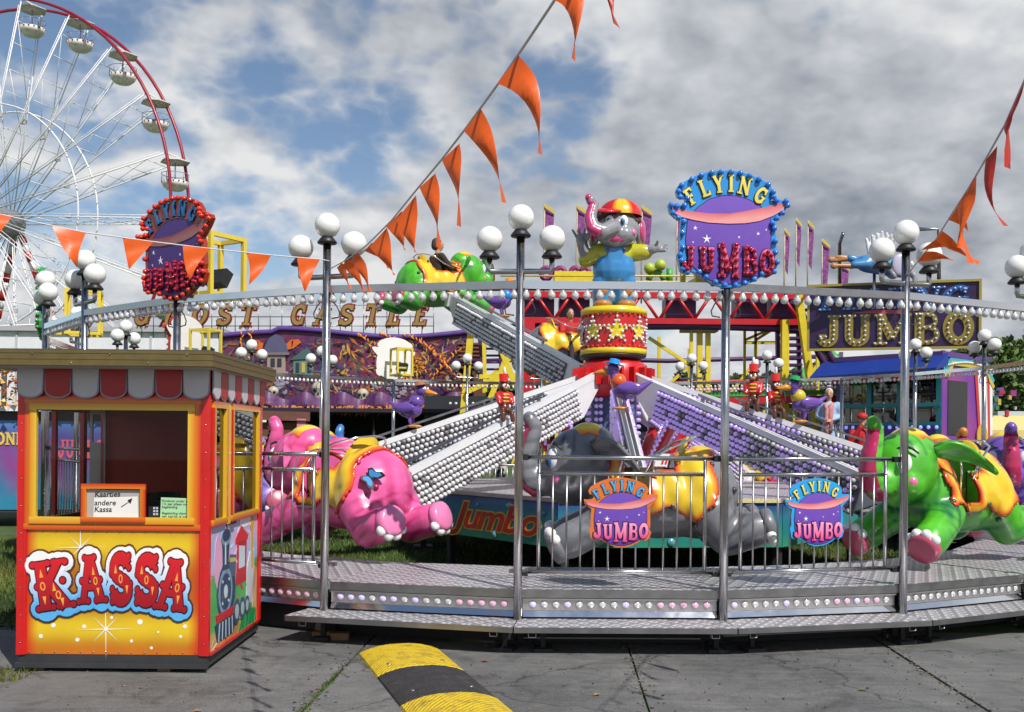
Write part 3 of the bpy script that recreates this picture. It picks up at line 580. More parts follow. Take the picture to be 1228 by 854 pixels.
SCHEME = {'blue': dict(edge=(.02, .27, .68), fly=(.72, .58, .07), flyb=(.80, .70, .16), jum=(.50, .03, .10), jumb=(.85, .18, .38), out=B_BLUE, inn=B_RED),
          'red': dict(edge=(.34, .03, .01), fly=(.015, .12, .32), flyb=(.03, .19, .42), jum=(.24, .01, .04), jumb=(.34, .03, .1), out=B_ORED, inn=B_RED),  # edge and letters darkened: shade of this sign's face put into the colours
          'green': dict(edge=(.05, .35, .08), fly=(.72, .58, .07), flyb=(.80, .70, .16), jum=(.5, .03, .1), jumb=(.8, .15, .35), out=B_GREEN, inn=B_RED),
          'orange': dict(edge=(.72, .17, .03), fly=(.05, .35, .68), flyb=(.10, .45, .78), jum=(.68, .05, .22), jumb=(.95, .35, .55), out=None, inn=None),
          'bluef': dict(edge=(.02, .35, .75), fly=(.72, .58, .10), flyb=(.80, .70, .16), jum=(.68, .05, .22), jumb=(.95, .35, .55), out=None, inn=None)}
def ride_sign(name, label, cat, scheme, T, s=1.0, group=None, thick=.05):
    c = SCHEME[scheme]; t = thing(name, label, cat, T, group)
    m = MB(); m.c = c['edge']; m.prism([sxy(p, s) for p in reversed(S_OUT)], -thick, 0); m.build('board', PAINT, t)
    m = MB(); m.prism([sxy((455 + (p[0] - 455) * .985, 430 + (p[1] - 430) * .985), s) for p in reversed(S_OUT)], -thick - .006, -thick - .002); m.build('back_board', WHITE, t)
    m = MB(); m.prism([sxy(p, s) for p in S_IN], 0, .004); shade_ = .45 if scheme == 'red' else 1.0  # red sign only: field and ribbon colours carry the shade on its face
    m.cols = [lerp((.10 * shade_, .03 * shade_, .30 * shade_), (.20 * shade_, .10 * shade_, .55 * shade_), min(1, max(0, .5 + v[1] / s * .9))) for v in m.v]; m.build('purple_field', PRINT, t)
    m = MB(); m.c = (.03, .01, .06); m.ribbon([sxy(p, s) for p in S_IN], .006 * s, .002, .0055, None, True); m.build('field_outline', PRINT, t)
    # plain pink ribbon across the middle
    top = [(100, 318), (160, 330), (240, 338), (330, 345), (455, 342), (560, 322), (660, 300), (740, 278), (812, 262)]
    bot = [(800, 305), (730, 345), (650, 378), (560, 395), (455, 402), (330, 400), (240, 388), (160, 372), (120, 352)]
    m = MB(); m.c = (.72, .24, .26); m.prism([sxy(p, s) for p in (top + bot)][::-1], .004, .009 * s + .002)
    m.cols = [(.80 * shade_, .33 * shade_, .33 * shade_) if i % 18 < 9 else (.62 * shade_, .13 * shade_, .16 * shade_) for i in range(len(m.v))]; m.build('pink_ribbon', PRINT, t)
    for (x, y, r) in ((248, 435, 16), (320, 498, 30), (235, 520, 8), (640, 455, 14), (690, 430, 8), (520, 480, 10)):
        m = MB(); m.c = (.9, .9, .95); m.prism([sxy((x + (r if i % 2 == 0 else r * .28) * cos(i * pi / 5 + pi / 2), y - (r if i % 2 == 0 else r * .28) * sin(i * pi / 5 + pi / 2)), s) for i in range(10)], .004, .0065)
        m.build('white_star', PRINT, t)
    F = [(215, 248, 36, 100), (300, 195, 22, 104), (388, 168, 9, 106), (466, 160, 0, 106), (552, 172, -12, 108), (655, 225, -33, 106)]
    pl = lambda h0: (lambda i, ch, w: Matrix.Translation((*sxy(F[i][:2], s), 0)) @ Matrix.Rotation(radians(F[i][2]), 4, 'Z') @ Matrix.Diagonal((88 * U0 * s, F[i][3] * U0 * s, 1, 1)) @ Matrix.Translation((-w / 2, -.5, 0)))
    word('FLYING', pl(0), .0, .006, PRINT, t, .045, name='letter_shadow', col=(.03, .02, .05))
    word('FLYING', pl(0), .0, .014 * s + .004, PRINT, t, name='letter', col=c['flyb'], colb=c['fly'])
    J = [(205, 622, 0, 150, 118), (320, 622, 0, 145, 118), (455, 628, 0, 195, 126), (590, 626, 0, 168, 124), (695, 628, 0, 150, 112)]
    if scheme in ('orange', 'bluef'): J = [(225, 615, 4, 150, 135), (330, 625, 2, 150, 118), (455, 630, 0, 195, 130), (585, 625, -2, 168, 128), (690, 615, -4, 150, 120)]
    pj = lambda i, ch, w: Matrix.Translation((*sxy(J[i][:2], s), 0)) @ Matrix.Rotation(radians(J[i][2]), 4, 'Z') @ Matrix.Diagonal((J[i][4] * U0 * s, J[i][3] * U0 * s, 1, 1)) @ Matrix.Translation((-w / 2, -.5, 0))
    word('JUMBO', pj, .004, .009, PRINT, t, .05, T=.24, name='letter_shadow', col=(.04, .01, .06))
    word('JUMBO', pj, .004, .024 * s + .004, PRINT, t, T=.24, name='letter', col=c['jumb'], colb=c['jum'])
    if c['out']:
        bm_ = MB(); bm_.ell((0, 0, 0), .0245 * s, 12, 8); me = bm_.build('bulb', c['out'], me_only=True); bm_ = MB(); bm_.ell((0, 0, 0), .0185 * s, 10, 7); mi = bm_.build('bulb', c['inn'], me_only=True)
        for i, p in enumerate(S_OUT):
            if i in (13, 26, 35, 48, 23): continue
            d = Vector((455 - p[0], 430 - p[1])).normalized() * 12; q = sxy((p[0] + d.x, p[1] + d.y), s); obj('bulb', me, t, Matrix.Translation((q[0], q[1], .02)))
        for i, ch in enumerate('JUMBO'):
            w, st = glyph(ch); M4 = pj(i, ch, w)
            for (pts, tt, cl) in st:
                if tt < .12 and ch not in 'O': continue
                V = [Vector(p) for p in pts]; V = V + [V[0]] if cl else V; pos = 0.06; acc = 0
                for a_, b_ in zip(V, V[1:]):
                    l = (b_ - a_).length
                    while pos <= acc + l:
                        q = a_ + (b_ - a_) * ((pos - acc) / l); z = M4 @ Vector((q.x, q.y, 0)); obj('bulb', mi, t, Matrix.Translation((z.x, z.y, .024 * s + .014))); pos += .235
                    acc += l
    return t
def sign_frame(k, z):
    d = TG(k); n = Vector((d.y, -d.x, 0)); return frame(ring(k, RR + .09, z), d, Vector((0, 0, 1)), n)
ZS = 3.435
ride_sign('ride_sign', 'blue-bulbed FLYING JUMBO sign on top of the front post', 'sign', 'blue', sign_frame(1, ZS), 1.0, 'signs round the ride')
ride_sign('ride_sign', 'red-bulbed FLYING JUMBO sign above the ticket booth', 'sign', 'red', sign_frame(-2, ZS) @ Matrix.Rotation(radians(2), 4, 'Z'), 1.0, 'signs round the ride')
ride_sign('ride_sign', 'green-bulbed sign seen edge-on beside the lamp posts', 'sign', 'green', sign_frame(-5, ZS), 1.0, 'signs round the ride')
for k in (-8, -11, 10, 13): 
    if k in (-8, -11): ride_sign('ride_sign', 'white back of a scalloped ride sign ' + far_place(k), 'sign', 'red', sign_frame(k, ZS), 1.0, 'far signs seen from behind')
for (T, l), sch, lab, px in ((F0, 'orange', 'orange-edged round FLYING JUMBO emblem on the railing', 743), (F1, 'bluef', 'blue-edged round FLYING JUMBO emblem on the railing', 979)):
    xx = l * (0.497 if sch == 'orange' else .515)
    Mx = T @ Matrix.Translation((xx, -.022, 1.03)) @ Matrix.Rotation(radians(90), 4, 'X')
    ride_sign('railing_emblem', lab, 'emblem', sch, Mx, .60, 'emblems on the railings', thick=.012)
# ================================================================== ticket booth
def booth():
    X0, Y0, Wd, Dp = -3.434, 6.95, 1.337, 1.45
    t = thing('ticket_booth', 'red and yellow ticket booth lettered KASSA with scalloped valance', 'booth', Matrix.Translation((X0 * GS, Y0 * GS, GZ)) @ Matrix.Scale(GS, 4))
    S = 172.7; zx = lambda px: (px - 20) / S; zz = lambda py: (806 - py) / S
    RED = mat('booth_red', (.60, .012, .012), .30, vary=.20, vscale=3, coat=.3); ORA = mat('booth_frame_orange', rough=.3, attr=True, coat=.3)
    dark = mat('booth_base_grey', (.035, .036, .04), .5, vary=.2)
    zb, zt = .116, 2.10
    MB().box((Wd / 2, Dp / 2, .075), (Wd - .03, Dp - .03, .085)).build('base_frame', dark, t)
    MB().box((Wd / 2, -.004, .045), (Wd + .0, .03, .03)).build('base_lip', dark, t)
    for (x, y) in ((.14, .06), (1.02, .06), (.2, 1.3), (1.22, 1.28)):
        MB().box((x, y, .016), (.09, .07, .034)).build('packing_block', mat('rough_timber', (.28, .15, .07), .85, vary=.3, bump=.3), t)
    MB().box((Wd / 2, Dp / 2, zb + .01), (Wd - .06, Dp - .06, .02)).build('floor', dark, t)
    # corner posts
    for (x, y) in ((.022, .022), (Wd - .022, .022), (.022, Dp - .022), (Wd - .022, Dp - .022)): MB().box((x, y, (zb + zt) / 2), (.044, .044, zt - zb)).build('corner_post', RED, t)
    for x in (.055, Wd - .055): MB().box((x, .018, (zb + zt) / 2), (.022, .03, zt - zb)).build('stile', RED, t)
    # painted lower panel
    x0, x1, z0, z1 = .066, Wd - .066, zb + .004, zz(634); nx, nz = 44, 34; m = MB(); vs = []; cs = []
    for j in range(nz + 1):
        for i in range(nx + 1):
            u, w = i / nx, j / nz; vs.append((x0 + (x1 - x0) * u, .012, z0 + (z1 - z0) * w))
            band = max(math.exp(-((w - .86) / .13) ** 2), math.exp(-((w - .22) / .13) ** 2)); e = min(u, 1 - u) / .07
            n = .05 * sin(u * 17 + w * 9) * sin(w * 13 - u * 5)
            c = lerp((.42, .13, .008), (.78, .55, .02), min(1, max(0, band + n))); c = lerp((.60, .16, .01), c, min(1, w / .13)) if w < .13 else c
            k2 = math.exp(-((w - .55) / .2) ** 2) * (1 if .08 < u < .92 else .5); c = lerp(c, (.40, .15, .01), .55 * k2)
            c = lerp((.60, .02, .008), c, min(1, max(0, e))); cs.append(c)
    m.add(vs, [(j * (nx + 1) + i, j * (nx + 1) + i + 1, (j + 1) * (nx + 1) + i + 1, (j + 1) * (nx + 1) + i) for j in range(nz) for i in range(nx)]); m.cols = cs
    m.build('painted_panel', PAINT, t)
    MB().box((Wd / 2, .022, (z0 + z1) / 2), (Wd - .09, .012, z1 - z0)).build('panel_backing', RED, t)
    st = mat('airbrush_white', (.85, .85, .82), .4)
    F = lambda px, py, y: Vector((zx(px), y, zz(py)))
    def burst(px, py, L_, rays):
        mb = MB(); o = F(px, py, .0095)
        for i in range(rays):
            a = i * pi * 2 / rays + .02; l = L_ * (1 if i % 2 == 0 else .6); d = Vector((cos(a), 0, sin(a))); n = Vector((-d.z, 0, d.x)) * .0042; yy = Vector((0, -.00012 * i, 0))
            mb.add([o + n + yy, o - n + yy, o + d * l + yy], [(0, 1, 2)])
        mb.prism([(.011 * cos(q * pi / 6), .011 * sin(q * pi / 6)) for q in range(12)], 0, .002, Matrix.Translation(o) @ Matrix.Rotation(radians(90), 4, 'X')); mb.build('starburst', st, t)
    burst(96, 657, .19, 8); burst(127, 755, .21, 8)
    dots = MB()
    for (px, py, r) in ((49, 764, 4), (64, 751, 4.5), (101, 752, 4), (93, 768, 4), (134, 741, 3), (168, 746, 5.5), (158, 769, 3), (182, 777, 3), (190, 758, 2), (222, 751, 4), (217, 763, 3), (36, 669, 5), (209, 661, 5)):
        o = F(px, py, .0115); dots.prism([(r * .6 / S * cos(q * pi / 5), r * .6 / S * sin(q * pi / 5)) for q in range(10)], 0, .0018, Matrix.Translation(o) @ Matrix.Rotation(radians(90), 4, 'X'))
    tag(dots.build('paint_sparkle', st, t), kind='stuff')
    # KASSA
    K = [(63, 702, 9, 59, 40), (109, 695, 5, 57, 32), (145, 694, 1, 61, 26), (176, 695, -2, 61, 27), (207, 701, -7, 61, 35)]
    def pl(depth):
        return lambda i, ch, w: Matrix.Translation(F(K[i][0], K[i][1], depth)) @ Matrix.Rotation(radians(90), 4, 'X') @ Matrix.Rotation(radians(K[i][2]), 4, 'Z') @ Matrix.Diagonal((K[i][4] / S / w, K[i][3] / S, 1, 1)) @ Matrix.Translation((-w / 2, -.5, 0))
    def orn(grow, depth, d0, d1, mt, nm, col, colb):
        for i, ch in enumerate('KASSA'):
            w = glyph(ch)[0]
            if grow > .1:                       # a rounded outline: overlapping discs along the strokes
                mb = MB(); cnt = 0
                for (pts, tt, cl_) in glyph(ch, .25, .17)[1]:
                    V = [Vector(p) for p in pts]; V = V + [V[0]] if cl_ else V
                    for a_, b_ in zip(V, V[1:]):
                        n_ = max(1, int((b_ - a_).length / .06))
                        for f_ in range(n_ + 1):
                            c_ = a_.lerp(b_, f_ / n_); r_ = tt / 2 + grow * .92; cnt += 1
                            mb.prism([(c_.x + r_ * cos(g_ * pi / 8) * 1.12, c_.y + r_ * .92 * sin(g_ * pi / 8)) for g_ in range(16)], d0, d1 - 8e-6 * cnt - .0001 * i)
                mb.cols = [lerp(colb, col, min(1, max(0, v[1] * 1.5 - .25))) for v in mb.v]
            else: mb = letter_mesh(ch, Matrix.Identity(4), d0, d1, mt, grow, .25, nm, col, colb, .17)
            # ball terminals and side spurs of the circus face
            balls = {'K': [(.0, .95), (.36, .95), (.0, .05), (.36, .05), (.50, .95), (.78, .93), (.5, .05), (.84, .05), (.04, .5), (.66, .56)], 'A': [(.0, .05), (.3, .05), (.55, .05), (.86, .05), (.28, .96), (.58, .96), (.14, .48), (.72, .48)], 'S': [(.62, .95), (.62, .72), (.08, .05), (.08, .3), (.06, .6), (.66, .4)]}[ch]
            for q, (bx, by) in enumerate(balls):
                n0 = len(mb.v); r = .065 + grow; mb.prism([(bx + r * cos(a * pi / 6) * 1.05, by + r * sin(a * pi / 6)) for a in range(12)], d0, d1 - .00015 * (q + 9))
                for v in range(n0, len(mb.v)): mb.cols[v] = lerp(colb, col, min(1, max(0, mb.v[v][1])))
            M4 = pl(depth)(i, ch, w); mb.v = [tuple(M4 @ Vector(v)) for v in mb.v]; mb.build(nm, mt, t)
    orn(.175, .0095, 0, .004, PRINT, 'letter_shadow', (.12, .03, .01), (.05, .02, .03))
    orn(.130, .0095, .001, .0072, PRINT, 'letter_outline', (.86, .86, .86), (.10, .42, .78))
    orn(.028, .0095, .004, .0102, PRINT, 'letter_edge', (.10, .004, .01), (.04, .002, .01))
    orn(.0, .0095, .006, .0145, PRINT, 'letter', (.66, .012, .02), (.30, .004, .012))
    gold = mat('letter_gold', (.78, .36, .06), .4); inl = {'K': [(.18, .75, 0), (.18, .5, 1), (.18, .22, 0), (.44, .44, 0), (.52, .28, 1), (.6, .14, 0)], 'A': [(.53, .66, 0), (.58, .46, 1), (.64, .24, 0)], 'S': [(.2, .68, 0), (.36, .5, 1), (.56, .3, 0)]}
    for i, ch in enumerate('KASSA'):
        M4 = pl(.0095)(i, ch, glyph(ch)[0]); mb = MB()
        for (x, y, k) in inl[ch]:
            if k: mb.ribbon([(x + .05 * cos(a * pi / 6), y + .075 * sin(a * pi / 6)) for a in range(12)], .028, .012, .0158, None, True)
            else: mb.prism([(x - .045, y - .07), (x + .045, y - .07), (x, y + .1)] if y > .4 else [(x - .045, y + .07), (x, y - .1), (x + .045, y + .07)], .012, .0158)
        mb.v = [tuple(M4 @ Vector(v)) for v in mb.v]; mb.build('letter_inlay', gold, t)
    # window frame of painted mouldings
    def fr(xa, xb, za, zb_, w, y, d, c0, c1, nm, par=t, T=None):
        for (p0, p1, hor) in (((xa, za + w / 2), (xb, za + w / 2), 1), ((xa, zb_ - w / 2), (xb, zb_ - w / 2), 1), ((xa + w / 2, za + w), (xa + w / 2, zb_ - w), 0), ((xb - w / 2, za + w), (xb - w / 2, zb_ - w), 0)):
            m = MB(); m.c = c0; cx, cz = (p0[0] + p1[0]) / 2, (p0[1] + p1[1]) / 2
            m.box((cx, y, cz), ((p1[0] - p0[0]) if hor else w, d, w if hor else (p1[1] - p0[1])))
            mx, mz = (xa + xb) / 2, (za + zb_) / 2
            m.cols = [c1 if (abs(v[2] - mz) < abs(cz - mz) if hor else abs(v[0] - mx) < abs(cx - mx)) else c0 for v in m.v]
            if T is not None: m.v = [tuple(T @ Vector(v)) for v in m.v]
            m.build(nm, ORA, par)
    red, org, yel = (.55, .03, .008), (.68, .20, .01), (.75, .50, .04)
    fr(zx(28), zx(240), zz(636), zz(476), .042, .013, .03, red, org, 'window_frame'); fr(zx(35), zx(233), zz(628.5), zz(483.5), .048, .004, .03, org, yel, 'window_frame')
    G = glass_mat('booth_glass', (.86, .84, .84), .0, .02, 1.24); GD = glass_mat('booth_side_glass', (.55, .52, .54), .10)
    MB().box((zx(136), .02, zz(557)), (zx(229) - zx(43), .004, zz(492) - zz(623))).build('window_pane', G, t)
    # hatch with the note
    fr(zx(98), zx(175), zz(626), zz(580), .035, -.012, .02, red, org, 'hatch_frame'); 
    PAPER = mat('white_paper', (.80, .79, .74), .8, vary=.05); GP = mat('green_paper', (.38, .66, .36), .8, vary=.05); INK = mat('black_ink', (.01, .01, .012), .6)
    MB().box((zx(137), .0, zz(604)), ((171 - 103) / S, .003, .19)).build('hatch_pane', mat('hatch_board', (.42, .40, .37), .6, vary=.1), t)
    m = MB(); a = [F(112, 620, -.0045), F(166, 621, -.0045), F(165, 595, -.0055), F(113, 597, -.006)]; m.add(a, [(0, 1, 2, 3)]); m.build('paper_note', PAPER, t)
    def wr(txt, px, py, size, y, rot=0, mt=INK, off=0.0012):
        me = text_mesh(txt, size, mt, 'handwriting', .12, off); obj('handwriting', me, t, Matrix.Translation(F(px, py, y)) @ Matrix.Rotation(radians(90), 4, 'X') @ Matrix.Rotation(rot, 4, 'Z'))
    wr('Kaartjes', 113, 596, .054, -.0032, .02, off=.0006); wr('andere', 113, 606, .054, -.0068, .01, off=.0006); wr('Kassa', 113, 614, .054, -.0068, .02, off=.0006)
    m = MB(); m.add([F(145, 607.5, -.007), F(146, 608, -.007), F(156, 601, -.007), F(155.5, 600.5, -.007)], [(0, 1, 2, 3)]); m.add([F(153, 599.5, -.0075), F(156.5, 604, -.0075), F(159, 597, -.0075)], [(0, 1, 2)]); m.build('ink_arrow', INK, t)
    m = MB(); m.add([F(191, 622, .012), F(228, 623, .012), F(229, 597, .012), F(192, 596, .012)], [(0, 1, 2, 3)]); m.build('green_note', GP, t)
    for i, s in enumerate(('Kinderen onder de', '1½ jaar alleen met', 'begeleiding', '', 'Begeleiding dient ook', 'een kaartje te kopen')):
        if s: wr(s, 193, 601.5 + 3.7 * i, .0245, .0112, -.01, off=.0003)
    m = MB(); m.box((zx(183.5), .013, zz(614)), (.075, .003, .082)); m.build('payment_sticker', BLACK, t); 
    m = MB()
    for i in range(3):
        for j in range(2): m.box((zx(184 + 3.4 * j), .0108, zz(609 + 3.6 * i)), (.014, .001, .014))
    m.build('card_logo', mat('sticker_pale', (.5, .5, .58), .5), t)
    obj('writing', text_mesh('PIN', .035, mat('sticker_grey', (.2, .2, .22), .5), 'writing', 0, .001), t, Matrix.Translation(F(177, 606, .0108)) @ Matrix.Rotation(radians(90), 4, 'X')) if False else None
    # interior: back wall with an open window on its left
    bw = Dp - .03
    MB().box((Wd / 2, bw, 1.1), (Wd - .09, .02, 1.97)).build('back_wall', mat('booth_inner_maroon', (.42, .035, .025), .6, vary=.15), t)
    rb = MB()
    for i in range(11): rb.box((1.0, bw - .02, 1.15 + .05 * i), (.52, .015, .022))
    rb.build('rear_louvre', mat('brown_louvre', (.34, .11, .035), .5), t)
    MB().box((.05, bw - .05, 1.45), (.02, .02, 1.2)).build('cable_duct', STEEL_D, t)
    MB().box((.03, Dp / 2, .58), (.012, Dp - .1, .92)).box((.03, Dp / 2, 1.97), (.012, Dp - .1, .3)).box((.03, .5, 1.45), (.03, .04, .8)).box((.03, 1.0, 1.45), (.03, .06, .8)).build('left_wall', RED, t)
    MB().box((Wd / 2, .26, 1.0), (Wd - .1, .46, .03)).build('counter', mat('counter_board', (.06, .02, .02), .5), t)
    m = MB(); m.box((.2, .75, 1.45), (.02, .02, .75)); m.box((.3, .75, 1.45), (.02, .02, .75)); m.box((.25, .75, 1.82), (.12, .03, .03)); m.box((.25, .72, 1.4), (.07, .01, .38)); m.build('window_shutter', STEEL_D, t)
    MB().box((.95, .34, 1.10), (.22, .2, .16)).build('till', mat('till_grey', (.06, .06, .065), .4), t); MB().box((.95, .30, 1.20), (.16, .02, .08), Matrix.Rotation(0, 4, 'X')).build('till_screen', mat('screen_dark', (.02, .03, .04), .1), t)
    MB().box((.62, .9, .95), (.36, .05, .5)).build('chair_back', mat('chair_black', (.02, .02, .022), .7), t)
    m = MB(); m.tube([(-.02, 1.3, .10), (-.3, 1.5, .012), (-.8, 1.62, .010), (-1.4, 1.55, .012), (-2.2, 1.75, .012)], .011, 6); m.build('power_cable', BLACK, t)
    # right side: narrow light, door, painted art
    R = frame((Wd, 0, 0), Vector((0, 1, 0)), Vector((0, 0, 1)), Vector((1, 0, 0)))      # local x = depth, y = up, z = outward
    def side_box(n, mt, c, d, col=None):
        m = MB(); m.c = col or (.5, .5, .5); m.box(c, d, R); return m.build(n, mt, t)
    za, zb2 = 1.04, 1.85
    for (u0, u1, nm) in ((.055, .40, 'side_light'), (.52, 1.33, 'door')):
        Tf = frame((Wd - .004, 0, 0), Vector((0, 1, 0)), Vector((-1, 0, 0)), Vector((0, 0, 1)))
        fr(u0, u1, za - .03, zb2 + .04, .045, -.006, .028, red, (.74, .42, .02), 'door_frame' if nm == 'door' else 'side_frame', t, Tf)
        side_box('side_pane', GD, ((u0 + u1) / 2, (za + zb2) / 2 + .005, -.012), (u1 - u0 - .08, zb2 - za - .01, .004))
    side_box('door_post', ORA, (.46, (za + zb2) / 2, -.004), (.07, zb2 - za + .08, .025), (.74, .48, .03))
    side_box('side_header', RED, (Dp / 2, 2.0, -.03), (Dp - .09, .24, .02)); side_box('side_edge', RED, (1.385, 1.1, -.004), (.05, 1.96, .03))
    side_box('side_backing', MAROON, (Dp / 2, .57, -.035), (Dp - .09, .9, .012))
    # art panel: a steam engine in a bright landscape
    nx, nz = 40, 26; m = MB(); vs = []; cs = []
    for j in range(nz + 1):
        for i in range(nx + 1):
            u, w = i / nx, j / nz; vs.append(R @ Vector((.05 + 1.31 * u, zb + .004 + (za - .03 - zb) * w, -.012)))
            nse = .5 + .25 * sin(9 * u + 4 * w) + .25 * sin(14 * w - 6 * u + 1)
            sky = lerp((.25, .50, .75), (.72, .40, .62), nse); gr = lerp((.03, .26, .07), (.10, .42, .12), nse); c = sky if w > .55 + .08 * sin(7 * u) else gr
            if w < .12: c = lerp((.40, .22, .06), (.55, .38, .15), nse)
            cs.append(c)
    m.add(vs, [(j * (nx + 1) + i, j * (nx + 1) + i + 1, (j + 1) * (nx + 1) + i + 1, (j + 1) * (nx + 1) + i) for j in range(nz) for i in range(nx)]); m.cols = cs; m.build('painted_landscape', PRINT, t)
    A = lambda poly, c, d, nm='painted_engine': (lambda mm: (setattr(mm, 'c', c), mm.prism(poly, -.012, -.0105 + d, R), mm.build(nm, PRINT, t)))(MB())
    disc = lambda cx, cy, rx, ry, n=16: [(cx + rx * cos(2 * pi * i / n), cy + ry * sin(2 * pi * i / n)) for i in range(n)]
    navy, steel, rd = (.02, .05, .11), (.18, .30, .42), (.50, .02, .03)
    A([(.72, .50), (1.02, .50), (1.02, .82), (.92, .9), (.76, .88)], rd, .001); A([(.80, .62), (.97, .62), (.97, .78), (.8, .8)], (.55, .65, .72), .002); A([(.70, .86), (.86, .95), (1.06, .86), (1.05, .83), (.7, .82)], (.62, .03, .04), .003)
    A(disc(.47, .50, .24, .22), navy, .002); A(disc(.44, .50, .18, .175), steel, .003); A(disc(.44, .50, .14, .135), navy, .004); A(disc(.44, .50, .05, .05), (.5, .6, .68), .005)
    A([(.38, .66), (.5, .66), (.53, .86), (.35, .86)], navy, .004); A(disc(.44, .9, .13, .06), steel, .005); A(disc(.44, .915, .10, .045), navy, .006); A([(.41, .7), (.435, .7), (.43, .86), (.41, .86)], (.5, .62, .7), .007)
    A([(.22, .30), (.72, .30), (.80, .36), (.2, .36)], rd, .005); A([(.24, .16), (.66, .16), (.74, .29), (.18, .29)], navy, .004)
    for i in range(5): A([(.26 + .09 * i, .16), (.275 + .09 * i, .16), (.30 + .08 * i, .29), (.28 + .08 * i, .29)], (.45, .55, .62), .006)
    for (cx, r) in ((.74, .09), (.9, .08), (1.04, .07)): A(disc(cx, .3, r, r * 1.1), (.05, .08, .12), .0055); A(disc(cx, .3, r * .6, r * .65), (.35, .45, .5), .0065)
    A([(.10, .125), (.14, .125), (.74, .25), (.95, .2), (.97, .22), (.75, .28)], (.5, .45, .4), .003, 'painted_track'); A([(.8, .13), (1.30, .13), (1.30, .24), (1.05, .27), (.86, .2)], (.02, .20, .05), .004, 'painted_bush')
    A([(1.16, .58), (1.22, .58), (1.21, .9), (1.26, .95), (1.20, .99), (1.12, .93), (1.15, .88)], (.70, .34, .04), .003, 'painted_giraffe'); A([(1.02, .3), (1.2, .3), (1.24, .62), (1.12, .72), (1.04, .6)], (.55, .58, .62), .002, 'painted_horse'); A([(1.2, .16), (1.32, .16), (1.34, .55), (1.24, .6)], (.55, .36, .2), .0035, 'painted_figure')
    # finer strokes of the mural
    rm = random.Random(8)
    for i in range(46):
        cx, cy = rm.uniform(.08, 1.33), rm.uniform(.16, 1.0); a_ = rm.uniform(0, pi); w_, l_ = rm.uniform(.008, .022), rm.uniform(.05, .15)
        col = rm.choice([(.70, .55, .75), (.30, .55, .80), (.80, .80, .85), (.75, .35, .55)]) if cy > .62 else rm.choice([(.02, .16, .05), (.12, .40, .10), (.45, .32, .12), (.05, .08, .12), (.5, .08, .06)])
        A([(cx + x * cos(a_) - y * sin(a_), cy + x * sin(a_) + y * cos(a_)) for x, y in ((-l_ / 2, 0), (0, -w_), (l_ / 2, 0), (0, w_))], col, .0004 + .00003 * i, 'painted_stroke')
    for i in range(22):
        x_ = .84 + .022 * i; h_ = rm.uniform(.06, .15); A([(x_, .13), (x_ + .018, .13), (x_ + .03 * rm.uniform(-1, 1.6), .13 + h_)], rm.choice([(.01, .22, .06), (.03, .35, .12), (.01, .12, .04)]), .0052 + .00004 * i, 'painted_blade')
    A(disc(.26, .74, .10, .20), (.72, .38, .58), .0008, 'painted_cloud'); A(disc(.98, .98, .16, .05), (.80, .80, .88), .0009, 'painted_cloud'); A([(.52, .60), (.70, .58), (.72, .74), (.55, .76)], (.06, .10, .17), .0028); A([(.55, .70), (.70, .69), (.70, .72), (.55, .735)], (.55, .40, .08), .0034)
    for (cx, cy) in ((.36, .42), (.52, .42), (.36, .58), (.52, .58)): A(disc(cx, cy, .012, .012, 8), (.6, .66, .7), .0065)
    side_box('door_gap', BLACK, (.462, .57, -.0095), (.008, .86, .004)); side_box('door_handle', BLACK, (.56, 1.0, .01), (.10, .022, .022))
    side_box('side_trim', RED, (Dp / 2 - .02, zb + .004, .0), (Dp - .12, .02, .02))
    # valance
    vr, vw, vo = mat('valance_red', (.40, .008, .012), .35, vary=.1), mat('valance_white', (.55, .53, .56), .4, vary=.1), mat('valance_edge', (.30, .28, .36), .4)
    def val(p0, p1, n, first, out):
        d = (p1 - p0); l = d.length; T = frame(p0, d.normalized(), Vector((0, 0, 1)), out); w = l / n
        for i in range(n):
            xa, h, r = w * i, .235, w * .42
            shp = lambda e: [(xa + .002 - e * .2, h), (xa + .002 - e, .06)] + [(xa + w / 2 - (w / 2 + e - .002) * cos(a * pi / 10), .06 - (.06 + e) * sin(a * pi / 10)) for a in range(1, 10)] + [(xa + w - .002 + e, .06), (xa + w - .002, h)]
            MB().prism(shp(-.002)[::-1], .0, .008, T).build('valance_edge', vo, t); MB().prism(shp(-.012)[::-1], .004, .0115, T).build('valance_scallop', vr if (i + first) % 2 else vw, t)
    val(Vector((-.002, -.012, 1.895)), Vector((Wd + .004, -.012, 1.895)), 7, 0, Vector((0, -1, 0))); val(Vector((Wd + .012, .0, 1.895)), Vector((Wd + .012, Dp, 1.895)), 8, 0, Vector((1, 0, 0)))
    MB().box((Wd / 2, .02, 2.01), (Wd - .1, .02, .23)).build('front_header', RED, t)
    # ribbed roof edge
    rf = mat('ribbed_bronze_edge', (.17, .125, .045), .42, .35, vary=.2, vscale=14); m = MB(); xa, xb, ya, yb = -.20, Wd + .085, -.235, Dp + .12
    for i in range(5):
        z = 2.112 + .0205 * i; e = .006 * (i % 2)
        m = MB(); m.box(((xa + xb) / 2, (ya + yb) / 2, z + .0103), (xb - xa - e, yb - ya - e, .0202)); m.build('roof_rib', rf, t)
    MB().box(((xa + xb) / 2, (ya + yb) / 2, 2.108), (xb - xa - .06, yb - ya - .06, .012)).build('soffit', mat('soffit_cream', (.45, .40, .34), .7, vary=.1), t)
    MB().box(((xa + xb) / 2, (ya + yb) / 2, 2.218), (xb - xa - .04, yb - ya - .04, .012)).build('roof', mat('roof_felt', (.08, .07, .05), .8, vary=.2), t)
    rv = MB()
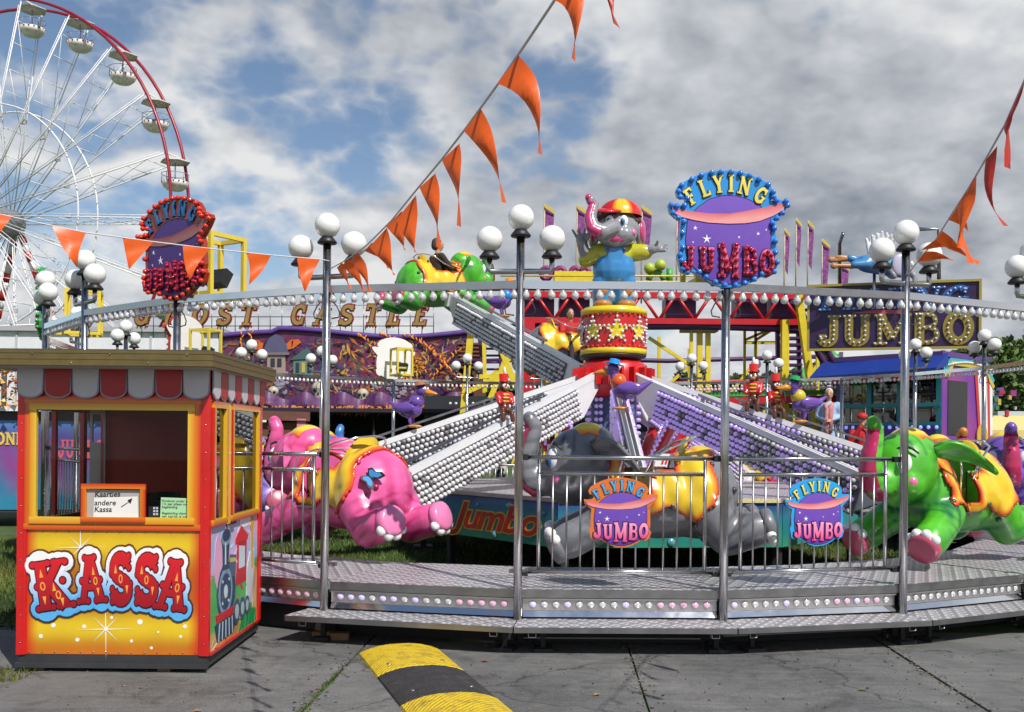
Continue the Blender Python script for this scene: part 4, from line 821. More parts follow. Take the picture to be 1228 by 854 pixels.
    for i in range(14):
        for (z) in (zb + .02, zz(638)): rv.ell((.09 + (Wd - .18) * i / 13, .009, z), .005, 6, 4)
    for i in range(9):
        for x in (.03, Wd - .03): rv.ell((x, -.001, .2 + i * .19), .005, 6, 4)
    for i in range(6): rv.ell((-.05 + i * .26, -.236, 2.13 + .06 * (i % 2)), .006, 6, 4)
    tag(rv.build('rivet', STEEL, t), kind='stuff')
booth()
# ================================================================== speed bump
def rubber(name, c, c2):
    m = mat(name, c, .62); N, L = m.node_tree.nodes, m.node_tree.links; b = N['Principled BSDF']; tc = N.new('ShaderNodeTexCoord')
    w = N.new('ShaderNodeTexWave'); w.wave_type = 'BANDS'; w.bands_direction = 'DIAGONAL'; w.inputs['Scale'].default_value = 14; w.inputs['Distortion'].default_value = 2.2; w.inputs['Detail'].default_value = 1; w.inputs['Detail Scale'].default_value = 3; L.new(tc.outputs['Object'], w.inputs[0])
    t = N.new('ShaderNodeTexNoise'); t.inputs['Scale'].default_value = 11; t.inputs['Detail'].default_value = 9; t.inputs['Roughness'].default_value = .72; L.new(tc.outputs['Object'], t.inputs[0])
    r = N.new('ShaderNodeValToRGB'); L.new(t.outputs[0], r.inputs[0]); e = r.color_ramp.elements; e[0].position = .33; e[0].color = (*c2, 1); e[1].position = .52; e[1].color = (*c, 1); L.new(r.outputs[0], b.inputs['Base Color'])
    bp = N.new('ShaderNodeBump'); bp.inputs['Strength'].default_value = .8; bp.inputs['Distance'].default_value = .008; L.new(w.outputs[0], bp.inputs['Height']); L.new(bp.outputs[0], b.inputs['Normal']); return m
YR, KR = rubber('yellow_rubber', (.66, .46, .015), (.30, .20, .03)), rubber('black_rubber', (.028, .028, .028), (.06, .055, .05))
dv = Vector((.31, -.95, 0)).normalized(); wv = Vector((.95, .31, 0)).normalized(); o0 = Vector((-1.148, 7.57, 0)) + wv * .31; o0 = o0 * GS
bt = thing('speed_bump', 'yellow and black rubber speed bump on the concrete', 'speed bump', frame(o0 + Vector((0, 0, GZ)), dv, wv, Vector((0, 0, 1))) @ Matrix.Scale(GS, 4))
for i in range(5):
    prof = [(-.31, .0), (-.305, .012), (-.25, .035), (-.16, .058), (-.07, .068), (.07, .068), (.16, .058), (.25, .035), (.305, .012), (.31, 0)]; x0, x1 = .772 * i + .004, .772 * (i + 1) - .004
    m = MB(); n = len(prof); m.add([(x0, y, z) for y, z in prof] + [(x0 + .01, y * .995, z + .004 if z > .01 else z) for y, z in prof] + [(x1 - .01, y * .995, z + .004 if z > .01 else z) for y, z in prof] + [(x1, y, z) for y, z in prof], [(j * n + i_, j * n + i_ + 1, (j + 1) * n + i_ + 1, (j + 1) * n + i_) for j in range(3) for i_ in range(n - 1)] + [tuple(range(n)), tuple(range(4 * n - 1, 3 * n - 1, -1))])
    s = m.build('rubber_section', YR if i % 2 == 0 else KR, bt, smooth=False)
    for y in (-.19, .19): MB().lathe([(.02, .0), (.02, .007), (.012, .009)], 10, Matrix.Translation(((x0 + x1) / 2 + .2, y, .048))).build('bolt', STEEL_D, s)
# ================================================================== bunting
def flag_mat(name, c):
    m = bpy.data.materials.new(name); m.use_nodes = True; N, L = m.node_tree.nodes, m.node_tree.links; b = N['Principled BSDF']; b.inputs['Base Color'].default_value = (*c, 1); b.inputs['Roughness'].default_value = .38
    tr = N.new('ShaderNodeBsdfTranslucent'); tr.inputs[0].default_value = (*c, 1); mx = N.new('ShaderNodeMixShader'); mx.inputs[0].default_value = .22; L.new(b.outputs[0], mx.inputs[1]); L.new(tr.outputs[0], mx.inputs[2]); L.new(mx.outputs[0], N['Material Output'].inputs[0]); return m
FLAG = flag_mat('orange_pennant_cloth', (.82, .125, .012)); FLAG_SHADED = flag_mat('shaded_pennant_cloth', (.52, .035, .02)); ROPE = mat('white_cord', (.62, .62, .60), .7)  # second cloth is the orange with the shade of unlit backs coloured in
def pennant(par, a, b, tip, D, m, bend=.10, sway=.0, twist=0.0):
    A, B, C = P(*a, D), P(*b, D * (1 + .012)), P(*tip, D + sway); L_ = ((A + B) / 2 - C).length; n, k = 9, 3; mb = MB(); mb.smooth = True; side = (B - A).cross(C - A).normalized(); lat = (B - A).normalized(); vs = []
    for i in range(n + 1):
        t = i / n; q = (A + B) / 2 * (1 - t) + C * t; bow = sin(pi * t) * bend * L_
        for j in range(k + 1):
            s = (j / k - .5); p = q + (B - A) * s * (1 - t * .985) + lat * bow * (-1) + side * (sin(t * 3.3 + s * 2.6 + twist) * .07 * L_ * min(1, 3 * t)); vs.append(p)
    mb.add(vs, [(i * (k + 1) + j, i * (k + 1) + j + 1, (i + 1) * (k + 1) + j + 1, (i + 1) * (k + 1) + j) for i in range(n) for j in range(k)]); mb.build('pennant', m, par)
def bunting(label, pts, flags, Df, m):
    t = thing('bunting', label, 'bunting', None); mb = MB(); mb.tube([P(x, y, d) for x, y, d in pts], .005, 6); mb.build('string', ROPE, t)
    for f in flags: pennant(t, f[0], f[1], f[2], Df(f[0][0]), f[4] if len(f) > 4 else m, f[3] if len(f) > 3 else .1, twist=rnd.uniform(-1, 1))
dm = lambda x: 1 / (.1145 + .00067 * (x - 395))
bunting('string of orange pennants rising steeply from the lamp post', [(x, y, dm(x)) for x, y in ((397, 322), (415, 312), (440, 294), (470, 264), (500, 227), (530, 191), (560, 152), (600, 97), (630, 53), (662, 5), (700, -55), (760, -150), (830, -260))],
        [((622, 67), (596, 100), (648, 185), .17), ((577, 131), (556, 157), (604, 243), .09), ((551, 172), (530, 192), (549, 271), .08), ((522, 208), (503, 225), (526, 297), .08), ((499, 234), (475, 264), (499, 303), .0), ((482, 253), (463, 272), (486, 300), .05), ((464, 273), (443, 296), (473, 330), .02), ((446, 291), (437, 301), (466, 322), .15), ((429, 303), (420, 313), (445, 350), .10), ((418, 311), (410, 318), (438, 349), .10), ((410, 315), (404, 321), (421, 346), .06), ((696, -50), (664, 0), (688, 72), .16), ((756, -144), (733, -108), (741, 32), -.1, FLAG_SHADED)], dm, FLAG)
dl = lambda x: 7.0 + 1.75 * (x / 395)
bunting('string of orange pennants crossing in front of the red sign', [(x, y, dl(x)) for x, y in ((395, 313), (384, 311), (325, 306), (250, 298), (184, 290), (103, 279), (40, 266), (0, 257), (-60, 243))],
        [((62, 271), (103, 279), (93, 320), .05), ((147, 285), (184, 290), (155, 323), .0), ((219, 294), (252, 298), (228, 335), .05), ((295, 303), (325, 306), (299, 341), -.08), ((356, 309), (384, 311), (366, 349), .02), ((-22, 252), (14, 260), (-4, 284), .0)], dl, FLAG)
dr = lambda x: 1 / (.1125 + .00088 * (x - 1088))
bunting('string of wind-blown orange pennants rising from the lamp post by the green elephant', [(x, y, dr(x)) for x, y in ((1088, 330), (1105, 308), (1122, 288), (1140, 259), (1162, 225), (1182, 191), (1205, 150), (1228, 98), (1250, 45))],
        [((1229, 98), (1214, 129), (1206, 201), -.05, FLAG_SHADED), ((1213, 131), (1204, 151), (1207, 182), .1, FLAG_SHADED), ((1196, 175), (1182, 192), (1206, 271), -.14, FLAG_SHADED), ((1171, 210), (1163, 222), (1153, 298), -.02), ((1160, 228), (1149, 245), (1163, 316), -.06), ((1149, 247), (1138, 264), (1163, 281), .1), ((1130, 277), (1122, 288), (1174, 316), .0), ((1124, 286), (1104, 300), (1150, 299), .12), ((1110, 302), (1100, 314), (1143, 312), .1), ((1262, 30), (1244, 62), (1240, 170), -.1, FLAG_SHADED)], dr, FLAG)
# ================================================================== elephant cars
HB = Vector((1.54, 15.3, 0)); RE = 5.4; ANG0 = -2.0
def elephant_parts():
    m = MB(); e = m.ell; c = m.cap
    e((-.12, 0, .02), (.74, .47, .44)); e((-.52, 0, .06), (.44, .49, .48)); e((.30, 0, .06), (.38, .40, .42))
    e((.74, 0, .36), (.37, .38, .40), 18, 12); e((.88, .17, .20), (.20, .19, .19)); e((.88, -.17, .20), (.20, .19, .19)); e((.84, 0, .05), (.20, .19, .13)); e((.62, 0, .56), (.28, .27, .24))
    tr = [(.98, 0, .30), (1.12, 0, .16), (1.23, 0, .17), (1.29, 0, .30), (1.29, 0, .48), (1.24, 0, .64), (1.21, 0, .76), (1.27, 0, .85)]; rr = [.17, .155, .14, .125, .11, .095, .085, .085]
    for i in range(len(tr) - 1): c(tr[i], tr[i + 1], rr[i], rr[i + 1])
    for s in (1, -1):
        c((.34, .27 * s, -.14), (.62, .37 * s, -.30), .22, .19); c((.62, .37 * s, -.30), (.86, .41 * s, -.42), .19, .195)
        c((-.60, .29 * s, -.10), (-.78, .34 * s, -.36), .27, .20); c((-.78, .34 * s, -.36), (-1.06, .38 * s, -.27), .20, .195)
    body0 = blob(m, .028, 7)
    bvh = BVHTree.FromPolygons([v.co[:] for v in body0.vertices], [p.vertices[:] for p in body0.polygons])
    cut = MB(); cut.box((.02, 0, .4), (.54, .64, 1.2)); cme = cut.build('cut', WHITE, me_only=True); cut = MB(); cut.box((.145, .4, .46), (.27, .9, 1.2)); cme2 = cut.build('cut', WHITE, me_only=True)
    def boolean(o):
        out = []
        for q in (cme, cme2): co = bpy.data.objects.new('cut', q); COL.objects.link(co); b = o.modifiers.new('b', 'BOOLEAN'); b.object = co; b.operation = 'DIFFERENCE'; b.solver = 'EXACT'; out.append(co)
        return out
    body = with_mods(body0, [boolean]); bpy.data.meshes.remove(cme); bpy.data.meshes.remove(cme2)
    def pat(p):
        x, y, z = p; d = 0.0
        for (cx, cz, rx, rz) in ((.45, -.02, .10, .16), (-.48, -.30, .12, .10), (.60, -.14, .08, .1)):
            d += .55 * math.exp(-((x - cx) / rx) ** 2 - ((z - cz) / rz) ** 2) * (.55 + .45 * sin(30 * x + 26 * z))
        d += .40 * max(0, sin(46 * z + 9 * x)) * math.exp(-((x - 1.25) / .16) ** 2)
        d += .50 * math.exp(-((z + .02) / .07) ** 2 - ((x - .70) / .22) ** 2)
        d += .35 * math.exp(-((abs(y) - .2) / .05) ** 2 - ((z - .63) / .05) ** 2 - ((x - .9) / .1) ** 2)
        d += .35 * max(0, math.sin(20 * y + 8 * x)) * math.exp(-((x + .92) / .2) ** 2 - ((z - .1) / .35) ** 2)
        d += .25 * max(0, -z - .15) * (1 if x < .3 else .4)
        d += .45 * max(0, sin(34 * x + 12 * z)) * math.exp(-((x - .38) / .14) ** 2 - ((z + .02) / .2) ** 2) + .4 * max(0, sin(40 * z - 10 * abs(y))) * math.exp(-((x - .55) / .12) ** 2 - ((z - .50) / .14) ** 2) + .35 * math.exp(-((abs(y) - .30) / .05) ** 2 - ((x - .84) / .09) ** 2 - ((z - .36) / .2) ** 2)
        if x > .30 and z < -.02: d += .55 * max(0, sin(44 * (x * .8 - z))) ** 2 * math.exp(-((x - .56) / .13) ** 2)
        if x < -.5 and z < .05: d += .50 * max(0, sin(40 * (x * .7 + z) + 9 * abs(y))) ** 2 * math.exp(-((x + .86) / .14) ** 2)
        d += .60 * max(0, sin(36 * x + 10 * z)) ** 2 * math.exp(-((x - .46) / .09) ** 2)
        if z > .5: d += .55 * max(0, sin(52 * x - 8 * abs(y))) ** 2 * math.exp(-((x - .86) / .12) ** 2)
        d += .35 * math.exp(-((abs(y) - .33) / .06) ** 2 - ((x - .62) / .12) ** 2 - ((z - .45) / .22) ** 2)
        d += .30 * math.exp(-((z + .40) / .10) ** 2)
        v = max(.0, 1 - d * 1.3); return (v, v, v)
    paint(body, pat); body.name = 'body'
    parts = {'body': (body, 'skin')}
    # saddle cloth laid over the body
    nx, nf = 56, 72; vs = []; keep = {}; edge = {}; xs = [-.66 + 1.12 * i / nx for i in range(nx + 1)]; fs_ = [-112 + 224 * j / nf for j in range(nf + 1)]
    def inside(x, f):
        xr = (x + .1) / .56; hem = 104 + 7 * sin(13 * x + .5) - 20 * max(0, abs(xr) - .62)
        if abs(f) > hem: return hem - abs(f)
        d = min(hem - abs(f), (x + .64 + .03 * sin(f / 9)) * 90, (.44 + .02 * sin(f / 7) - x) * 90)
        o = min((x + .24) * 90, (.285 - x) * 90, 50 - abs(f)); d = min(d, -o) if o > -40 else d
        if f > 0: o2 = min((x - .02) * 90, (.272 - x) * 90, 92 - f, f + 4); d = min(d, -o2)
        return d
    for x in xs:
        for f in fs_:
            a = radians(f); d = Vector((0, sin(a), cos(a))); o = Vector((x, 0, .0)); h = bvh.ray_cast(o + d * 1.5, -d)
            q = h[0] if h[0] is not None else o + d * .45
            if (q - o).length > .56: q = o + d * .56
            vs.append(q + d * (.022 + .012 * sin(20 * x + f / 11)))
    m = MB(); m.smooth = True; idx = {}; fl = []; colr = []
    for i in range(nx):
        for j in range(nf):
            if inside((xs[i] + xs[i + 1]) / 2, (fs_[j] + fs_[j + 1]) / 2) > 0:
                q = [i * (nf + 1) + j, i * (nf + 1) + j + 1, (i + 1) * (nf + 1) + j + 1, (i + 1) * (nf + 1) + j]
                for w in q:
                    if w not in idx: idx[w] = len(idx)
                fl.append([idx[w] for w in q])
    order = sorted(idx, key=idx.get); m.add([vs[w] for w in order], fl)
    for q, w in enumerate(order):
        x, f = xs[w // (nf + 1)], fs_[w % (nf + 1)]; d = inside(x, f); st = max(0, sin(x * 26 + abs(f) * .05)) ** 3
        c = lerp((.58, .03, .008), (.72, .18, .012), min(1, max(0, d / 4))); c = lerp(c, (.76, .52, .025), min(1, max(0, (d - 3) / 5))); st = st * max(0, sin(abs(f) * .06 + 1)); c = lerp(c, (.66, .10, .01), .8 * st); m.cols[q] = c
    sm_ = m.build('saddle_cloth', PAINT, me_only=True)
    def sol(o):
        s = o.modifiers.new('s', 'SOLIDIFY'); s.thickness = .035; s.offset = 0.3; return []
    sm2 = with_mods(sm_, [sol]); sm2.name = 'saddle_cloth'; parts['saddle_cloth'] = (sm2, None)
    # seat tub
    sy = mat('seat_yellow', (.62, .42, .02), .3, coat=.3, vary=.08)
    m = MB(); m.smooth = True; n = 14
    prof = lambda w, x, zt: [(x - .13 * (1 - (2 * j / n - 1) ** 2) * .9, -w + 2 * w * j / n, zt * (1 - .55 * abs(2 * j / n - 1) ** 3)) for j in range(n + 1)]
    lo = [(-.19, -.30 + .6 * j / n, -.16) for j in range(n + 1)]; hi = prof(.33, -.27, .66); lo2 = [(x - .03, y, z) for x, y, z in lo]; hi2 = [(x - .035, y * 1.06, z + .012) for x, y, z in hi]
    k = n + 1; m.add(lo + hi + hi2 + lo2, [(a * k + j, a * k + j + 1, (a + 1) * k + j + 1, (a + 1) * k + j) for a in range(3) for j in range(n)]); parts['backrest'] = (m.build('backrest', sy, me_only=True), None)
    m = MB(); m.box((.02, 0, -.185), (.53, .62, .02)); m.box((.27, 0, .06), (.02, .62, .46)); m.box((.02, -.305, .08), (.52, .02, .5)); m.box((-.05, .305, .08), (.1, .02, .46)); parts['seat_tub'] = (m.build('seat_tub', mat('tub_lining', (.10, .07, .015), .5), me_only=True), None)
    m = MB(); m.box((-.12, 0, -.06), (.24, .58, .12)); parts['seat'] = (m.build('seat', sy, me_only=True), None)
    m = MB(); m.box((.145, .42, -.135), (.24, .10, .025)); parts['foot_plate'] = (m.build('foot_plate', STEEL_D, me_only=True), None)
    m = MB(); m.tube([(.10, .44, .24), (.02, .47, .42), (-.12, .45, .52), (-.30, .40, .60), (-.46, .22, .66), (-.50, 0, .68), (-.46, -.22, .66), (-.30, -.40, .60), (-.10, -.43, .46), (.16, -.38, .38)], .013, 8); parts['hand_rail'] = (m.build('hand_rail', CHROME, me_only=True), None)
    m = MB(); m.tube([(.30, .42, .10), (.34, .46, .30), (.30, .42, .46), (.24, .2, .52), (.24, -.2, .52), (.28, -.36, .44)], .011, 8); m.tube([(-.04, .42, .24), (.0, .46, .34), (-.02, .47, .44)], .011, 8); parts['grab_bar'] = (m.build('grab_bar', CHROME, me_only=True), None)
    # cap on the head
    m = MB(); m.smooth = True; n, kk = 28, 6; vs = []
    for i in range(kk + 1):
        t = i / kk; ph = t * 1.05
        for j in range(n):
            a = 2 * pi * j / n; r = .27 * sin(ph) * (1 + (.10 * sin(7 * a) if i == kk else 0)); vs.append((.64 + r * cos(a) * .95, r * sin(a), .545 + .27 * cos(ph) - (.02 * sin(7 * a) if i == kk else 0)))
    m.add(vs, [(i * n + j, i * n + (j + 1) % n, (i + 1) * n + (j + 1) % n, (i + 1) * n + j) for i in range(kk) for j in range(n)]); m.cols = [(.76, .58, .04) if i < kk - 1 else ((.72, .30, .02) if i < kk else (.62, .05, .01)) for i in range(kk + 1) for j in range(n)]
    parts['head_cap'] = (m.build('head_cap', PAINT, me_only=True), None)
    # ears
    for s in (1, -1):
        m = MB(); m.smooth = True; nu, nv = 12, 8; vs = []
        for i in range(nu + 1):
            u = i / nu; w = .26 * sin(pi * min(1, .12 + u * .9)) ** .7 * (1.05 - .35 * u)
            for j in range(nv + 1):
                v = j / nv - .5; wav = .02 * sin(v * 22 + u * 3)
                vs.append((.60 - .46 * u + v * w * .55, s * (.30 + .46 * u + wav * .4), .54 - .24 * u * u + .05 * sin(pi * u) + v * w * .95 + wav))
        m.add(vs, [(i * (nv + 1) + j, i * (nv + 1) + j + 1, (i + 1) * (nv + 1) + j + 1, (i + 1) * (nv + 1) + j) for i in range(nu) for j in range(nv)])
        def sol2(o):
            q = o.modifiers.new('s', 'SOLIDIFY'); q.thickness = .05; q.offset = 0; b = o.modifiers.new('u', 'SUBSURF'); b.levels = 1; return []
        em = with_mods(m.build('ear', WHITE, me_only=True), [sol2]); paint(em, lambda p: (1 - .35 * max(0, sin(p[2] * 34 + p[0] * 20)),) * 3); em.name = 'ear'; parts['ear' + str(s)] = (em, 'skin')
    # eyes, toes, soles, trunk front
    for s in (1, -1):
        m = MB(); m.ell((0, 0, 0), (.07, .085, .12), 16, 10, Matrix.Translation((1.005, .20 * s, .42)) @ Matrix.Rotation(.55 * s, 4, 'Z') @ Matrix.Rotation(.12 * s, 4, 'X'))
        parts['eye%d' % s] = (m.build('eye', mat('eye_white', (.82, .82, .82), .12, coat=.6), me_only=True), None)
        m = MB(); m.ell((0, 0, 0), (.045, .055, .08), 14, 8, Matrix.Translation((1.04, .215 * s, .405)) @ Matrix.Rotation(.55 * s, 4, 'Z')); parts['iris%d' % s] = (m.build('iris', mat('iris_blue', (.02, .16, .50), .12, coat=.6), me_only=True), None)
        m = MB(); m.ell((0, 0, 0), (.03, .032, .05), 12, 8, Matrix.Translation((1.066, .225 * s, .40)) @ Matrix.Rotation(.55 * s, 4, 'Z')); parts['pupil%d' % s] = (m.build('pupil', BLACK, me_only=True), None)
        m = MB(); m.tube([(.93, .33 * s, .52), (.98, .28 * s, .575), (1.0, .20 * s, .60), (1.02, .12 * s, .575)], [.008, .016, .016, .006], 6); parts['eyebrow%d' % s] = (m.build('eyebrow', 'dark', me_only=True) if False else m.build('eyebrow', BLACK, me_only=True), None)
        m = MB(); m.ell((.958, .262 * s, .215), (.075, .075, .075), 14, 10); parts['blush%d' % s] = (m.build('blush', mat('cheek_pink', (.80, .16, .36), .25, coat=.4), me_only=True), None)
        f = look((.62, .37 * s, -.30), (.86, .41 * s, -.42)); b = look((-.78, .34 * s, -.36), (-1.06, .38 * s, -.27))
        for nm, T, l in (('f', f, .27), ('b', b, .295)):
            m = MB(); m.lathe([(.17, l + .09), (.178, l + .125), (.17, l + .185), (.13, l + .205), (1e-5, l + .21)], 20, T @ Matrix.Rotation(pi / 2, 4, 'Y')); parts['sole_%s%d' % (nm, s)] = (m.build('sole', mat('sole_pink', (.50, .07, .14), .3, coat=.4) if nm == 'f' else None or mat('sole_pink', (.5, .07, .14), .3, coat=.4), me_only=True), 'sole')
            up = -1 if nm == 'f' else 1
            for i, a in enumerate((-.95, -.32, .32, .95)):
                m = MB(); m.ell((0, 0, 0), (.055, .058, .06), 12, 8, T @ Matrix.Translation((l + .125, .165 * sin(a), .165 * cos(a) * (1 if nm == 'f' else -1)))); parts['toe_%s%d_%d' % (nm, s, i)] = (m.build('toenail', mat('toenail_white', (.82, .82, .80), .15, coat=.6), me_only=True), None)
    m = MB(); m.smooth = True; m.c = (.5, .02, .1)
    tr2 = [Vector(q) for q in tr]; seg = []
    for i in range(len(tr2) - 1):
        for q in range(4): seg.append((tr2[i].lerp(tr2[i + 1], q / 4), rr[i] + (rr[i + 1] - rr[i]) * q / 4, (tr2[i + 1] - tr2[i]).normalized()))
    vs = []; kk = 7
    for i, (p, r, d) in enumerate(seg[4:]):
        nrm = Vector((0, 1, 0)).cross(d).normalized(); nrm = nrm if nrm.x > 0 or nrm.z < 0 else nrm
        rg = r + .006 + .014 * abs(sin(i * pi / 2.0))
        for j in range(kk): a = radians(-58 + 116 * j / (kk - 1)); vs.append(p + (-nrm * cos(a) if False else nrm * cos(a)) * rg + Vector((0, 1, 0)) * sin(a) * rg)
    m.add(vs, [(i * kk + j, i * kk + j + 1, (i + 1) * kk + j + 1, (i + 1) * kk + j) for i in range(len(seg) - 5) for j in range(kk - 1)]); parts['trunk_front'] = (m.build('trunk_front', mat('trunk_magenta', (.45, .02, .10), .28, coat=.4), me_only=True), None)
    m = MB()
    for (x, y, z) in ((-.75, .42, .22), (-.62, .36, .40), (-.86, .30, .12), (-.40, .46, -.26), (-.7, -.42, .25), (.42, .40, -.02), (-.30, .52, .02), (-.2, .50, -.05)):
        h = bvh.find_nearest(Vector((x, y, z)))[0]; m.ell(tuple(h), (.035, .035, .035), 10, 6)
    parts['wart'] = (m.build('skin_bump', WHITE, me_only=True), 'skin')
    return parts
EP = elephant_parts()
def skin_mat(name, main, darkc):
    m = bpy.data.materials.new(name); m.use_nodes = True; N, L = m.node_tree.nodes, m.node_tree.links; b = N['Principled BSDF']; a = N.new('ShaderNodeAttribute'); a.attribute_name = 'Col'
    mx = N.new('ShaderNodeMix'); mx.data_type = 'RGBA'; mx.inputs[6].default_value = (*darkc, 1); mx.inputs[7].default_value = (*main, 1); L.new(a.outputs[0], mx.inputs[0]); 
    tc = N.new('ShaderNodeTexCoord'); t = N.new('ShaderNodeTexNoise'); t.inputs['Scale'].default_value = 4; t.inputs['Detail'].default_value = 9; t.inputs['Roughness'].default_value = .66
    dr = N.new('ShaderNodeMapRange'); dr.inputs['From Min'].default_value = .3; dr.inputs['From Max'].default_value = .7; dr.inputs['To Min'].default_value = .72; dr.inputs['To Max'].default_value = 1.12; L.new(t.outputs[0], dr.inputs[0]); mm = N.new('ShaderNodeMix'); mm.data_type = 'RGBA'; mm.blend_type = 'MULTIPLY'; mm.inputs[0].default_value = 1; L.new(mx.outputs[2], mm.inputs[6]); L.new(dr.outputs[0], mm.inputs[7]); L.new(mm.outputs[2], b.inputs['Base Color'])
    bn = N.new('ShaderNodeTexNoise'); bn.inputs['Scale'].default_value = 9; bn.inputs['Detail'].default_value = 3; L.new(tc.outputs['Object'], bn.inputs[0]); bu = N.new('ShaderNodeBump'); bu.inputs['Strength'].default_value = .18; bu.inputs['Distance'].default_value = .02; L.new(bn.outputs[0], bu.inputs['Height']); L.new(bu.outputs[0], b.inputs['Normal'])
    L.new(tc.outputs['Object'], t.inputs[0]); r = N.new('ShaderNodeMapRange'); r.inputs['To Min'].default_value = .22; r.inputs['To Max'].default_value = .50; L.new(t.outputs[0], r.inputs[0]); L.new(r.outputs[0], b.inputs['Roughness'])
    b.inputs['Coat Weight'].default_value = .3; b.inputs['Coat Roughness'].default_value = .14; return m
SK = {'pink': ((.80, .125, .36), (.42, .008, .10)), 'grey': ((.19, .195, .215), (.03, .033, .05)), 'green': ((.095, .50, .022), (.003, .12, .04)), 'purple': ((.17, .09, .42), (.04, .015, .14)), 'lavender': ((.42, .33, .72), (.12, .07, .35)), 'blue': ((.06, .22, .6), (.01, .05, .2)), 'orange': ((.66, .25, .03), (.3, .05, .01))}
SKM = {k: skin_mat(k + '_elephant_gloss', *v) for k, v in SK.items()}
def rigid(me, m):                       # same shape, other paint
    c = me.copy(); c.materials.clear(); c.materials.append(m); return c
SKIN_ME = {}
def elephant(k, colr, z, label, pitch=0.0, rad=RE, yaw=0.0, shift=0.0):
    th = radians(ANG0 + 36 * k); pos = HB + Vector((sin(th) * rad, -cos(th) * rad, z)); hd = Vector((-cos(th), -sin(th), 0)); pos = pos + hd * shift
    T = frame(pos, hd, Vector((0, 0, 1)).cross(hd), Vector((0, 0, 1))) @ Matrix.Rotation(yaw, 4, 'Z') @ Matrix.Rotation(-pitch, 4, 'Y') @ Matrix.Scale(.93, 4)
    t = thing('elephant_car', label, 'ride car', T, 'elephant cars of the ride')
    eyes = {}
    for nm, (me, kind) in EP.items():
        if kind == 'skin':
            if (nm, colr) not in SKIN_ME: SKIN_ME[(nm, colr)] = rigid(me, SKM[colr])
            me = SKIN_ME[(nm, colr)]
        if kind == 'sole' and colr == 'pink':
            if ('sole', nm) not in SKIN_ME: SKIN_ME[('sole', nm)] = rigid(me, mat('sole_light_pink', (.76, .20, .42), .25, coat=.4))
            me = SKIN_ME[('sole', nm)]
        if kind == 'sole' and colr == 'grey':
            if ('soleg', nm) not in SKIN_ME: SKIN_ME[('soleg', nm)] = rigid(me, mat('sole_grey', (.16, .16, .18), .4, coat=.3))
            me = SKIN_ME[('soleg', nm)]
        base = me.name.split('.')[0]
        par = t
        if base in ('iris', 'pupil'): par = eyes[nm[-2:] if nm.endswith('-1') else nm[-1:]]
        o = obj(base, me, par)
        if base == 'eye': eyes[nm[-2:] if nm.endswith('-1') else nm[-1:]] = o
        if base == 'skin_bump': tag(o, kind='stuff')
    return t, T
elephant(0, 'grey', 1.06, 'grey elephant car with yellow saddle behind the orange emblem railing')
pinkT = elephant(-1, 'pink', 1.03, 'pink elephant car with a blue butterfly on its rump', rad=5.5)
elephant(1, 'green', 1.05, 'bright green elephant car hovering low with raised trunk', rad=5.5)
elephant(2, 'purple', 1.05, 'purple elephant car behind the low green elephant', rad=5.35)
elephant(-2, 'lavender', 1.03, 'lavender elephant car behind the pink elephant')
elephant(-3, 'blue', 1.03, 'blue elephant car on the far left of the ride'); elephant(3, 'orange', 1.03, 'orange elephant car on the far right of the ride')
grT = elephant(-4, 'green', 4.62, 'green elephant car raised high with a rider in a dark jacket', .05)
elephant(4, 'pink', .95, 'pink elephant car low behind the grey elephant')
orT = elephant(5, 'grey', 3.55, 'raised elephant car with orange saddle beside the star drum', .04, shift=-.55)
# butterfly
bt = thing('butterfly_ornament', 'blue and black butterfly on the pink elephant rump', 'ornament', None)
bf, bk = mat('butterfly_blue', (.05, .25, .55), .3, coat=.3), mat('butterfly_black', (.01, .012, .02), .4)
def bfly():
    Tm = pinkT[1]; c = Vector((-.80, .33, .21)); n = Vector((-.62, .66, .42)).normalized(); ux = Vector((.55, .75, -.35)); ux = (ux - n * ux.dot(n)).normalized(); uy = n.cross(ux); T = Tm @ frame(c + n * .035, ux, uy, n) @ Matrix.Rotation(.5, 4, 'Z')
    for s in (1, -1):
        W_ = [(0, .01), (.05, .10), (.115, .13), (.125, .07), (.09, .01), (.10, -.05), (.06, -.085), (.0, -.03)]
        Ts = T @ Matrix.Rotation(-.30 * s, 4, 'Y')
        wg = MB().prism([(x * s, y) for x, y in W_][::s], 0, .006, Ts).build('wing', bk, bt)
        MB().prism([((x * .72 + .012) * s, y * .72) for x, y in W_][::s], .005, .009, Ts).build('wing_patch', bf, wg)
    MB().ell((0, 0, .008), (.010, .06, .012), 8, 6, T).build('butterfly_body', bk, bt)
bfly()
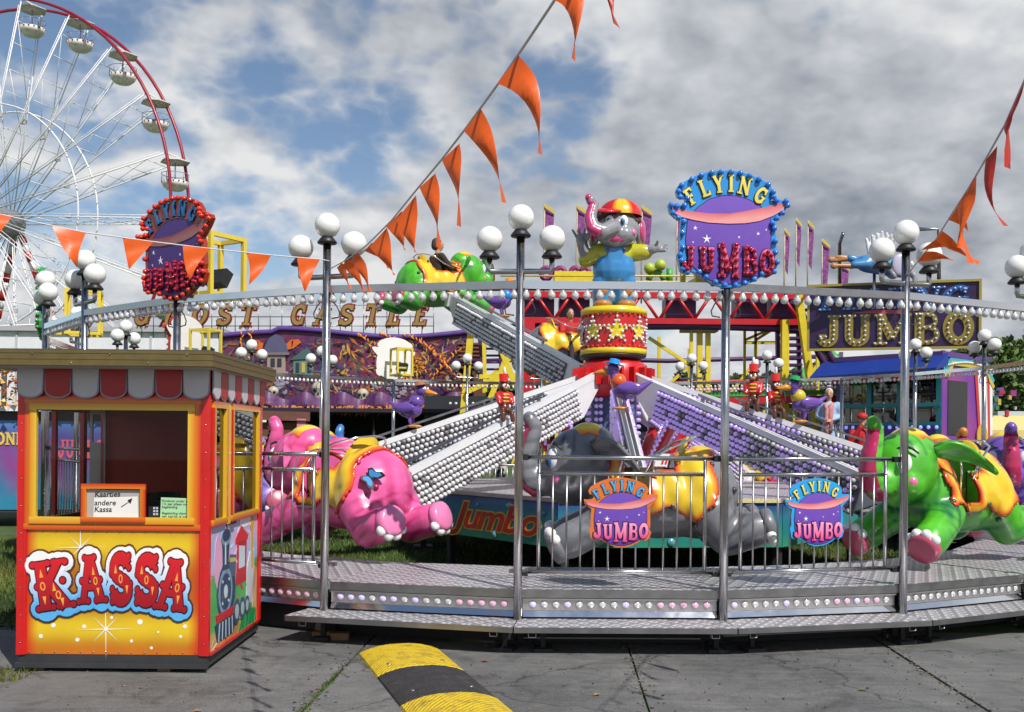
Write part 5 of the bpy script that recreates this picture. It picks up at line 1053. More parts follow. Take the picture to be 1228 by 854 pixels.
# ================================================================== hub, arms, deck
ride = thing('carousel_hub', 'central hub of the elephant ride with bulb-covered swing arms', 'ride', Matrix.Translation(HB)); HI = Matrix.Translation(-HB)
pearl = MB().ell((0, 0, 0), 1, 8, 5)
def bulbs(pts, r, n=8, k=5):
    m = MB()
    for p in pts: m.ell(tuple(p), r, n, k)
    return m
WB = mat('white_arm_paint', (.74, .74, .75), .3, vary=.07, coat=.3); CAR = mat('bulb_panel_grey', (.12, .12, .135), .4)
PV = 2.62
def arm(k, zend, violet=False):
    th = radians(ANG0 + 36 * k); d = Vector((sin(th), -cos(th), 0)); p0 = d * .40 + Vector((0, 0, PV)); p1 = d * (RE - .50) + Vector((0, 0, zend)); l = (p1 - p0).length; T = look(p0, p1)
    e = bpy.data.objects.new('swing_arm', None); COL.objects.link(e); e.parent = ride; e.matrix_local = T
    MB().box((l / 2, 0, .02), (l, .12, .075)).build('top_beam', WB, e)
    MB().box((l * .62, 0, .135), (l * .62, .035, .03)).build('link_bar', STEEL_D, e); MB().box((l * .33, 0, .09), (.04, .04, .08)).build('link_post', STEEL_D, e); MB().box((l * .92, 0, .09), (.04, .04, .08)).build('link_post', STEEL_D, e)
    m = MB(); m.prism([(.10, -.02), (.10, -.14), (.66, -.46), (l - .42, -.44), (l - .06, -.16), (l - .06, -.02)][::-1], -.055, .055, Matrix(((1, 0, 0, 0), (0, 0, 1, 0), (0, 1, 0, 0), (0, 0, 0, 1)))); m.build('arm_box', WB, e)
    for s in (1, -1):
        x0, x1 = .74, l - .36; m = MB(); m.box(((x0 + x1) / 2, .062 * s, -.235), (x1 - x0, .012, .44)); m.build('bulb_panel', CAR, e)
        nb = int((x1 - x0) / .076); pts = []; pts2 = []; pts3 = []
        for i in range(nb):
            for j in range(6):
                q = Vector((x0 + .03 + (x1 - x0 - .06) * (i + .5 * (j % 2)) / nb, .090 * s, -.052 - .074 * j)); q = q + Vector((random.uniform(-.004, .004), 0, random.uniform(-.004, .004))); (pts3 if random.random() < .06 else pts2 if violet and (i < nb * .5 or random.random() < .35) else pts).append(q)
        for pp, mm in ((pts, B_GREY if violet else B_WHITE), (pts2, B_PURP), (pts3, mat('dead_bulb', (.22, .21, .20), .25, coat=.4))):
            if pp: tag(bulbs(pp, .0315).build('bulb_array', mm, e), kind='stuff')
    MB().box((l - .03, 0, -.06), (.10, .20, .26)).build('end_bracket', WB, e)
    # carrier between the arm and the car
    return T, l
ARMS = {}
for k, z, v in ((0, 1.12, True), (1, 1.10, True), (2, 1.10, True), (3, 1.10, True), (4, 1.0, True), (5, 3.45, False), (-1, 1.08, False), (-2, 1.08, False), (-3, 1.08, False), (-4, 4.40, False)):
    ARMS[k] = arm(k, z, v)
MB().lathe([(.50, 0), (.50, .08), (.36, .16), (.36, 1.8), (.30, 1.9), (.30, 2.2)], 10, Matrix.Translation((0, 0, .45))).build('column', mat('slate_blue_panel', (.06, .10, .18), .4, vary=.1), ride)
m = MB(); m.lathe([(.34, 2.28), (.52, 2.34), (.52, 2.78), (.40, 2.86)], 10); m.build('red_crown', REDP, ride)
for k in range(10):
    th = radians(ANG0 + 36 * k); d = Vector((sin(th), -cos(th), 0)); s_ = Vector((cos(th), sin(th), 0)); 
    m = MB(); m.bar(d * .50 + Vector((0, 0, .78)), d * 1.32 + Vector((0, 0, 1.92)), .10, .14); m.build('lift_strut', REDP, ride)
    m = MB(); 
    for q in (1, -1): m.box((.52, s_.x * 0, 2.6), (.2, .03, .26), Matrix.Rotation(th - pi / 2, 4, 'Z') @ Matrix.Translation((0, .10 * q, 0)))
    m.build('pivot_cheek', REDP, ride)
    pts = []
    for q in (1, -1):
        for i in range(17):
            for w in (0, 1): pts.append(d * (.50 + .82 * i / 16) + s_ * (.085 * q) + Vector((0, 0, .80 + 1.12 * i / 16 + (.07 * w - .10) * .6)) + s_ * .02 * q)
    tag(bulbs(pts, .027).build('strut_bulb_row', B_PURP if k % 2 else B_LAV, ride), kind='stuff')
    th2 = th + radians(18); d2 = Vector((sin(th2), -cos(th2), 0)); s2 = Vector((cos(th2), sin(th2), 0)); pts = []
    for i in range(16):
        for w in (-.085, .085): pts.append(d2 * .39 + s2 * w + Vector((0, 0, .75 + .1 * i)))
    tag(bulbs(pts, .032).build('column_bulb_row', B_PURP, ride), kind='stuff')
# drum with stars
dr_ = thing('star_drum', 'red circus drum with yellow stars edged in white bulbs', 'drum', Matrix.Translation(HB + Vector((0, 0, 2.93))))
MB().lathe([(.30, -.11), (.50, -.02), (.50, 0)], 36).build('drum_base', BLACK, dr_)
MB().lathe([(.47, .02), (.475, .10), (.475, .60), (.47, .66)], 48).build('drum_shell', REDP, dr_)
yb = mat('drum_yellow', (.72, .55, .02), .3, coat=.3, vary=.08)
for z in (.0, .60): MB().lathe([(.46, z), (.505, z + .015), (.505, z + .085), (.46, z + .10)], 48).build('drum_band', yb, dr_)
MB().lathe([(.46, .66), (.46, .715), (1e-5, .72)], 48).build('drum_top', yb, dr_)
rb_, wb_ = MB().ell((0, 0, 0), .021, 8, 6).build('bulb', B_ORED, me_only=True), MB().ell((0, 0, 0), .021, 8, 6).build('bulb', B_WHITE, me_only=True)
for z in (.118, .585):
    for i in range(32): a = 2 * pi * i / 32; obj('bulb', rb_, dr_, Matrix.Translation((.49 * cos(a), .49 * sin(a), z)))
for q in range(8):
    a0 = -pi / 2 + radians(45) * q; m = MB(); ring_ = []
    for i in range(10): r = .185 if i % 2 == 0 else .080; ring_.append((r * sin(i * pi / 5), r * cos(i * pi / 5)))
    cyl = lambda x, z, rr: (rr * cos(a0 + x / .48), rr * sin(a0 + x / .48), .35 + z)
    m.add([cyl(0, 0, .487)] + [cyl(x, z, .487) for x, z in ring_], [(0, 1 + i, 1 + (i + 1) % 10) for i in range(10)]); st_ = m.build('star', yb, dr_)
    if a0 > -pi and q in (0, 1, 7, 2, 6):
        for i in range(10):
            p, n_ = ring_[i], ring_[(i + 1) % 10]
            for f in (0, .5): obj('bulb', wb_, st_, Matrix.Translation(cyl((p[0] + (n_[0] - p[0]) * f) * 1.08, (p[1] + (n_[1] - p[1]) * f) * 1.08, .497)))
# deck of the hub trailer
DA = [(-58, 2.95), (-16, 3.6), (29, 3.6), (74, 3.6), (119, 3.6), (164, 3.6), (209, 3.4), (254, 3.2)]
dk = thing('hub_deck', 'raised deck of the ride with teal panels lettered Jumbo', 'deck', Matrix.Translation(HB)); corner = [Vector((sin(radians(a)) * r, -cos(radians(a)) * r, 0)) for a, r in DA]
m = MB(); m.c = (1, 1, 0); m.prism([(c.x, c.y) for c in corner], .90, .95); m.cols = [(v[0] + 5, v[1] + 5, 0) for v in m.v]; m.build('deck_plate', TREAD, dk)
for i in range(8):
    a, b = corner[i], corner[(i + 1) % 8]; d = b - a; T = frame(a, d.normalized(), Vector((0, 0, 1)), Vector((d.y, -d.x, 0)).normalized()); l = d.length; nx, nz = 24, 10; m = MB(); vs = []; cs = []
    for j in range(nz + 1):
        for q in range(nx + 1):
            u, w = q / nx, j / nz; vs.append(T @ Vector((l * u, .36 + .53 * w, .01))); s = .5 + .5 * sin(5 * u + 6 * w + i); c = lerp((.01, .22, .14), (.02, .16, .34), w); c = lerp(c, (.03, .02, .16), max(0, w - .7) * 2.5); c = lerp(c, (.10, .42, .22), .35 * s * (1 - w)); cs.append(c)
    m.add(vs, [(j * (nx + 1) + q, j * (nx + 1) + q + 1, (j + 1) * (nx + 1) + q + 1, (j + 1) * (nx + 1) + q) for j in range(nz) for q in range(nx)]); m.cols = cs; m.build('skirt_panel', PRINT, dk)
    MB().box((l / 2, .625, -.02), (l - .02, .53, .03), T).build('panel_backing', BLACK, dk)
    m = MB()
    for (bx, by, r) in ((.12, .5, .045), (.5, .42, .055), (.35, .78, .03), (.62, .8, .05), (.9, .75, .035), (.8, .45, .03)): m.lathe([(r, 0), (r * .8, r * .3), (1e-5, r * .4)], 12, T @ Matrix.Translation((l * bx, by, .01)))
    m.build('painted_bubble', mat('bubble_teal', (.10, .30, .33), .2, coat=.5), dk) if i in (0, 1) else None
    MB().box((.1, .1, -.1), (.09, .56, .09), T).box((.1, -.1, -.1), (.34, .05, .3), T).build('jack_leg', frame_mats, dk)
    MB().box((l / 2, .925, .03), (l - .06, .05, .02), T).build('light_edge', mat('yellow_white_edge', (.7, .62, .3), .4, vary=.3, vscale=40) if i in (1, 2, 3) else STEEL_D, dk)
    if i == 0:
        for (g, mt, dz, nm) in ((.030, mat('script_yellow', (.72, .48, .05), .35), .014, 'script_outline'), (.010, mat('script_red', (.45, .03, .02), .3), .019, 'script')):
            me = text_mesh('Jumbo', .56, mt, nm, .35, g, .004, 'CENTER', .92); obj(nm, me, dk, T @ Matrix.Translation((l * .5, .475, dz)) @ Matrix.Diagonal((1.28, .86, 1, 1)))
    if i == 1:
        me = text_mesh('motor', .24, mat('script_crimson', (.6, .03, .05), .35), 'writing', .3, .006, .003, 'CENTER')
# white panel with red lettering behind the grey car
wp = P(812, 552, 13.4)
o = MB().box((0, 0, 0), (.62, .03, .17)).build('name_plate', WHITE); o.location = wp; tag(o, 'white plate with red script behind the grey elephant', 'plate'); obj('script', text_mesh('motor', .17, mat('script_crimson', (.6, .03, .05), .35), 'script', .3, .006, .002, 'CENTER'), o, Matrix.Translation((0, -.018, -.05)) @ Matrix.Rotation(pi / 2, 4, 'X'))
MB().box((0, .05, -.27), (.05, .05, .42)).build('stand', STEEL_D, o)
# ================================================================== mascot statue
GREY = mat('statue_grey', (.26, .265, .285), .22, coat=.5, vary=.12, vscale=8); SH = mat('statue_shirt', (.48, .46, .02), .28, coat=.4, vary=.1); DUN = mat('statue_dungaree_blue', (.045, .24, .55), .28, coat=.4, vary=.16, vscale=6); BR = mat('statue_brown', (.09, .025, .012), .25, coat=.5, vary=.1); TAN = mat('statue_tan', (.45, .20, .06), .3, coat=.3); PK = mat('statue_pink', (.52, .04, .16), .25, coat=.5)
sta = thing('elephant_statue', 'smiling elephant statue in cap and blue dungarees on the star drum', 'statue', Matrix.Translation(HB + Vector((0, 0, 3.65))))
m = MB(); m.ell((.04, -.06, 1.20), (.33, .30, .30), 16, 10); m.ell((.10, -.22, 1.08), (.22, .18, .16)); m.ell((-.12, -.24, 1.08), (.18, .17, .15)); m.ell((.0, -.2, 1.0), (.2, .17, .12)); m.cap((0, 0, .8), (0, 0, 1.0), .14, .14)
trk = [(-.06, -.34, 1.17), (-.22, -.44, 1.08), (-.36, -.45, 1.14), (-.40, -.42, 1.30), (-.36, -.38, 1.44), (-.34, -.36, 1.52), (-.40, -.38, 1.57)]; tr_r = [.13, .12, .105, .09, .08, .07, .075]
for i in range(6): m.cap(trk[i], trk[i + 1], tr_r[i], tr_r[i + 1])
m.cap((-.42, -.02, .72), (-.50, -.06, .98), .09, .085); m.ell((-.51, -.07, 1.03), (.085, .05, .08))
for i, q in enumerate((-.62, -.545, -.47, -.40)): m.cap((-.51 + (q + .51) * .6, -.07, 1.07), (-.51 + (q + .51) * 1.25, -.11, 1.205 - .02 * abs(i - 1.5)), .025, .021)
m.cap((-.44, -.08, 1.02), (-.40, -.12, 1.08), .03, .026)
m.cap((.44, -.05, .86), (.58, -.12, .90), .085, .075); m.ell((.64, -.13, .91), (.09, .06, .07))
for i in range(3): m.cap((.68, -.13 - .03 * i + .03, .93 - .035 * i), (.79 - .02 * i, -.17 - .03 * i, .95 - .05 * i), .026, .022)
m.cap((.62, -.17, .95), (.63, -.22, 1.0), .026, .022)
obj('body', use(blob(m, .014, 4), GREY, 'body'), sta)
m = MB(); m.ell((0, 0, .80), (.30, .24, .22)); m.cap((-.22, 0, .86), (-.43, -.01, .74), .15, .125); m.cap((.22, 0, .86), (.46, -.05, .86), .15, .125); obj('shirt', use(blob(m, .025, 4), SH, 'shirt'), sta)
m = MB(); m.ell((0, 0, .60), (.335, .28, .34)); m.cap((-.16, 0, .12), (-.15, 0, .42), .17, .19); m.cap((.16, 0, .12), (.15, 0, .42), .17, .19); m.box((0, -.22, .80), (.26, .08, .22)); m.cap((-.13, -.22, .88), (-.16, .0, 1.0), .04, .04); m.cap((.13, -.22, .88), (.16, .0, 1.0), .04, .04); obj('dungarees', use(blob(m, .022, 4), DUN, 'dungarees'), sta)
for s in (-1, 1):
    MB().ell((.19 * s, -.15, .26), (.09, .06, .085), 12, 8).build('knee_patch', TAN, sta); m = MB(); m.ell((.18 * s, -.07, .055), (.15, .20, .075), 14, 8); m.build('shoe', TAN, sta); MB().ell((.125 * s, -.272, .86), (.025, .014, .025), 10, 6).build('button', BR, sta)
    m = MB(); m.ell((0, 0, 0), (.075, .17, .24), 16, 10, Matrix.Translation((.04 + .36 * s, .03, 1.17)) @ Matrix.Rotation(-.35 * s, 4, 'Z')); ea = m.build('ear', GREY, sta)
    m = MB(); m.ell((0, 0, 0), (.05, .11, .17), 14, 8, Matrix.Translation((.04 + .375 * s, -.03, 1.17)) @ Matrix.Rotation(-.35 * s, 4, 'Z')); m.build('inner_ear', PK, ea)
    m = MB(); m.ell((.02 + .105 * s - .02, -.335, 1.27), (.065, .035, .09), 14, 8); ey = m.build('eye', mat('eye_white', (.82, .82, .82), .12), sta); MB().ell((.0 + .105 * s - .02, -.362, 1.255), (.036, .022, .055), 12, 8).build('iris', mat('iris_blue', (.02, .16, .50), .12), ey); MB().ell((-.008 + .105 * s - .02, -.378, 1.25), (.02, .012, .032), 10, 6).build('pupil', BLACK, ey)
    MB().ell((.04 + .2 * s, -.33, 1.10), (.05, .04, .05), 12, 8).build('blush', mat('cheek_pink', (.8, .16, .36), .25), sta)
m = MB(); m.ell((.0, -.345, 1.0), (.13, .03, .05), 14, 8); m.build('mouth', PK, sta)
m = MB(); 
for i, (p, r) in enumerate(zip(trk[1:], tr_r[1:])):
    pass
q_ = [Vector(p) for p in trk]; q_ = [q_[i].lerp(q_[i + 1], f / 4) for i in range(1, 6) for f in range(4)] + [q_[-1]]
m.tube([p + Vector((-.03, -.035, -.018)) for p in q_], [(.085 - .0020 * i) * (1 + .10 * (i % 2)) for i in range(len(q_))], 12)
m.ell((trk[-1][0] - .03, trk[-1][1] - .02, trk[-1][2] + .03), .055, 10, 7); m.build('trunk_front', PK, sta)
m = MB()
for (x, y, z, r) in ((-.16, -.20, 1.42, .09), (.02, -.25, 1.43, .08), (.18, -.20, 1.41, .10), (.30, -.06, 1.34, .11), (.34, .02, 1.26, .10), (-.24, -.10, 1.38, .09), (.27, -.16, 1.32, .07)): m.ell((x, y, z), r, 12, 8)
obj('hair', use(blob(m, .022, 3), BR, 'hair'), sta)
m = MB(); m.smooth = True; n = 24; vs = []; cs = []
for i in range(9):
    a = i / 8 * pi * .52
    for j in range(n): t_ = 2 * pi * j / n; vs.append((.08 + .335 * sin(a) * cos(t_), -.03 + .32 * sin(a) * sin(t_), 1.41 + .26 * cos(a))); cs.append((.70, .50, .02) if j in (17, 18, 19) and i > 0 else (.62, .015, .015))
m.add(vs, [(i * n + j, i * n + (j + 1) % n, (i + 1) * n + (j + 1) % n, (i + 1) * n + j) for i in range(8) for j in range(n)]); m.cols = cs; cp = m.build('cap', PAINT, sta)
m = MB(); m.ell((0, 0, 0), (.24, .20, .035), 20, 8, Matrix.Translation((-.13, -.27, 1.44)) @ Matrix.Rotation(.30, 4, 'X') @ Matrix.Rotation(.35, 4, 'Z')); m.build('cap_peak', REDP, sta)
# ================================================================== figures riding on the arms
VI = mat('bird_violet', (.15, .07, .36), .22, coat=.5); OR_ = mat('bird_orange', (.66, .26, .02), .25, coat=.4); RDX = mat('coat_red', (.50, .02, .015), .28, coat=.4); SKB = mat('toy_brown', (.10, .03, .014), .3, coat=.4)
def bird(pos, yaw, s, hatc, vest, label):
    t = thing('bird_figure', label, 'figure', Matrix.Translation(pos) @ Matrix.Rotation(yaw, 4, 'Z') @ Matrix.Scale(s, 4), 'bird figures on the ride arms')
    m = MB(); m.ell((0, 0, .36), (.26, .17, .17)); m.cap((.12, 0, .42), (.22, 0, .62), .13, .09); m.ell((.25, 0, .74), (.13, .12, .12)); m.cap((-.2, 0, .36), (-.46, 0, .52), .09, .03); m.cap((.0, .06, .3), (.04, .07, .06), .05, .03); m.cap((.0, -.06, .3), (.04, -.07, .06), .05, .03); obj('body', use(blob(m, .02, 3), VI, 'body'), t)
    m = MB(); m.ell((.14, 0, .52), (.15, .15, .15), 14, 9); m.build('vest', vest, t)
    for q in (1, -1): m = MB(); m.ell((-.06, .17 * q, .40), (.24, .035, .10), 12, 7); m.build('wing', VI, t); m = MB(); m.ell((.10, .07 * q, .03), (.13, .06, .03), 12, 6); m.build('foot', OR_, t); MB().ell((.35, .06 * q, .78), (.03, .03, .04), 8, 6).build('eye', mat('eye_white', (.82, .82, .82), .12), t)
    m = MB(); m.lathe([(.075, 0), (.06, .1), (.03, .22), (1e-5, .27)], 12, Matrix.Translation((.33, 0, .71)) @ Matrix.Rotation(pi / 2 + .15, 4, 'Y')); m.build('beak', OR_, t)
    m = MB(); m.lathe([(.19, 0), (.19, .015), (.10, .025), (.09, .10), (1e-5, .115)], 18, Matrix.Translation((.22, 0, .83)) @ Matrix.Rotation(-.2, 4, 'Y')); m.build('hat', hatc, t)
def toy(pos, yaw, s, label):
    t = thing('bandsman_figure', label, 'figure', Matrix.Translation(pos) @ Matrix.Rotation(yaw, 4, 'Z') @ Matrix.Scale(s, 4), 'bandsman figures on the ride arms')
    m = MB(); m.ell((0, 0, .18), (.15, .14, .15)); m.cap((.05, .09, .12), (.26, .11, .05), .07, .06); m.cap((.05, -.09, .12), (.26, -.11, .05), .07, .06); m.cap((.26, .11, .05), (.28, .12, -.1), .06, .06); m.cap((.26, -.11, .05), (.28, -.12, -.1), .06, .06); m.ell((0, 0, .68), (.13, .13, .14)); m.cap((0, 0, .5), (0, 0, .62), .06, .06); obj('body', use(blob(m, .02, 3), SKB, 'body'), t)
    m = MB(); m.ell((0, 0, .40), (.17, .19, .21)); m.cap((0, .17, .5), (.14, .16, .30), .065, .055); m.cap((0, -.17, .5), (.14, -.16, .30), .065, .055); obj('coat', use(blob(m, .02, 3), RDX, 'coat'), t)
    for z in (.34, .42, .50): m = MB(); m.ell((.165 - abs(z - .42) * .2, 0, z), (.015, .09, .02), 10, 6); m.build('braid', yb, t)
    m = MB(); m.lathe([(.12, .0), (.14, .02), (.10, .03), (.11, .20), (1e-5, .21)], 14, Matrix.Translation((-.01, 0, .78)) @ Matrix.Rotation(-.12, 4, 'Y')); m.build('tall_hat', RDX, t); m = MB(); m.ell((.03, 0, 1.06), (.035, .035, .10), 8, 6); m.build('plume', WHITE, t)
    for q in (1, -1): MB().ell((.11, .05 * q, .70), (.03, .03, .04), 8, 6).build('eye', mat('eye_white', (.82, .82, .82), .12), t)
    m = MB(); m.ell((.13, 0, .645), (.05, .06, .04), 8, 6); m.build('muzzle', TAN, t)
def on_arm(k, f, dz=.02): T, l = ARMS[k]; return HB + T @ Vector((l * f, 0, .085 + dz))
HBL, HGR = mat('hat_blue', (.02, .24, .6), .3), mat('hat_green', (.02, .28, .08), .3); OVE = mat('vest_orange', (.68, .10, .012), .28, coat=.3)
bird(on_arm(0, .46), pi - .1, .70, HBL, OVE, 'violet bird figure in blue hat and orange vest on the front arm')
bird(on_arm(-2, .60), -.35, .72, mat('hat_tan', (.35, .15, .08), .4), VI, 'violet bird figure with bent head on the left rear arm')
bird(on_arm(-4, .62), -.2, .75, OR_, HBL, 'violet bird figure with blue vest on the raised arm')
bird(on_arm(2, .53), pi + .2, .72, HGR, mat('vest_yellow', (.6, .45, .03), .3), 'violet bird figure in green hat on the right rear arm')
toy(on_arm(-1, .50), -1.2, .56, 'red-coated bandsman figure seated on the left front arm'); toy(on_arm(2, .37), -1.9, .62, 'red-coated bandsman figure with white plume on the right rear arm'); toy(on_arm(2, .44), -1.5, .58, 'red-coated bandsman figure leaning beside the green-hatted bird')
# ================================================================== people
SKINC = mat('skin', (.48, .27, .18), .5); 
def person(label, pos, yaw, h=1.75, top=(.1, .1, .1), leg=(.03, .03, .04), hair=(.05, .03, .02), pose='stand', coat_long=False, cap=None, grp=None, longhair=False):
    s = h / 1.75; t = thing('person', label, 'person', Matrix.Translation(pos) @ Matrix.Rotation(yaw, 4, 'Z') @ Matrix.Scale(s, 4), grp)     # faces +x
    sit = pose == 'sit'; hz = .95 if not sit else .12; m = MB()
    sh = hz + .47; hip = hz; J = {}
    for q in (1, -1):
        kn = (.05, .10 * q, .50) if not sit else (.40, .11 * q, .14); an = (.0, .10 * q, .08) if not sit else (.46, .11 * q, -.26)
        el = (-.04, .25 * q, sh - .30); wr = (.10, .24 * q, sh - .52)
        if pose == 'fold': el = (-.02, .26 * q, sh - .28); wr = (.22, .06 * q, sh - .36)
        if pose == 'phone' and q == -1: el = (.12, -.26, sh - .26); wr = (.20, -.06, sh + .08)
        if sit: el = (.16, .24 * q, sh - .24); wr = (.42, .16 * q, sh - .26)
        J[q] = (kn, an, el, wr)
    def limbs(m, g, arms=True, legs=True, hands=False, feet=False):
        for q in (1, -1):
            kn, an, el, wr = J[q]; S_ = (0, .185 * q, sh - .02)
            if legs: m.cap((0, .09 * q, hip), kn, .088 + g, .062 + g); m.cap(kn, an, .06 + g, .045 + g)
            if feet: m.cap((an[0] - .03, an[1], an[2] - .04), (an[0] + .16, an[1] + .01 * q, an[2] - .05), .042 + g, .038 + g)
            if arms: m.cap(S_, el, .055 + g, .045 + g); m.cap(el, wr, .042 + g, .033 + g)
            if hands:
                d = (Vector(wr) - Vector(el)).normalized(); c = Vector(wr) + d * .06; m.ell(tuple(c), (.045, .03, .045)); sd = Vector((0, 1, 0)) if abs(d.y) < .8 else Vector((1, 0, 0))
                for i in range(4): b = c + d * .03 + sd * (.03 - .02 * i); m.cap(b, b + d * (.055 - .006 * abs(i - 1.5)) + Vector((.01, 0, -.015)), .0105, .009)
                m.cap(c + sd * .035, c + sd * .06 + d * .03, .012, .010)
    limbs(m, 0, hands=True, feet=True); m.ell((0, 0, hip + .04), (.13, .165, .13)); m.cap((0, 0, hip + .1), (0, 0, sh - .12), .13, .145); m.ell((0, 0, sh - .08), (.12, .19, .11)); m.cap((0, 0, sh), (.02, 0, sh + .12), .055, .052)
    m.ell((.025, 0, sh + .225), (.098, .078, .122), 16, 12); m.ell((.06, 0, sh + .165), (.06, .055, .06)); m.cap((.12, 0, sh + .225), (.135, 0, sh + .195), .014, .017)
    for q in (1, -1): m.ell((.02, .08 * q, sh + .215), (.022, .012, .032))
    obj('body', use(blob(m, .016, 3), SKINC, 'body'), t)
    m = MB(); limbs(m, .018, legs=False); m.cap((0, 0, hip + .0), (0, 0, sh - .12), .155, .165); m.ell((0, 0, sh - .08), (.14, .21, .125)); m.cap((0, 0, sh - .03), (.01, 0, sh + .035), .08, .062)
    if coat_long: m.cap((0, 0, hip - .28), (0, 0, hip + .1), .21, .16)
    obj('jacket', use(blob(m, .02, 3), mat('cloth_%.2f_%.2f_%.2f' % top, top, .8, vary=.22, vscale=7), 'jacket'), t)
    m = MB(); limbs(m, .02, arms=False); m.ell((0, 0, hip + .03), (.15, .18, .13)); obj('trousers', use(blob(m, .02, 3), mat('cloth_%.2f_%.2f_%.2f' % leg, leg, .8, vary=.2, vscale=7), 'trousers'), t)
    for q in (1, -1): an = J[q][1]; m = MB(); m.ell((an[0] + .06, an[1], an[2] - .045), (.135, .052, .05), 12, 8); m.build('shoe', BLACK, t)
    m = MB(); hm = mat('hair_%.2f_%.2f' % hair[:2], hair, .6, vary=.3, vscale=30, bump=.4, bscale=60)
    m.ell((-.012, 0, sh + .262), (.105, .09, .10), 16, 10); m.ell((-.05, 0, sh + .21), (.07, .085, .10 if not longhair else .18)); obj('hair', use(blob(m, .016, 2), hm, 'hair'), t)
    if cap:
        m = MB(); m.lathe([(.115, 0), (.112, .05), (.08, .10), (1e-5, .12)], 18, Matrix.Translation((.01, 0, sh + .27))); m.ell((.12, 0, sh + .275), (.085, .075, .012), 14, 6); m.build('cap', mat('cap_cloth', cap, .7), t)
    ed = BLACK
    for q in (1, -1): m = MB(); m.ell((.115, .032 * q, sh + .24), (.008, .014, .009), 8, 6); m.build('eye', ed, t)
    m = MB(); m.ell((.112, 0, sh + .158), (.008, .026, .007), 8, 6); m.build('mouth', mat('lips', (.35, .10, .09), .5), t)
    return t
# riders in the raised cars
def in_car(T, x=-.02): return T[1] @ Vector((x, 0, .0))
p = in_car(grT, -.04); person('person in a dark leather jacket riding the raised green elephant', (p.x, p.y, p.z + .02), 0.55, 1.78, (.03, .016, .016), (.03, .03, .04), (.05, .035, .03), 'sit')
p = in_car(orT, .0); person('person in a red top riding the raised car beside the drum', (p.x, p.y, p.z - .05), -1.3, 1.6, (.45, .02, .02), (.03, .03, .04), (.03, .02, .015), 'sit')
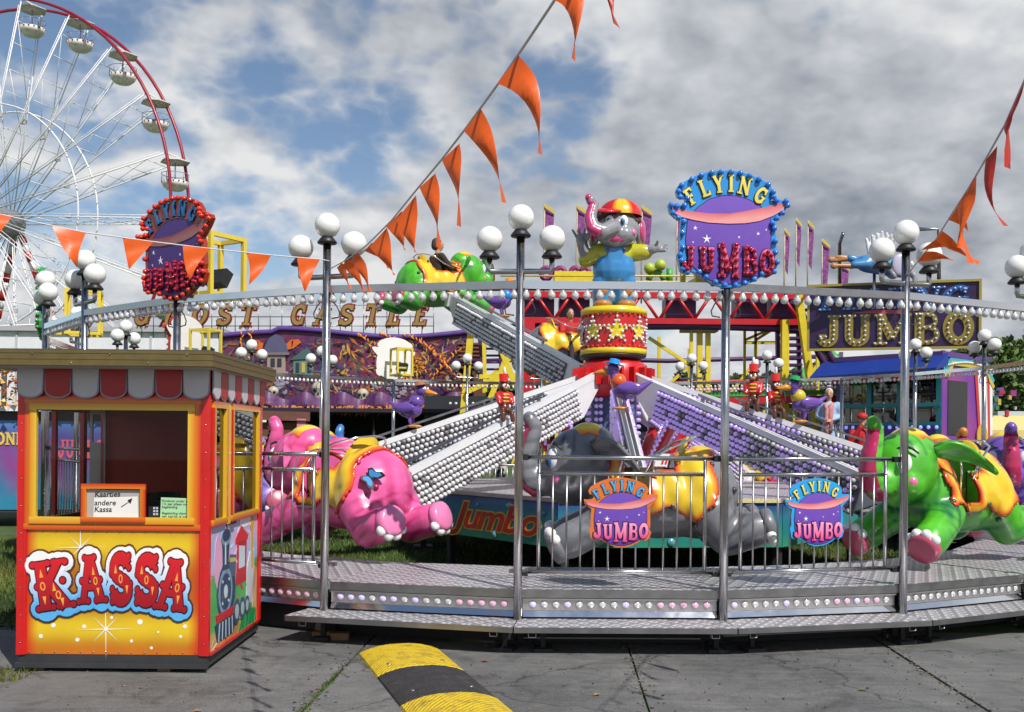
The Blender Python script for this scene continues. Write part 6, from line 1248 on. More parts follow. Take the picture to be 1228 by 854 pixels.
# ================================================================== ferris wheel
def wheel():
    c = P(-6, 264, 70); R = 15.05; th = radians(-17); n = Vector((sin(th), -cos(th), 0)); u = Vector((cos(th), sin(th), 0)); z = Vector((0, 0, 1)); hw = .95
    t = thing('ferris_wheel', 'tall white ferris wheel with dark red rims and striped legs', 'ferris wheel', Matrix.Translation((c.x, c.y, 0))); I = Vector((-c.x, -c.y, 0)); C = Vector((0, 0, c.z))
    at = lambda a, r, s: C + u * (r * cos(a)) + z * (r * sin(a)) + n * s
    rimc = mat('rim_dark_red', (.30, .012, .03), .35, vary=.1); WW = mat('wheel_white', (.78, .78, .78), .4, vary=.06)
    for s in (-hw, hw):
        for rr in (R,): MB().tube([at(2 * pi * i / 88, rr, s) for i in range(88)], .11, 6, True).build('rim', rimc, t)
        MB().tube([at(2 * pi * i / 66, R * .52, s) for i in range(66)], .06, 6, True).build('inner_ring', WW, t)
    NG = 22; a0 = radians(12.9); rows = {}
    for i in range(NG):
        a = a0 + 2 * pi * i / NG; m = MB()
        for s in (-hw, hw): m.tube([at(a, .6, s * 1.6), at(a, R, s)], .045, 5); m.tube([at(a + .25, .9, s * 1.5), at(a + .012, R * .97, s)], .025, 4)
        for f in (.3, .42, .58, .68, .80, .9): m.tube([at(a, R * f, -hw), at(a, R * f, hw)], .03, 4)
        m.tube([at(a, R * .42, -hw), at(a, R * .68, hw)], .025, 4); m.tube([at(a, R * .9, hw), at(a, R * .58, -hw)], .025, 4); m.tube([at(a, R, -hw), at(a, R, hw)], .05, 5)
        m.build('spoke_truss', WW, t)
        MB().box(tuple(at(a + .02, R * .47, hw)), (.35, .2, .3)).build('spoke_light', mat('lamp_box_grey', (.45, .45, .45), .5), t)
    m = MB(); m.lathe([(.7, -1.9), (1.0, -1.8), (1.0, 1.8), (.7, 1.9)], 20, frame(C, u, z, n)); m.build('hub', mat('hub_grey', (.30, .31, .32), .4, .3, vary=.1), t)
    # striped legs
    for s in (-2.3, 2.3):
        for dx in (-6.5, 6.2):
            p0, p1 = C + n * s * .9, Vector((0, 0, GZ)) + u * dx + n * s * 1.8; k = 26
            for i in range(k): MB().tube([p0.lerp(p1, i / k), p0.lerp(p1, (i + 1) / k)], .26, 8).build('red_stripe' if i % 2 else 'white_stripe', REDP if i % 2 else WW, t)
    m = MB()
    for i in range(6): a, b = C.lerp(Vector((0, 0, GZ)), .45 + .09 * i), None; m.tube([a + u * -5 + n, a + u * 6.5 + n], .06, 4); m.tube([a + u * (-5 + 2 * i) + n, a + u * (-3 + 2 * i) + n - z * 1.1], .05, 4)
    m.build('platform_truss', WW, t)
    # gondolas
    rm, bw, rl, tri = mat('gondola_canopy', (.55, .53, .47), .5, vary=.06), mat('gondola_white', (.70, .68, .62), .35), mat('gondola_rail', (.28, .30, .38), .4), mat('gondola_red', (.40, .03, .05), .4)
    proto = None
    for i in list(range(-2, 6)):
        a = a0 + 2 * pi * i / NG; p = at(a, R, 0) + Vector((c.x, c.y, 0)); lab = 'ferris wheel gondola hanging under a pale hexagonal canopy'
        if proto is None:
            proto = thing('gondola', lab, 'gondola', Matrix.Translation(p), 'gondolas of the ferris wheel')
            proto.scale = (.68, .68, .68); bpy.context.view_layer.update(); MB().lathe([(1.45, -.62), (1.42, -.50), (.9, -.30), (1e-5, -.2)], 6).build('canopy', rm, proto)
            MB().tube([(0, 0, 0), (0, 0, -2.9)], .06, 6).build('stem', rl, proto)
            MB().lathe([(.25, -3.35), (.75, -3.25), (1.15, -2.9), (1.3, -2.5), (1.25, -2.5), (1.0, -2.95), (1e-5, -3.1)], 16).build('bowl', bw, proto)
            m = MB(); m.tube([(1.28 * cos(2 * pi * q / 20), 1.28 * sin(2 * pi * q / 20), -1.75) for q in range(20)], .035, 5, True)
            for q in range(10): x, y = 1.29 * cos(2 * pi * q / 10), 1.29 * sin(2 * pi * q / 10); m.tube([(x, y, -1.75), (x, y, -2.5)], .03, 4)
            m.build('railing', rl, proto)
            for q in range(8):
                A = 2 * pi * q / 8; f = lambda da, r, zz: (r * cos(A + da), r * sin(A + da), zz); MB().add([f(-.28, 1.315, -2.53), f(.28, 1.315, -2.53), f(0, 1.0, -3.08)], [(0, 2, 1)]).build('red_triangle', tri, proto)
            MB().box((0, .5, -2.6), (1.2, .35, .08)).build('seat', rl, proto)
            pt = tree_of(proto)
        else: copy_tree(proto, pt, T=Matrix.Translation(p) @ Matrix.Scale(.68, 4))
wheel()
# ================================================================== far left: white building, stall
def block(name, label, cat, a, b, ztop, depth, m, zbot=None):
    zbot = GZ if zbot is None else zbot; d = b - a; d.z = 0; T = frame(Vector((a.x, a.y, 0)), d.normalized(), Vector((-d.y, d.x, 0)).normalized(), Vector((0, 0, 1))); l = d.length
    t = thing(name, label, cat, T); MB().box((l / 2, depth / 2, (ztop + zbot) / 2), (l, depth, ztop - zbot)).build('wall', m, t); return t, T, l
a, b = P(-60, 396, 48), P(262, 396, 48)
t, T, l = block('white_hall', 'long white panelled building behind the globe lamps', 'building', a, b, a.z, 5, mat('white_cladding', (.72, .73, .75), .5, vary=.08))
MB().box((l / 2, 2.5, a.z + .1), (l + .4, 5.4, .22)).build('roof_edge', mat('roof_grey', (.4, .4, .42), .5), t)
for i in range(1, 8): MB().box((l * i / 8, -.03, a.z / 2), (.08, .06, a.z)).build('panel_seam', mat('seam_grey', (.5, .5, .52), .5), t)
def stall():
    a, b = P(-140, 520, 19), P(142, 520, 19.6); t, T, l = block('fun_stall', 'purple and blue painted fun stall beyond the ticket booth', 'stall', a, b, 2.1, 2.5, mat('stall_dark', (.05, .03, .06), .6), .15)
    nx, nz = 60, 20; m = MB(); vs = []; cs = []
    for j in range(nz + 1):
        for i in range(nx + 1):
            u, w = i / nx, j / nz; vs.append((l * u, -.02, .2 + 1.72 * w)); s = .5 + .5 * sin(11 * u * 3 + 5 * w); c = lerp((.02, .22, .34), (.10, .04, .30), w); c = lerp(c, (.30, .03, .22), .8 * s * (1 - abs(w - .5) * 1.6)) if .15 < w < .8 else c; c = lerp(c, (.06, .3, .6), max(0, w - .82) * 4); cs.append(c)
    m.add(vs, [(j * (nx + 1) + i, j * (nx + 1) + i + 1, (j + 1) * (nx + 1) + i + 1, (j + 1) * (nx + 1) + i) for j in range(nz) for i in range(nx)]); m.cols = cs; m.build('painted_front', PRINT, t)
    MB().box((l / 2, .4, 2.16), (l, 1.2, .12)).build('counter_top', WHITE, t); MB().box((l / 2, .5, 3.0), (l, 1.0, .12)).build('canopy', mat('canopy_cream', (.62, .58, .5), .7), t)
    for i in range(9): MB().box((l * i / 8, .05, 2.55), (.08, .08, .8)).build('canopy_post', STEEL_D, t)
    word('WOND', line_place('WOND', l * .415, l * .60, 1.45, .24, base=Matrix.Translation((0, -.022, 0)) @ Matrix.Rotation(pi / 2, 4, 'X')), 0, .02, mat('stall_gold', (.7, .5, .06), .4), t)
    word('JUMBO', line_place('JUMBO', l * .74, l * .94, 1.2, .36, base=Matrix.Translation((0, -.022, 0)) @ Matrix.Rotation(pi / 2, 4, 'X')), 0, .02, mat('stall_rose', (.7, .12, .2), .4), t)
    pts = [Vector((random.uniform(0, l), -.3 + random.uniform(-.1, .1), random.uniform(2.2, 3.05))) for _ in range(900)]; m = MB()
    for p in pts: m.c = random.choice([(.6, .22, .03), (.7, .4, .06), (.35, .08, .02), (.1, .05, .02)]); r = random.uniform(.03, .09); d = Vector((random.gauss(0, 1), random.gauss(0, 1), random.gauss(0, 1))).normalized(); e = d.orthogonal().normalized(); m.add([p + d * r, p - d * r * .6 + e * r * .6, p - d * r * .6 - e * r * .6], [(0, 1, 2)])
    tag(m.build('autumn_garland', PRINT, t), kind='stuff')
stall()
# ================================================================== ghost castle
def haunted_mat():
    m = bpy.data.materials.new('haunted_print'); m.use_nodes = True; N, L = m.node_tree.nodes, m.node_tree.links; b = N['Principled BSDF']; b.inputs['Roughness'].default_value = .5
    a = N.new('ShaderNodeAttribute'); a.attribute_name = 'Col'; tc = N.new('ShaderNodeTexCoord'); t = N.new('ShaderNodeTexNoise'); t.inputs['Scale'].default_value = 2.4; t.inputs['Detail'].default_value = 8; t.inputs['Roughness'].default_value = .72; t.inputs['Distortion'].default_value = 2.2; L.new(tc.outputs['Object'], t.inputs[0])
    r = N.new('ShaderNodeValToRGB'); L.new(t.outputs[0], r.inputs[0]); e = r.color_ramp.elements; e[0].position = .30; e[0].color = (.008, .004, .012, 1); e[1].position = .74; e[1].color = (.62, .34, .06, 1)
    for q, c in ((.42, (.05, .012, .09, 1)), (.52, (.16, .015, .05, 1)), (.60, (.06, .06, .09, 1)), (.66, (.36, .09, .02, 1))): k = e.new(q); k.color = c
    mx = N.new('ShaderNodeMix'); mx.data_type = 'RGBA'; mx.inputs[0].default_value = .68; L.new(a.outputs[0], mx.inputs[6]); L.new(r.outputs[0], mx.inputs[7]); L.new(mx.outputs[2], b.inputs['Base Color']); return m
def ghost():
    D = 33.0; px = D / FPX; o = P(262, 455, D); t = thing('ghost_ride', 'purple haunted castle ride with painted facade and skulls', 'fairground ride', Matrix.Translation((o.x, o.y, 0)))
    X = lambda x: (x - 262) * px; Z = lambda x, y: P(x, y, D).z
    ztop = lambda x: Z(x, 404 - 5 * sin((x - 262) / 46) - (4 if x > 330 else 0)); nx, nz = 150, 60; m = MB(); vs = []; cs = []; rr = random.Random(5)
    spl = [(rr.uniform(262, 566), rr.uniform(400, 500), rr.uniform(4, 13), rr.choice([(.30, .06, .02), (.45, .16, .03), (.10, .02, .16), (.02, .06, .12), (.25, .02, .05), (.02, .02, .03), (.55, .32, .06), (.04, .02, .10)])) for _ in range(120)]
    for j in range(nz + 1):
        for i in range(nx + 1):
            u, w = i / nx, j / nz; x = 262 + 304 * u; zt, zb = ztop(x), Z(x, 488); z_ = zb + (zt - zb) * w; y = 488 + (400 - 488) * w; vs.append((X(x), 0, z_))
            c = (.07, .02, .13); g = math.exp(-((x - 458) / 34) ** 2 - ((y - 425) / 30) ** 2); c = lerp(c, (.42, .03, .07), min(1, g * 1.3)); g = math.exp(-((x - 500) / 30) ** 2 - ((y - 440) / 20) ** 2); c = lerp(c, (.55, .16, .02), min(1, g)); c = lerp(c, (.012, .008, .02), min(1, math.exp(-((x - 530) / 14) ** 2 - ((y - 425) / 12) ** 2) * 1.4)) 
            for (sx, sy, sr, sc) in spl:
                d = ((x - sx) ** 2 + (y - sy) ** 2) / (sr * sr)
                if d < 2: c = lerp(c, sc, .55 * math.exp(-d * 1.5))
            if y > 468: c = lerp(c, (.03, .03, .10), .6)
            cs.append(c)
    m.add(vs, [(j * (nx + 1) + i, j * (nx + 1) + i + 1, (j + 1) * (nx + 1) + i + 1, (j + 1) * (nx + 1) + i) for j in range(nz) for i in range(nx)]); m.cols = cs; m.build('painted_facade', haunted_mat(), t)
    MB().box((X(414), 2.0, Z(414, 440)), (X(560), 3.6, 1.6)).build('rear_body', mat('ghost_dark', (.02, .012, .025), .7), t)
    MB().tube([(X(x), -.03, ztop(x) + .02) for x in range(262, 567, 8)], .09, 6).build('top_garland', mat('garland_purple', (.10, .04, .24), .5, vary=.3, vscale=9), t)
    F = lambda pts, c, d, nm: (lambda mm: (setattr(mm, 'c', c), mm.prism([(X(x), Z(x, y)) for x, y in pts], 0, d, Matrix.Rotation(pi / 2, 4, 'X')), mm.build(nm, PRINT, t)))(MB())
    # tower, houses, eyes
    F([(320, 452), (343, 452), (342, 424), (321, 424)], (.34, .26, .22), .06, 'tower'); F([(317, 424), (346, 424), (344, 414), (338, 404), (331, 401), (324, 405), (319, 414)], (.09, .09, .17), .1, 'tower_dome'); F([(316, 426), (347, 426), (347, 423), (316, 423)], (.2, .15, .16), .12, 'tower_cornice')
    for x in (325, 333): F([(x, 440), (x + 5, 440), (x + 5, 430), (x, 430)], (.03, .03, .05), .08, 'tower_window')
    F([(352, 452), (376, 452), (376, 430), (352, 430)], (.12, .22, .19), .05, 'haunted_house'); F([(348, 432), (380, 430), (368, 417)], (.06, .12, .12), .09, 'house_gable')
    for x in (355, 362, 369): F([(x, 447), (x + 4, 447), (x + 4, 435), (x, 435)], (.55, .38, .08) if x == 362 else (.03, .04, .05), .07, 'house_window')
    F([(284, 432), (300, 432), (300, 422), (288, 420)], (.16, .10, .09), .05, 'shed'); 
    for pts in ([(300, 412), (308, 408), (316, 412), (314, 420), (304, 419)], [(340, 416), (348, 408), (358, 407), (361, 411), (352, 418), (343, 420)]): F(pts, (.62, .13, .02), .05, 'glowing_eye'); 
    F([(308, 410), (310, 410), (309, 418)], (.02, .01, .01), .07, 'pupil'); F([(350, 409), (352, 409), (350, 417)], (.02, .01, .01), .07, 'pupil')
    # orange fur burst
    rr = random.Random(2); m = MB()
    for i in range(420):
        a = rr.uniform(0, 2 * pi); r = 17 * sqrt(rr.random()); x, y = 488 + r * cos(a) * 1.1, 438 - r * sin(a); l = rr.uniform(3, 7); a2 = a + rr.gauss(0, .4); m.c = rr.choice([(.62, .30, .04), (.70, .42, .08), (.48, .16, .02), (.30, .10, .02)])
        k = .03 + .0004 * i; m.add([(X(x) + .03 * sin(a2), -k, Z(x, y) + .03 * cos(a2)), (X(x) - .03 * sin(a2), -k, Z(x, y) - .03 * cos(a2)), (X(x + l * cos(a2)), -k - .02, Z(x, y - l * sin(a2)))], [(0, 1, 2)])
    tag(m.build('orange_fur', PRINT, t), kind='stuff')
    # brushwork of the mural
    rr = random.Random(31); m = MB()
    for i in range(900):
        x, y = rr.uniform(264, 560), rr.uniform(408, 474); a = rr.uniform(0, pi); l_, w_ = rr.uniform(.06, .26), rr.uniform(.02, .06)
        m.c = rr.choice([(.40, .12, .02), (.55, .30, .05), (.05, .015, .09), (.012, .008, .015), (.03, .05, .09), (.22, .02, .03), (.10, .09, .07), (.14, .03, .18), (.35, .28, .16)]) if x > 385 else rr.choice([(.07, .02, .13), (.03, .03, .07), (.12, .03, .10), (.05, .08, .08), (.30, .08, .02), (.015, .01, .02), (.16, .12, .11)])
        o_ = Vector((X(x), -.006 - .00003 * i, Z(x, y))); d = Vector((cos(a), 0, sin(a))); n_ = Vector((-sin(a), 0, cos(a))); m.add([o_ - d * l_, o_ - n_ * w_, o_ + d * l_, o_ + n_ * w_], [(0, 1, 2, 3)])
    tag(m.build('brush_stroke', PRINT, t), kind='stuff')
    # flame-coloured lamp strings
    m = MB(); rr = random.Random(9)
    arcs = [[(430 + 30 * f, 404 + 46 * f * f) for f in np.linspace(0, 1, 14)], [(455 + 60 * f, 402 + 50 * f ** 1.6) for f in np.linspace(0, 1, 20)], [(486 + 66 * f, 404 + 52 * f ** 1.5) for f in np.linspace(0, 1, 20)], [(290, 402 + 4 * i) for i in range(9)], [(302, 400 + 4 * i) for i in range(9)], [(520 + 30 * f, 452 - 30 * f) for f in np.linspace(0, 1, 12)], [(505 + 40 * f, 410 + 40 * f) for f in np.linspace(0, 1, 12)]]
    for ar in arcs:
        for (x, y) in ar: p = Vector((X(x), -.1, Z(x, y))); d = Vector((rr.uniform(-.1, .1), -.05, .10)); m.tube([p, p + d * .5, p + d * 1.2], [.02, .032, .005], 5)
    tag(m.build('flame_lamp', mat('flame_orange', (.72, .26, .03), .3, emit=(.8, .25, .03), estr=.25), t), kind='stuff')
    # skulls
    bone = mat('bone', (.46, .42, .32), .6, vary=.25, vscale=5, bump=.3, bscale=12)
    for (x, y, r) in ((386, 467, 10), (437, 473, 7), (331, 470, 6.5), (540, 462, 6)):
        w = r * px; c = Vector((X(x), -.35, Z(x, y))); sk = MB(); sk.ell((0, 0, 0), (w, w, w * .95)); sk.ell((0, -w * .3, -w * .75), (w * .62, w * .6, w * .55)); sk.ell((0, -w * .35, -w * 1.1), (w * .5, w * .45, w * .3)); o_ = obj('skull', use(blob(sk, w * .12, 3), bone, 'skull'), t, Matrix.Translation(c))
        for q in (-1, 1): MB().ell((q * w * .38, -w * .86, -w * .15), (w * .25, w * .2, w * .25), 10, 7).build('eye_socket', BLACK, o_)
        MB().ell((0, -w * .92, -w * .6), (w * .12, w * .12, w * .18), 8, 6).build('nose_hole', BLACK, o_)
        for q in range(5): MB().box((w * (-.32 + .16 * q), -w * .88, -w * 1.0), (w * .12, w * .1, w * .22)).build('tooth', bone, o_)
    # smoke painted on the lower board
    m = MB(); sm_ = mat('painted_smoke', (.26, .25, .32), .8, vary=.4, vscale=3)
    for i in range(60): x, y = (random.gauss(478, 15), random.gauss(463, 5)) if i % 2 else (random.gauss(338, 7), random.gauss(458, 7)); m.ell((X(x), -.012 - .0006 * i, Z(x, y)), (random.uniform(.04, .14), .008, random.uniform(.03, .08)), 9, 5)
    tag(m.build('smoke_relief', sm_, t), kind='stuff')
    # wavy valance and dark mouth
    m = MB(); m.smooth = True; vs = []; n = 120
    for i in range(n + 1):
        x = 318 + 250 * i / n; s = sin(i * .30); vs += [(X(x), -.9 - .12 * s, Z(x, 476) + .12 * s), (X(x), -1.0 - .12 * s, Z(x, 484) + .12 * s + .03 * sin(i * 2.1)), (X(x), -1.02 - .12 * s, Z(x, 491) + .13 * s)]
    m.add(vs, [(3 * i + j, 3 * i + j + 1, 3 * i + j + 4, 3 * i + j + 3) for i in range(n) for j in range(2)]); m.cols = [(.10, .05, .24) if (i // 3) % 5 else (.04, .02, .10) for i in range(len(m.v))]; m.build('wavy_valance', haunted_mat(), t)
    m = MB(); rr = random.Random(4)
    for i in range(420): x = rr.uniform(318, 566); zz = Z(x, rr.uniform(486, 494)); p = Vector((X(x), -1.08, zz)); m.add([p, p + Vector((.05, -.01, -.03)), p + Vector((rr.uniform(-.1, .15), -.04, -rr.uniform(.1, .25)))], [(0, 1, 2)])
    tag(m.build('orange_tassel', mat('tassel_orange', (.62, .22, .03), .7), t), kind='stuff')
    MB().box((X(440), .6, Z(440, 515) * .5 + .9), (X(512), .1, 3.0)).build('dark_mouth', mat('mouth_black', (.004, .004, .005), .9), t)
    MB().box((X(440), -.6, Z(440, 494)), (X(516), 2.6, .12)).build('porch_ceiling', mat('ghost_dark', (.02, .012, .025), .7), t)
    for x in (345, 402, 455, 520): MB().tube([(X(x), -1.2, GZ), (X(x), -1.2, Z(x, 492))], .07, 8).build('porch_post', STEEL_D, t)
    # little hut with roof
    hb = mat('hut_brown', (.14, .05, .025), .7, vary=.3); MB().box((X(352), -1.9, 1.0), (X(322 + 0) , 1.2, 2.2)).build('hut', hb, t)
    m = MB(); m.add([(X(318), -2.7, Z(318, 505)), (X(392), -2.7, Z(392, 507)), (X(384), -1.6, Z(384, 492)), (X(322), -1.6, Z(322, 490))], [(0, 1, 2, 3)]); m.build('hut_roof', mat('hut_roof_brown', (.10, .035, .02), .8, vary=.3, bump=.4), t)
    MB().box((X(382), -2.62, Z(382, 510)), (.27, .03, .32)).build('price_board', mat('board_pink', (.62, .22, .3), .5), t); MB().box((X(330), -2.62, Z(330, 487)), (.42, .03, .3)).build('name_board', mat('board_gold', (.6, .42, .1), .5, vary=.3), t)
    # tiled turret at the right end
    MB().box((X(566), .6, Z(560, 440) - 1.2), (.85, 1.2, 4.0)).build('turret', mat('turret_brown', (.12, .05, .03), .7, vary=.3, vscale=8), t); 
    for j in range(7): MB().box((X(566), -.04, Z(560, 408) - .12 - j * .13), (.95 - .0 * j, .06, .05)).build('shingle_course', mat('shingle_red', (.22, .07, .05), .7, vary=.3), t)
    # roof letters
    xs = [(172, 'G'), (208, 'H'), (241, 'O'), (270, 'S'), (298, 'T'), (359, 'C'), (388, 'A'), (416, 'S'), (447, 'T'), (473, 'L'), (505, 'E')]
    Dl = 33.5; ls = thing('roof_lettering', 'GHOST CASTLE letters in gold with dripping red edges on a lattice', 'sign', None); gold, drip = mat('letter_old_gold', (.30, .20, .05), .5, vary=.2), mat('drip_red', (.20, .01, .015), .4)
    for (x, ch) in xs:
        q = P(x, 378, Dl); h = 25 * Dl / FPX; w = glyph(ch)[0]; M4 = Matrix.Translation(q) @ Matrix.Rotation(pi / 2, 4, 'X') @ Matrix(((h * .95, h * .20, 0, -w / 2 * h * .95 - .1 * h), (0, h, 0, -h / 2), (0, 0, 1, 0), (0, 0, 0, 1)))
        letter_mesh(ch, M4, 0, .05, drip, .06, .19, 'letter_edge').build('letter_edge', drip, ls); letter_mesh(ch, M4, .03, .10, gold, 0, .17, 'letter').build('letter', gold, ls)
        m = MB()
        for i in range(9):
            a = Vector((w * (.08 + .84 * i / 8), rr.choice((-.02, -.02, .45, .80)), .04)); m.cap(M4 @ a, M4 @ (a + Vector((0, -rr.uniform(.06, .2), 0))), .028, .016, 6)
        tag(m.build('drip', drip, ls), kind='stuff')
    m = MB()
    for y in (366, 380, 391): m.tube([P(165, y, Dl + .1), P(520, y, Dl + .1)], .015, 4)
    for x in range(170, 522, 14): m.tube([P(x, 362, Dl + .1), P(x, 405, Dl + .1)], .015, 4)
    m.build('lattice', STEEL_D, ls)
ghost()
for (x, y, D, yaw, top, hr, lab, ps, hh) in ((447, 532, 27.5, pi, (.012, .012, .015), (.04, .025, .02), 'bearded person in a black top by the far barrier', 'stand', 1.80), (386, 532, 28.5, -.6, (.03, .04, .03), (.03, .02, .02), 'person raising a hand to the face beside the dark ride mouth', 'phone', 1.74), (402, 534, 28, -1.6, (.16, .10, .2), (.35, .3, .25), 'person in mauve behind the pink elephant', 'stand', 1.68), (322, 534, 29, -1.2, (.25, .05, .08), (.05, .03, .02), 'person in dark red by the small hut', 'stand', 1.7), (601, 540, 26, 2.8, (.55, .54, .5), (.06, .04, .03), 'person in a cream jacket beyond the left arm', 'stand', 1.75)):
    q = P(x, y, D); person(lab, (q.x, q.y, GZ), yaw, hh, top, (.03, .03, .05), hr, ps)
# crowd barriers and bin beyond the ring
def barrier(x0, x1, D, label):
    a, b = P(x0, 540, D), P(x1, 540, D); d = b - a; l = d.length; t = thing('crowd_barrier', label, 'barrier', look(Vector((a.x, a.y, GZ)), Vector((b.x, b.y, GZ))), 'barriers beyond the ride'); m = MB()
    MB().tube([(0, 0, .15), (0, 0, 1.1), (l, 0, 1.1), (l, 0, .15)], .025, 6).build('frame', STEEL_D, t); MB().tube([(0, 0, .2), (l, 0, .2)], .02, 6).build('lower_rail', STEEL_D, t)
    n = int(l / .14); bm_ = MB().tube([(0, 0, .2), (0, 0, 1.1)], .011, 5).build('bar', STEEL_D, me_only=True)
    for i in range(1, n): obj('bar', bm_, t, Matrix.Translation((l * i / n, 0, 0)))
for i, (x0, x1) in enumerate(((405, 478), (480, 556), (560, 636), (860, 930), (932, 1000))): barrier(x0, x1, 25.5 + .1 * i, 'grey steel crowd barrier beyond the ride platform')
q = P(540, 560, 24.2); bn = thing('litter_bin', 'brown wooden litter bin behind the left arms', 'bin', Matrix.Translation((q.x, q.y, GZ))); MB().box((0, 0, .5), (.95, .6, 1.0)).build('body', mat('bin_brown', (.12, .05, .025), .6, vary=.2), bn); MB().box((0, 0, 1.05), (1.02, .66, .08)).build('lid', mat('bin_lid', (.07, .03, .02), .6), bn)
# ================================================================== roller coaster
def coaster():
    D = 27.5; t = thing('roller_coaster', 'yellow and red roller coaster structure with purple track behind the ride', 'roller coaster', None); p = lambda x, y, d=0: P(x, y, D + d)
    RS = mat('coaster_red', (.50, .012, .02), .35, vary=.1); ztop, zbot = 353, 384
    for d in (0, 1.2):
        for y in (ztop, zbot): MB().bar(p(618, y, d), p(1000, y + 3, d), .14, .16).build('truss_chord', RS, t)
    xs = list(range(622, 1000, 42))
    for i, x in enumerate(xs[:-1]):
        for (xa, xb) in ((x, x + 21), (x + 42, x + 21)):
            MB().tube([p(xa, zbot), p(xb, ztop)], .045, 6).build('truss_diagonal', RS, t)
        MB().bar(p(x, zbot, 0), p(x, zbot, 1.2), .08).build('cross_tie', RS, t)
        if i in (0, 1, 2, 4, 6, 7): MB().box(tuple(p(x + 24, 371, .8)), (.85, .7, .55)).build('drive_box', PURP, t)
    MB().bar(p(634, 382), Vector((p(634, 382).x, p(634, 382).y, GZ)), .34, .3).build('red_column', RS, t)
    # purple running rails and sleepers
    for d in (.1, 1.1):
        for (y0, y1) in ((344, 344), (392, 391)): MB().tube([p(560, y0 + 1, d), p(700, y0, d), p(840, y1, d), p(960, y1 + 4, d), p(1005, y1 + 12, d)], .10, 8).build('track_rail', PURP, t)
    m = MB()
    for x in range(570, 960, 11): m.bar(p(x, 346, .1), p(x, 346, 1.1), .06)
    tag(m.build('track_sleeper', PURP, t), kind='stuff')
    MB().box(tuple(p(688, 335, .4)), (1.1, .8, .32)).build('yellow_cart', YEL, t)
    for y in (331, 338): MB().tube([p(600, y, -.2), p(890, y, -.2)], .025, 5).build('guard_rail', YEL, t)
    # columns
    def col(x0, y0, x1, w, d=0, ybot=None):
        a = p(x0, y0, d); b = p(x1, 540, d); b.z = GZ if ybot is None else p(x1, ybot, d).z; MB().bar(a, b, w, w * .85).build('column', YEL, t)
    for (x, w) in ((839, .17), (849, .15)): col(x, 388, x, w, .4)
    col(829, 395, 829, .10, .3); MB().box(tuple(p(838, 392, .4)), (1.0, .5, .3)).build('column_head', mat('weathered_grey', (.35, .34, .3), .6), t)
    MB().bar(p(778, 405, .4), p(832, 441, .4), .09).build('brace', YEL, t); MB().bar(p(700, 388, .3), p(880, 389, .3), .16).build('yellow_beam', YEL, t)
    MB().bar(p(640, 400, .5), p(700, 412, .5), .2).build('brace', YEL, t)
    for x in (657, 668, 682): col(x, 388, x, .13, .8)
    col(941, 384, 941, .22, -.3); MB().bar(p(957, 352, -.6), Vector((p(994, 540, -.6).x, p(994, 540, -.6).y, GZ)), .20, .18).build('leaning_leg', YEL, t)
    for x in (893, 906): col(x, 384, x, .08, 2)
    for (a_, b_) in (((893, 384), (930, 384)), ((893, 411), (930, 411)), ((893, 408), (928, 393)), ((906, 408), (930, 393))): MB().bar(p(*a_, 2), p(*b_, 2), .08).build('lattice_bar', YEL, t)
    MB().bar(p(566, 385, .3), Vector((p(546, 540, .3).x, p(546, 540, .3).y, GZ)), .22, .18).build('leaning_leg', YEL, t)
    for (a_, b_, w) in (((612, 418), (588, 478), .15), ((600, 416), (618, 462), .16), ((580, 400), (582, 470), .10), ((572, 452), (625, 450), .12), ((700, 440), (640, 505), .12), ((560, 470), (600, 452), .14)): MB().bar(p(*a_, .1), p(*b_, .1), w).build('brace', YEL, t)
    for x in (628, 640, 652): col(x, 434, x, .07, 1)
    for y in (470, 480): MB().bar(p(625, y, 1), p(790, y, 1), .07).build('guard_rail', YEL, t)
    # further steelwork of the coaster behind
    rs = random.Random(12)
    for i in range(13):
        x = 545 + 36 * i + rs.uniform(-9, 9); yt = rs.uniform(392, 430); dd = rs.uniform(3, 7); col(x, yt, x, .11, dd)
        if i % 2 == 0: MB().bar(p(x, yt + 20, dd), p(x + rs.choice((-1, 1)) * rs.uniform(20, 40), yt + rs.uniform(45, 70), dd), .09).build('brace', YEL, t)
    for (y, d_) in ((430, 4), (457, 5), (488, 3)): MB().tube([p(540, y + 4, d_), p(680, y, d_), p(800, y + 3, d_), p(1010, y - 3, d_)], .07, 6).build('track_rail', PURP if y != 457 else RS, t)
    m = MB()
    for i in range(70): m.ell(tuple(p(540 + 6.8 * i, 484, 2.9)), .05, 6, 4)
    tag(m.build('track_lamp', B_WHITE, t), kind='stuff')
    MB().box(tuple(p(690, 505, 4)), (9.5, .3, 1.5)).build('dark_fence', mat('coaster_fence', (.02, .022, .03), .7, vary=.3), t); MB().box(tuple(p(900, 505, 4)), (6.5, .3, 1.5)).build('dark_fence', mat('coaster_fence', (.02, .022, .03), .7, vary=.3), t)
    for i in range(16): MB().bar(p(820 + 12 * i, 492, -1.2), p(820 + 12 * i, 515, -1.2), .05).build('low_fence_post', YEL, t)
    # ladders and stairs
    for (x0, y0, x1, y1, n) in ((574, 396, 582, 470, 8), (598, 398, 603, 470, 0)): MB().bar(p(x0, y0, .6), p(x1, y1, .6), .12, .1).build('ladder_stile', PURP, t)
    for i in range(9): y = 402 + 8.2 * i; MB().tube([p(575 + i * .8, y, .6), p(599 + i * .4, y, .6)], .035, 5).build('ladder_rung', PURP, t)
    for (x0, x1) in ((932, 934), (957, 960)): MB().bar(p(x0, 384, .2), p(x1, 500, .2), .13, .1).build('stair_stile', PURP, t)
    for i in range(13): y = 390 + 8 * i; MB().box(tuple(p(946, y, .3)), (.62, .5, .06)).build('stair_tread', PURP, t)
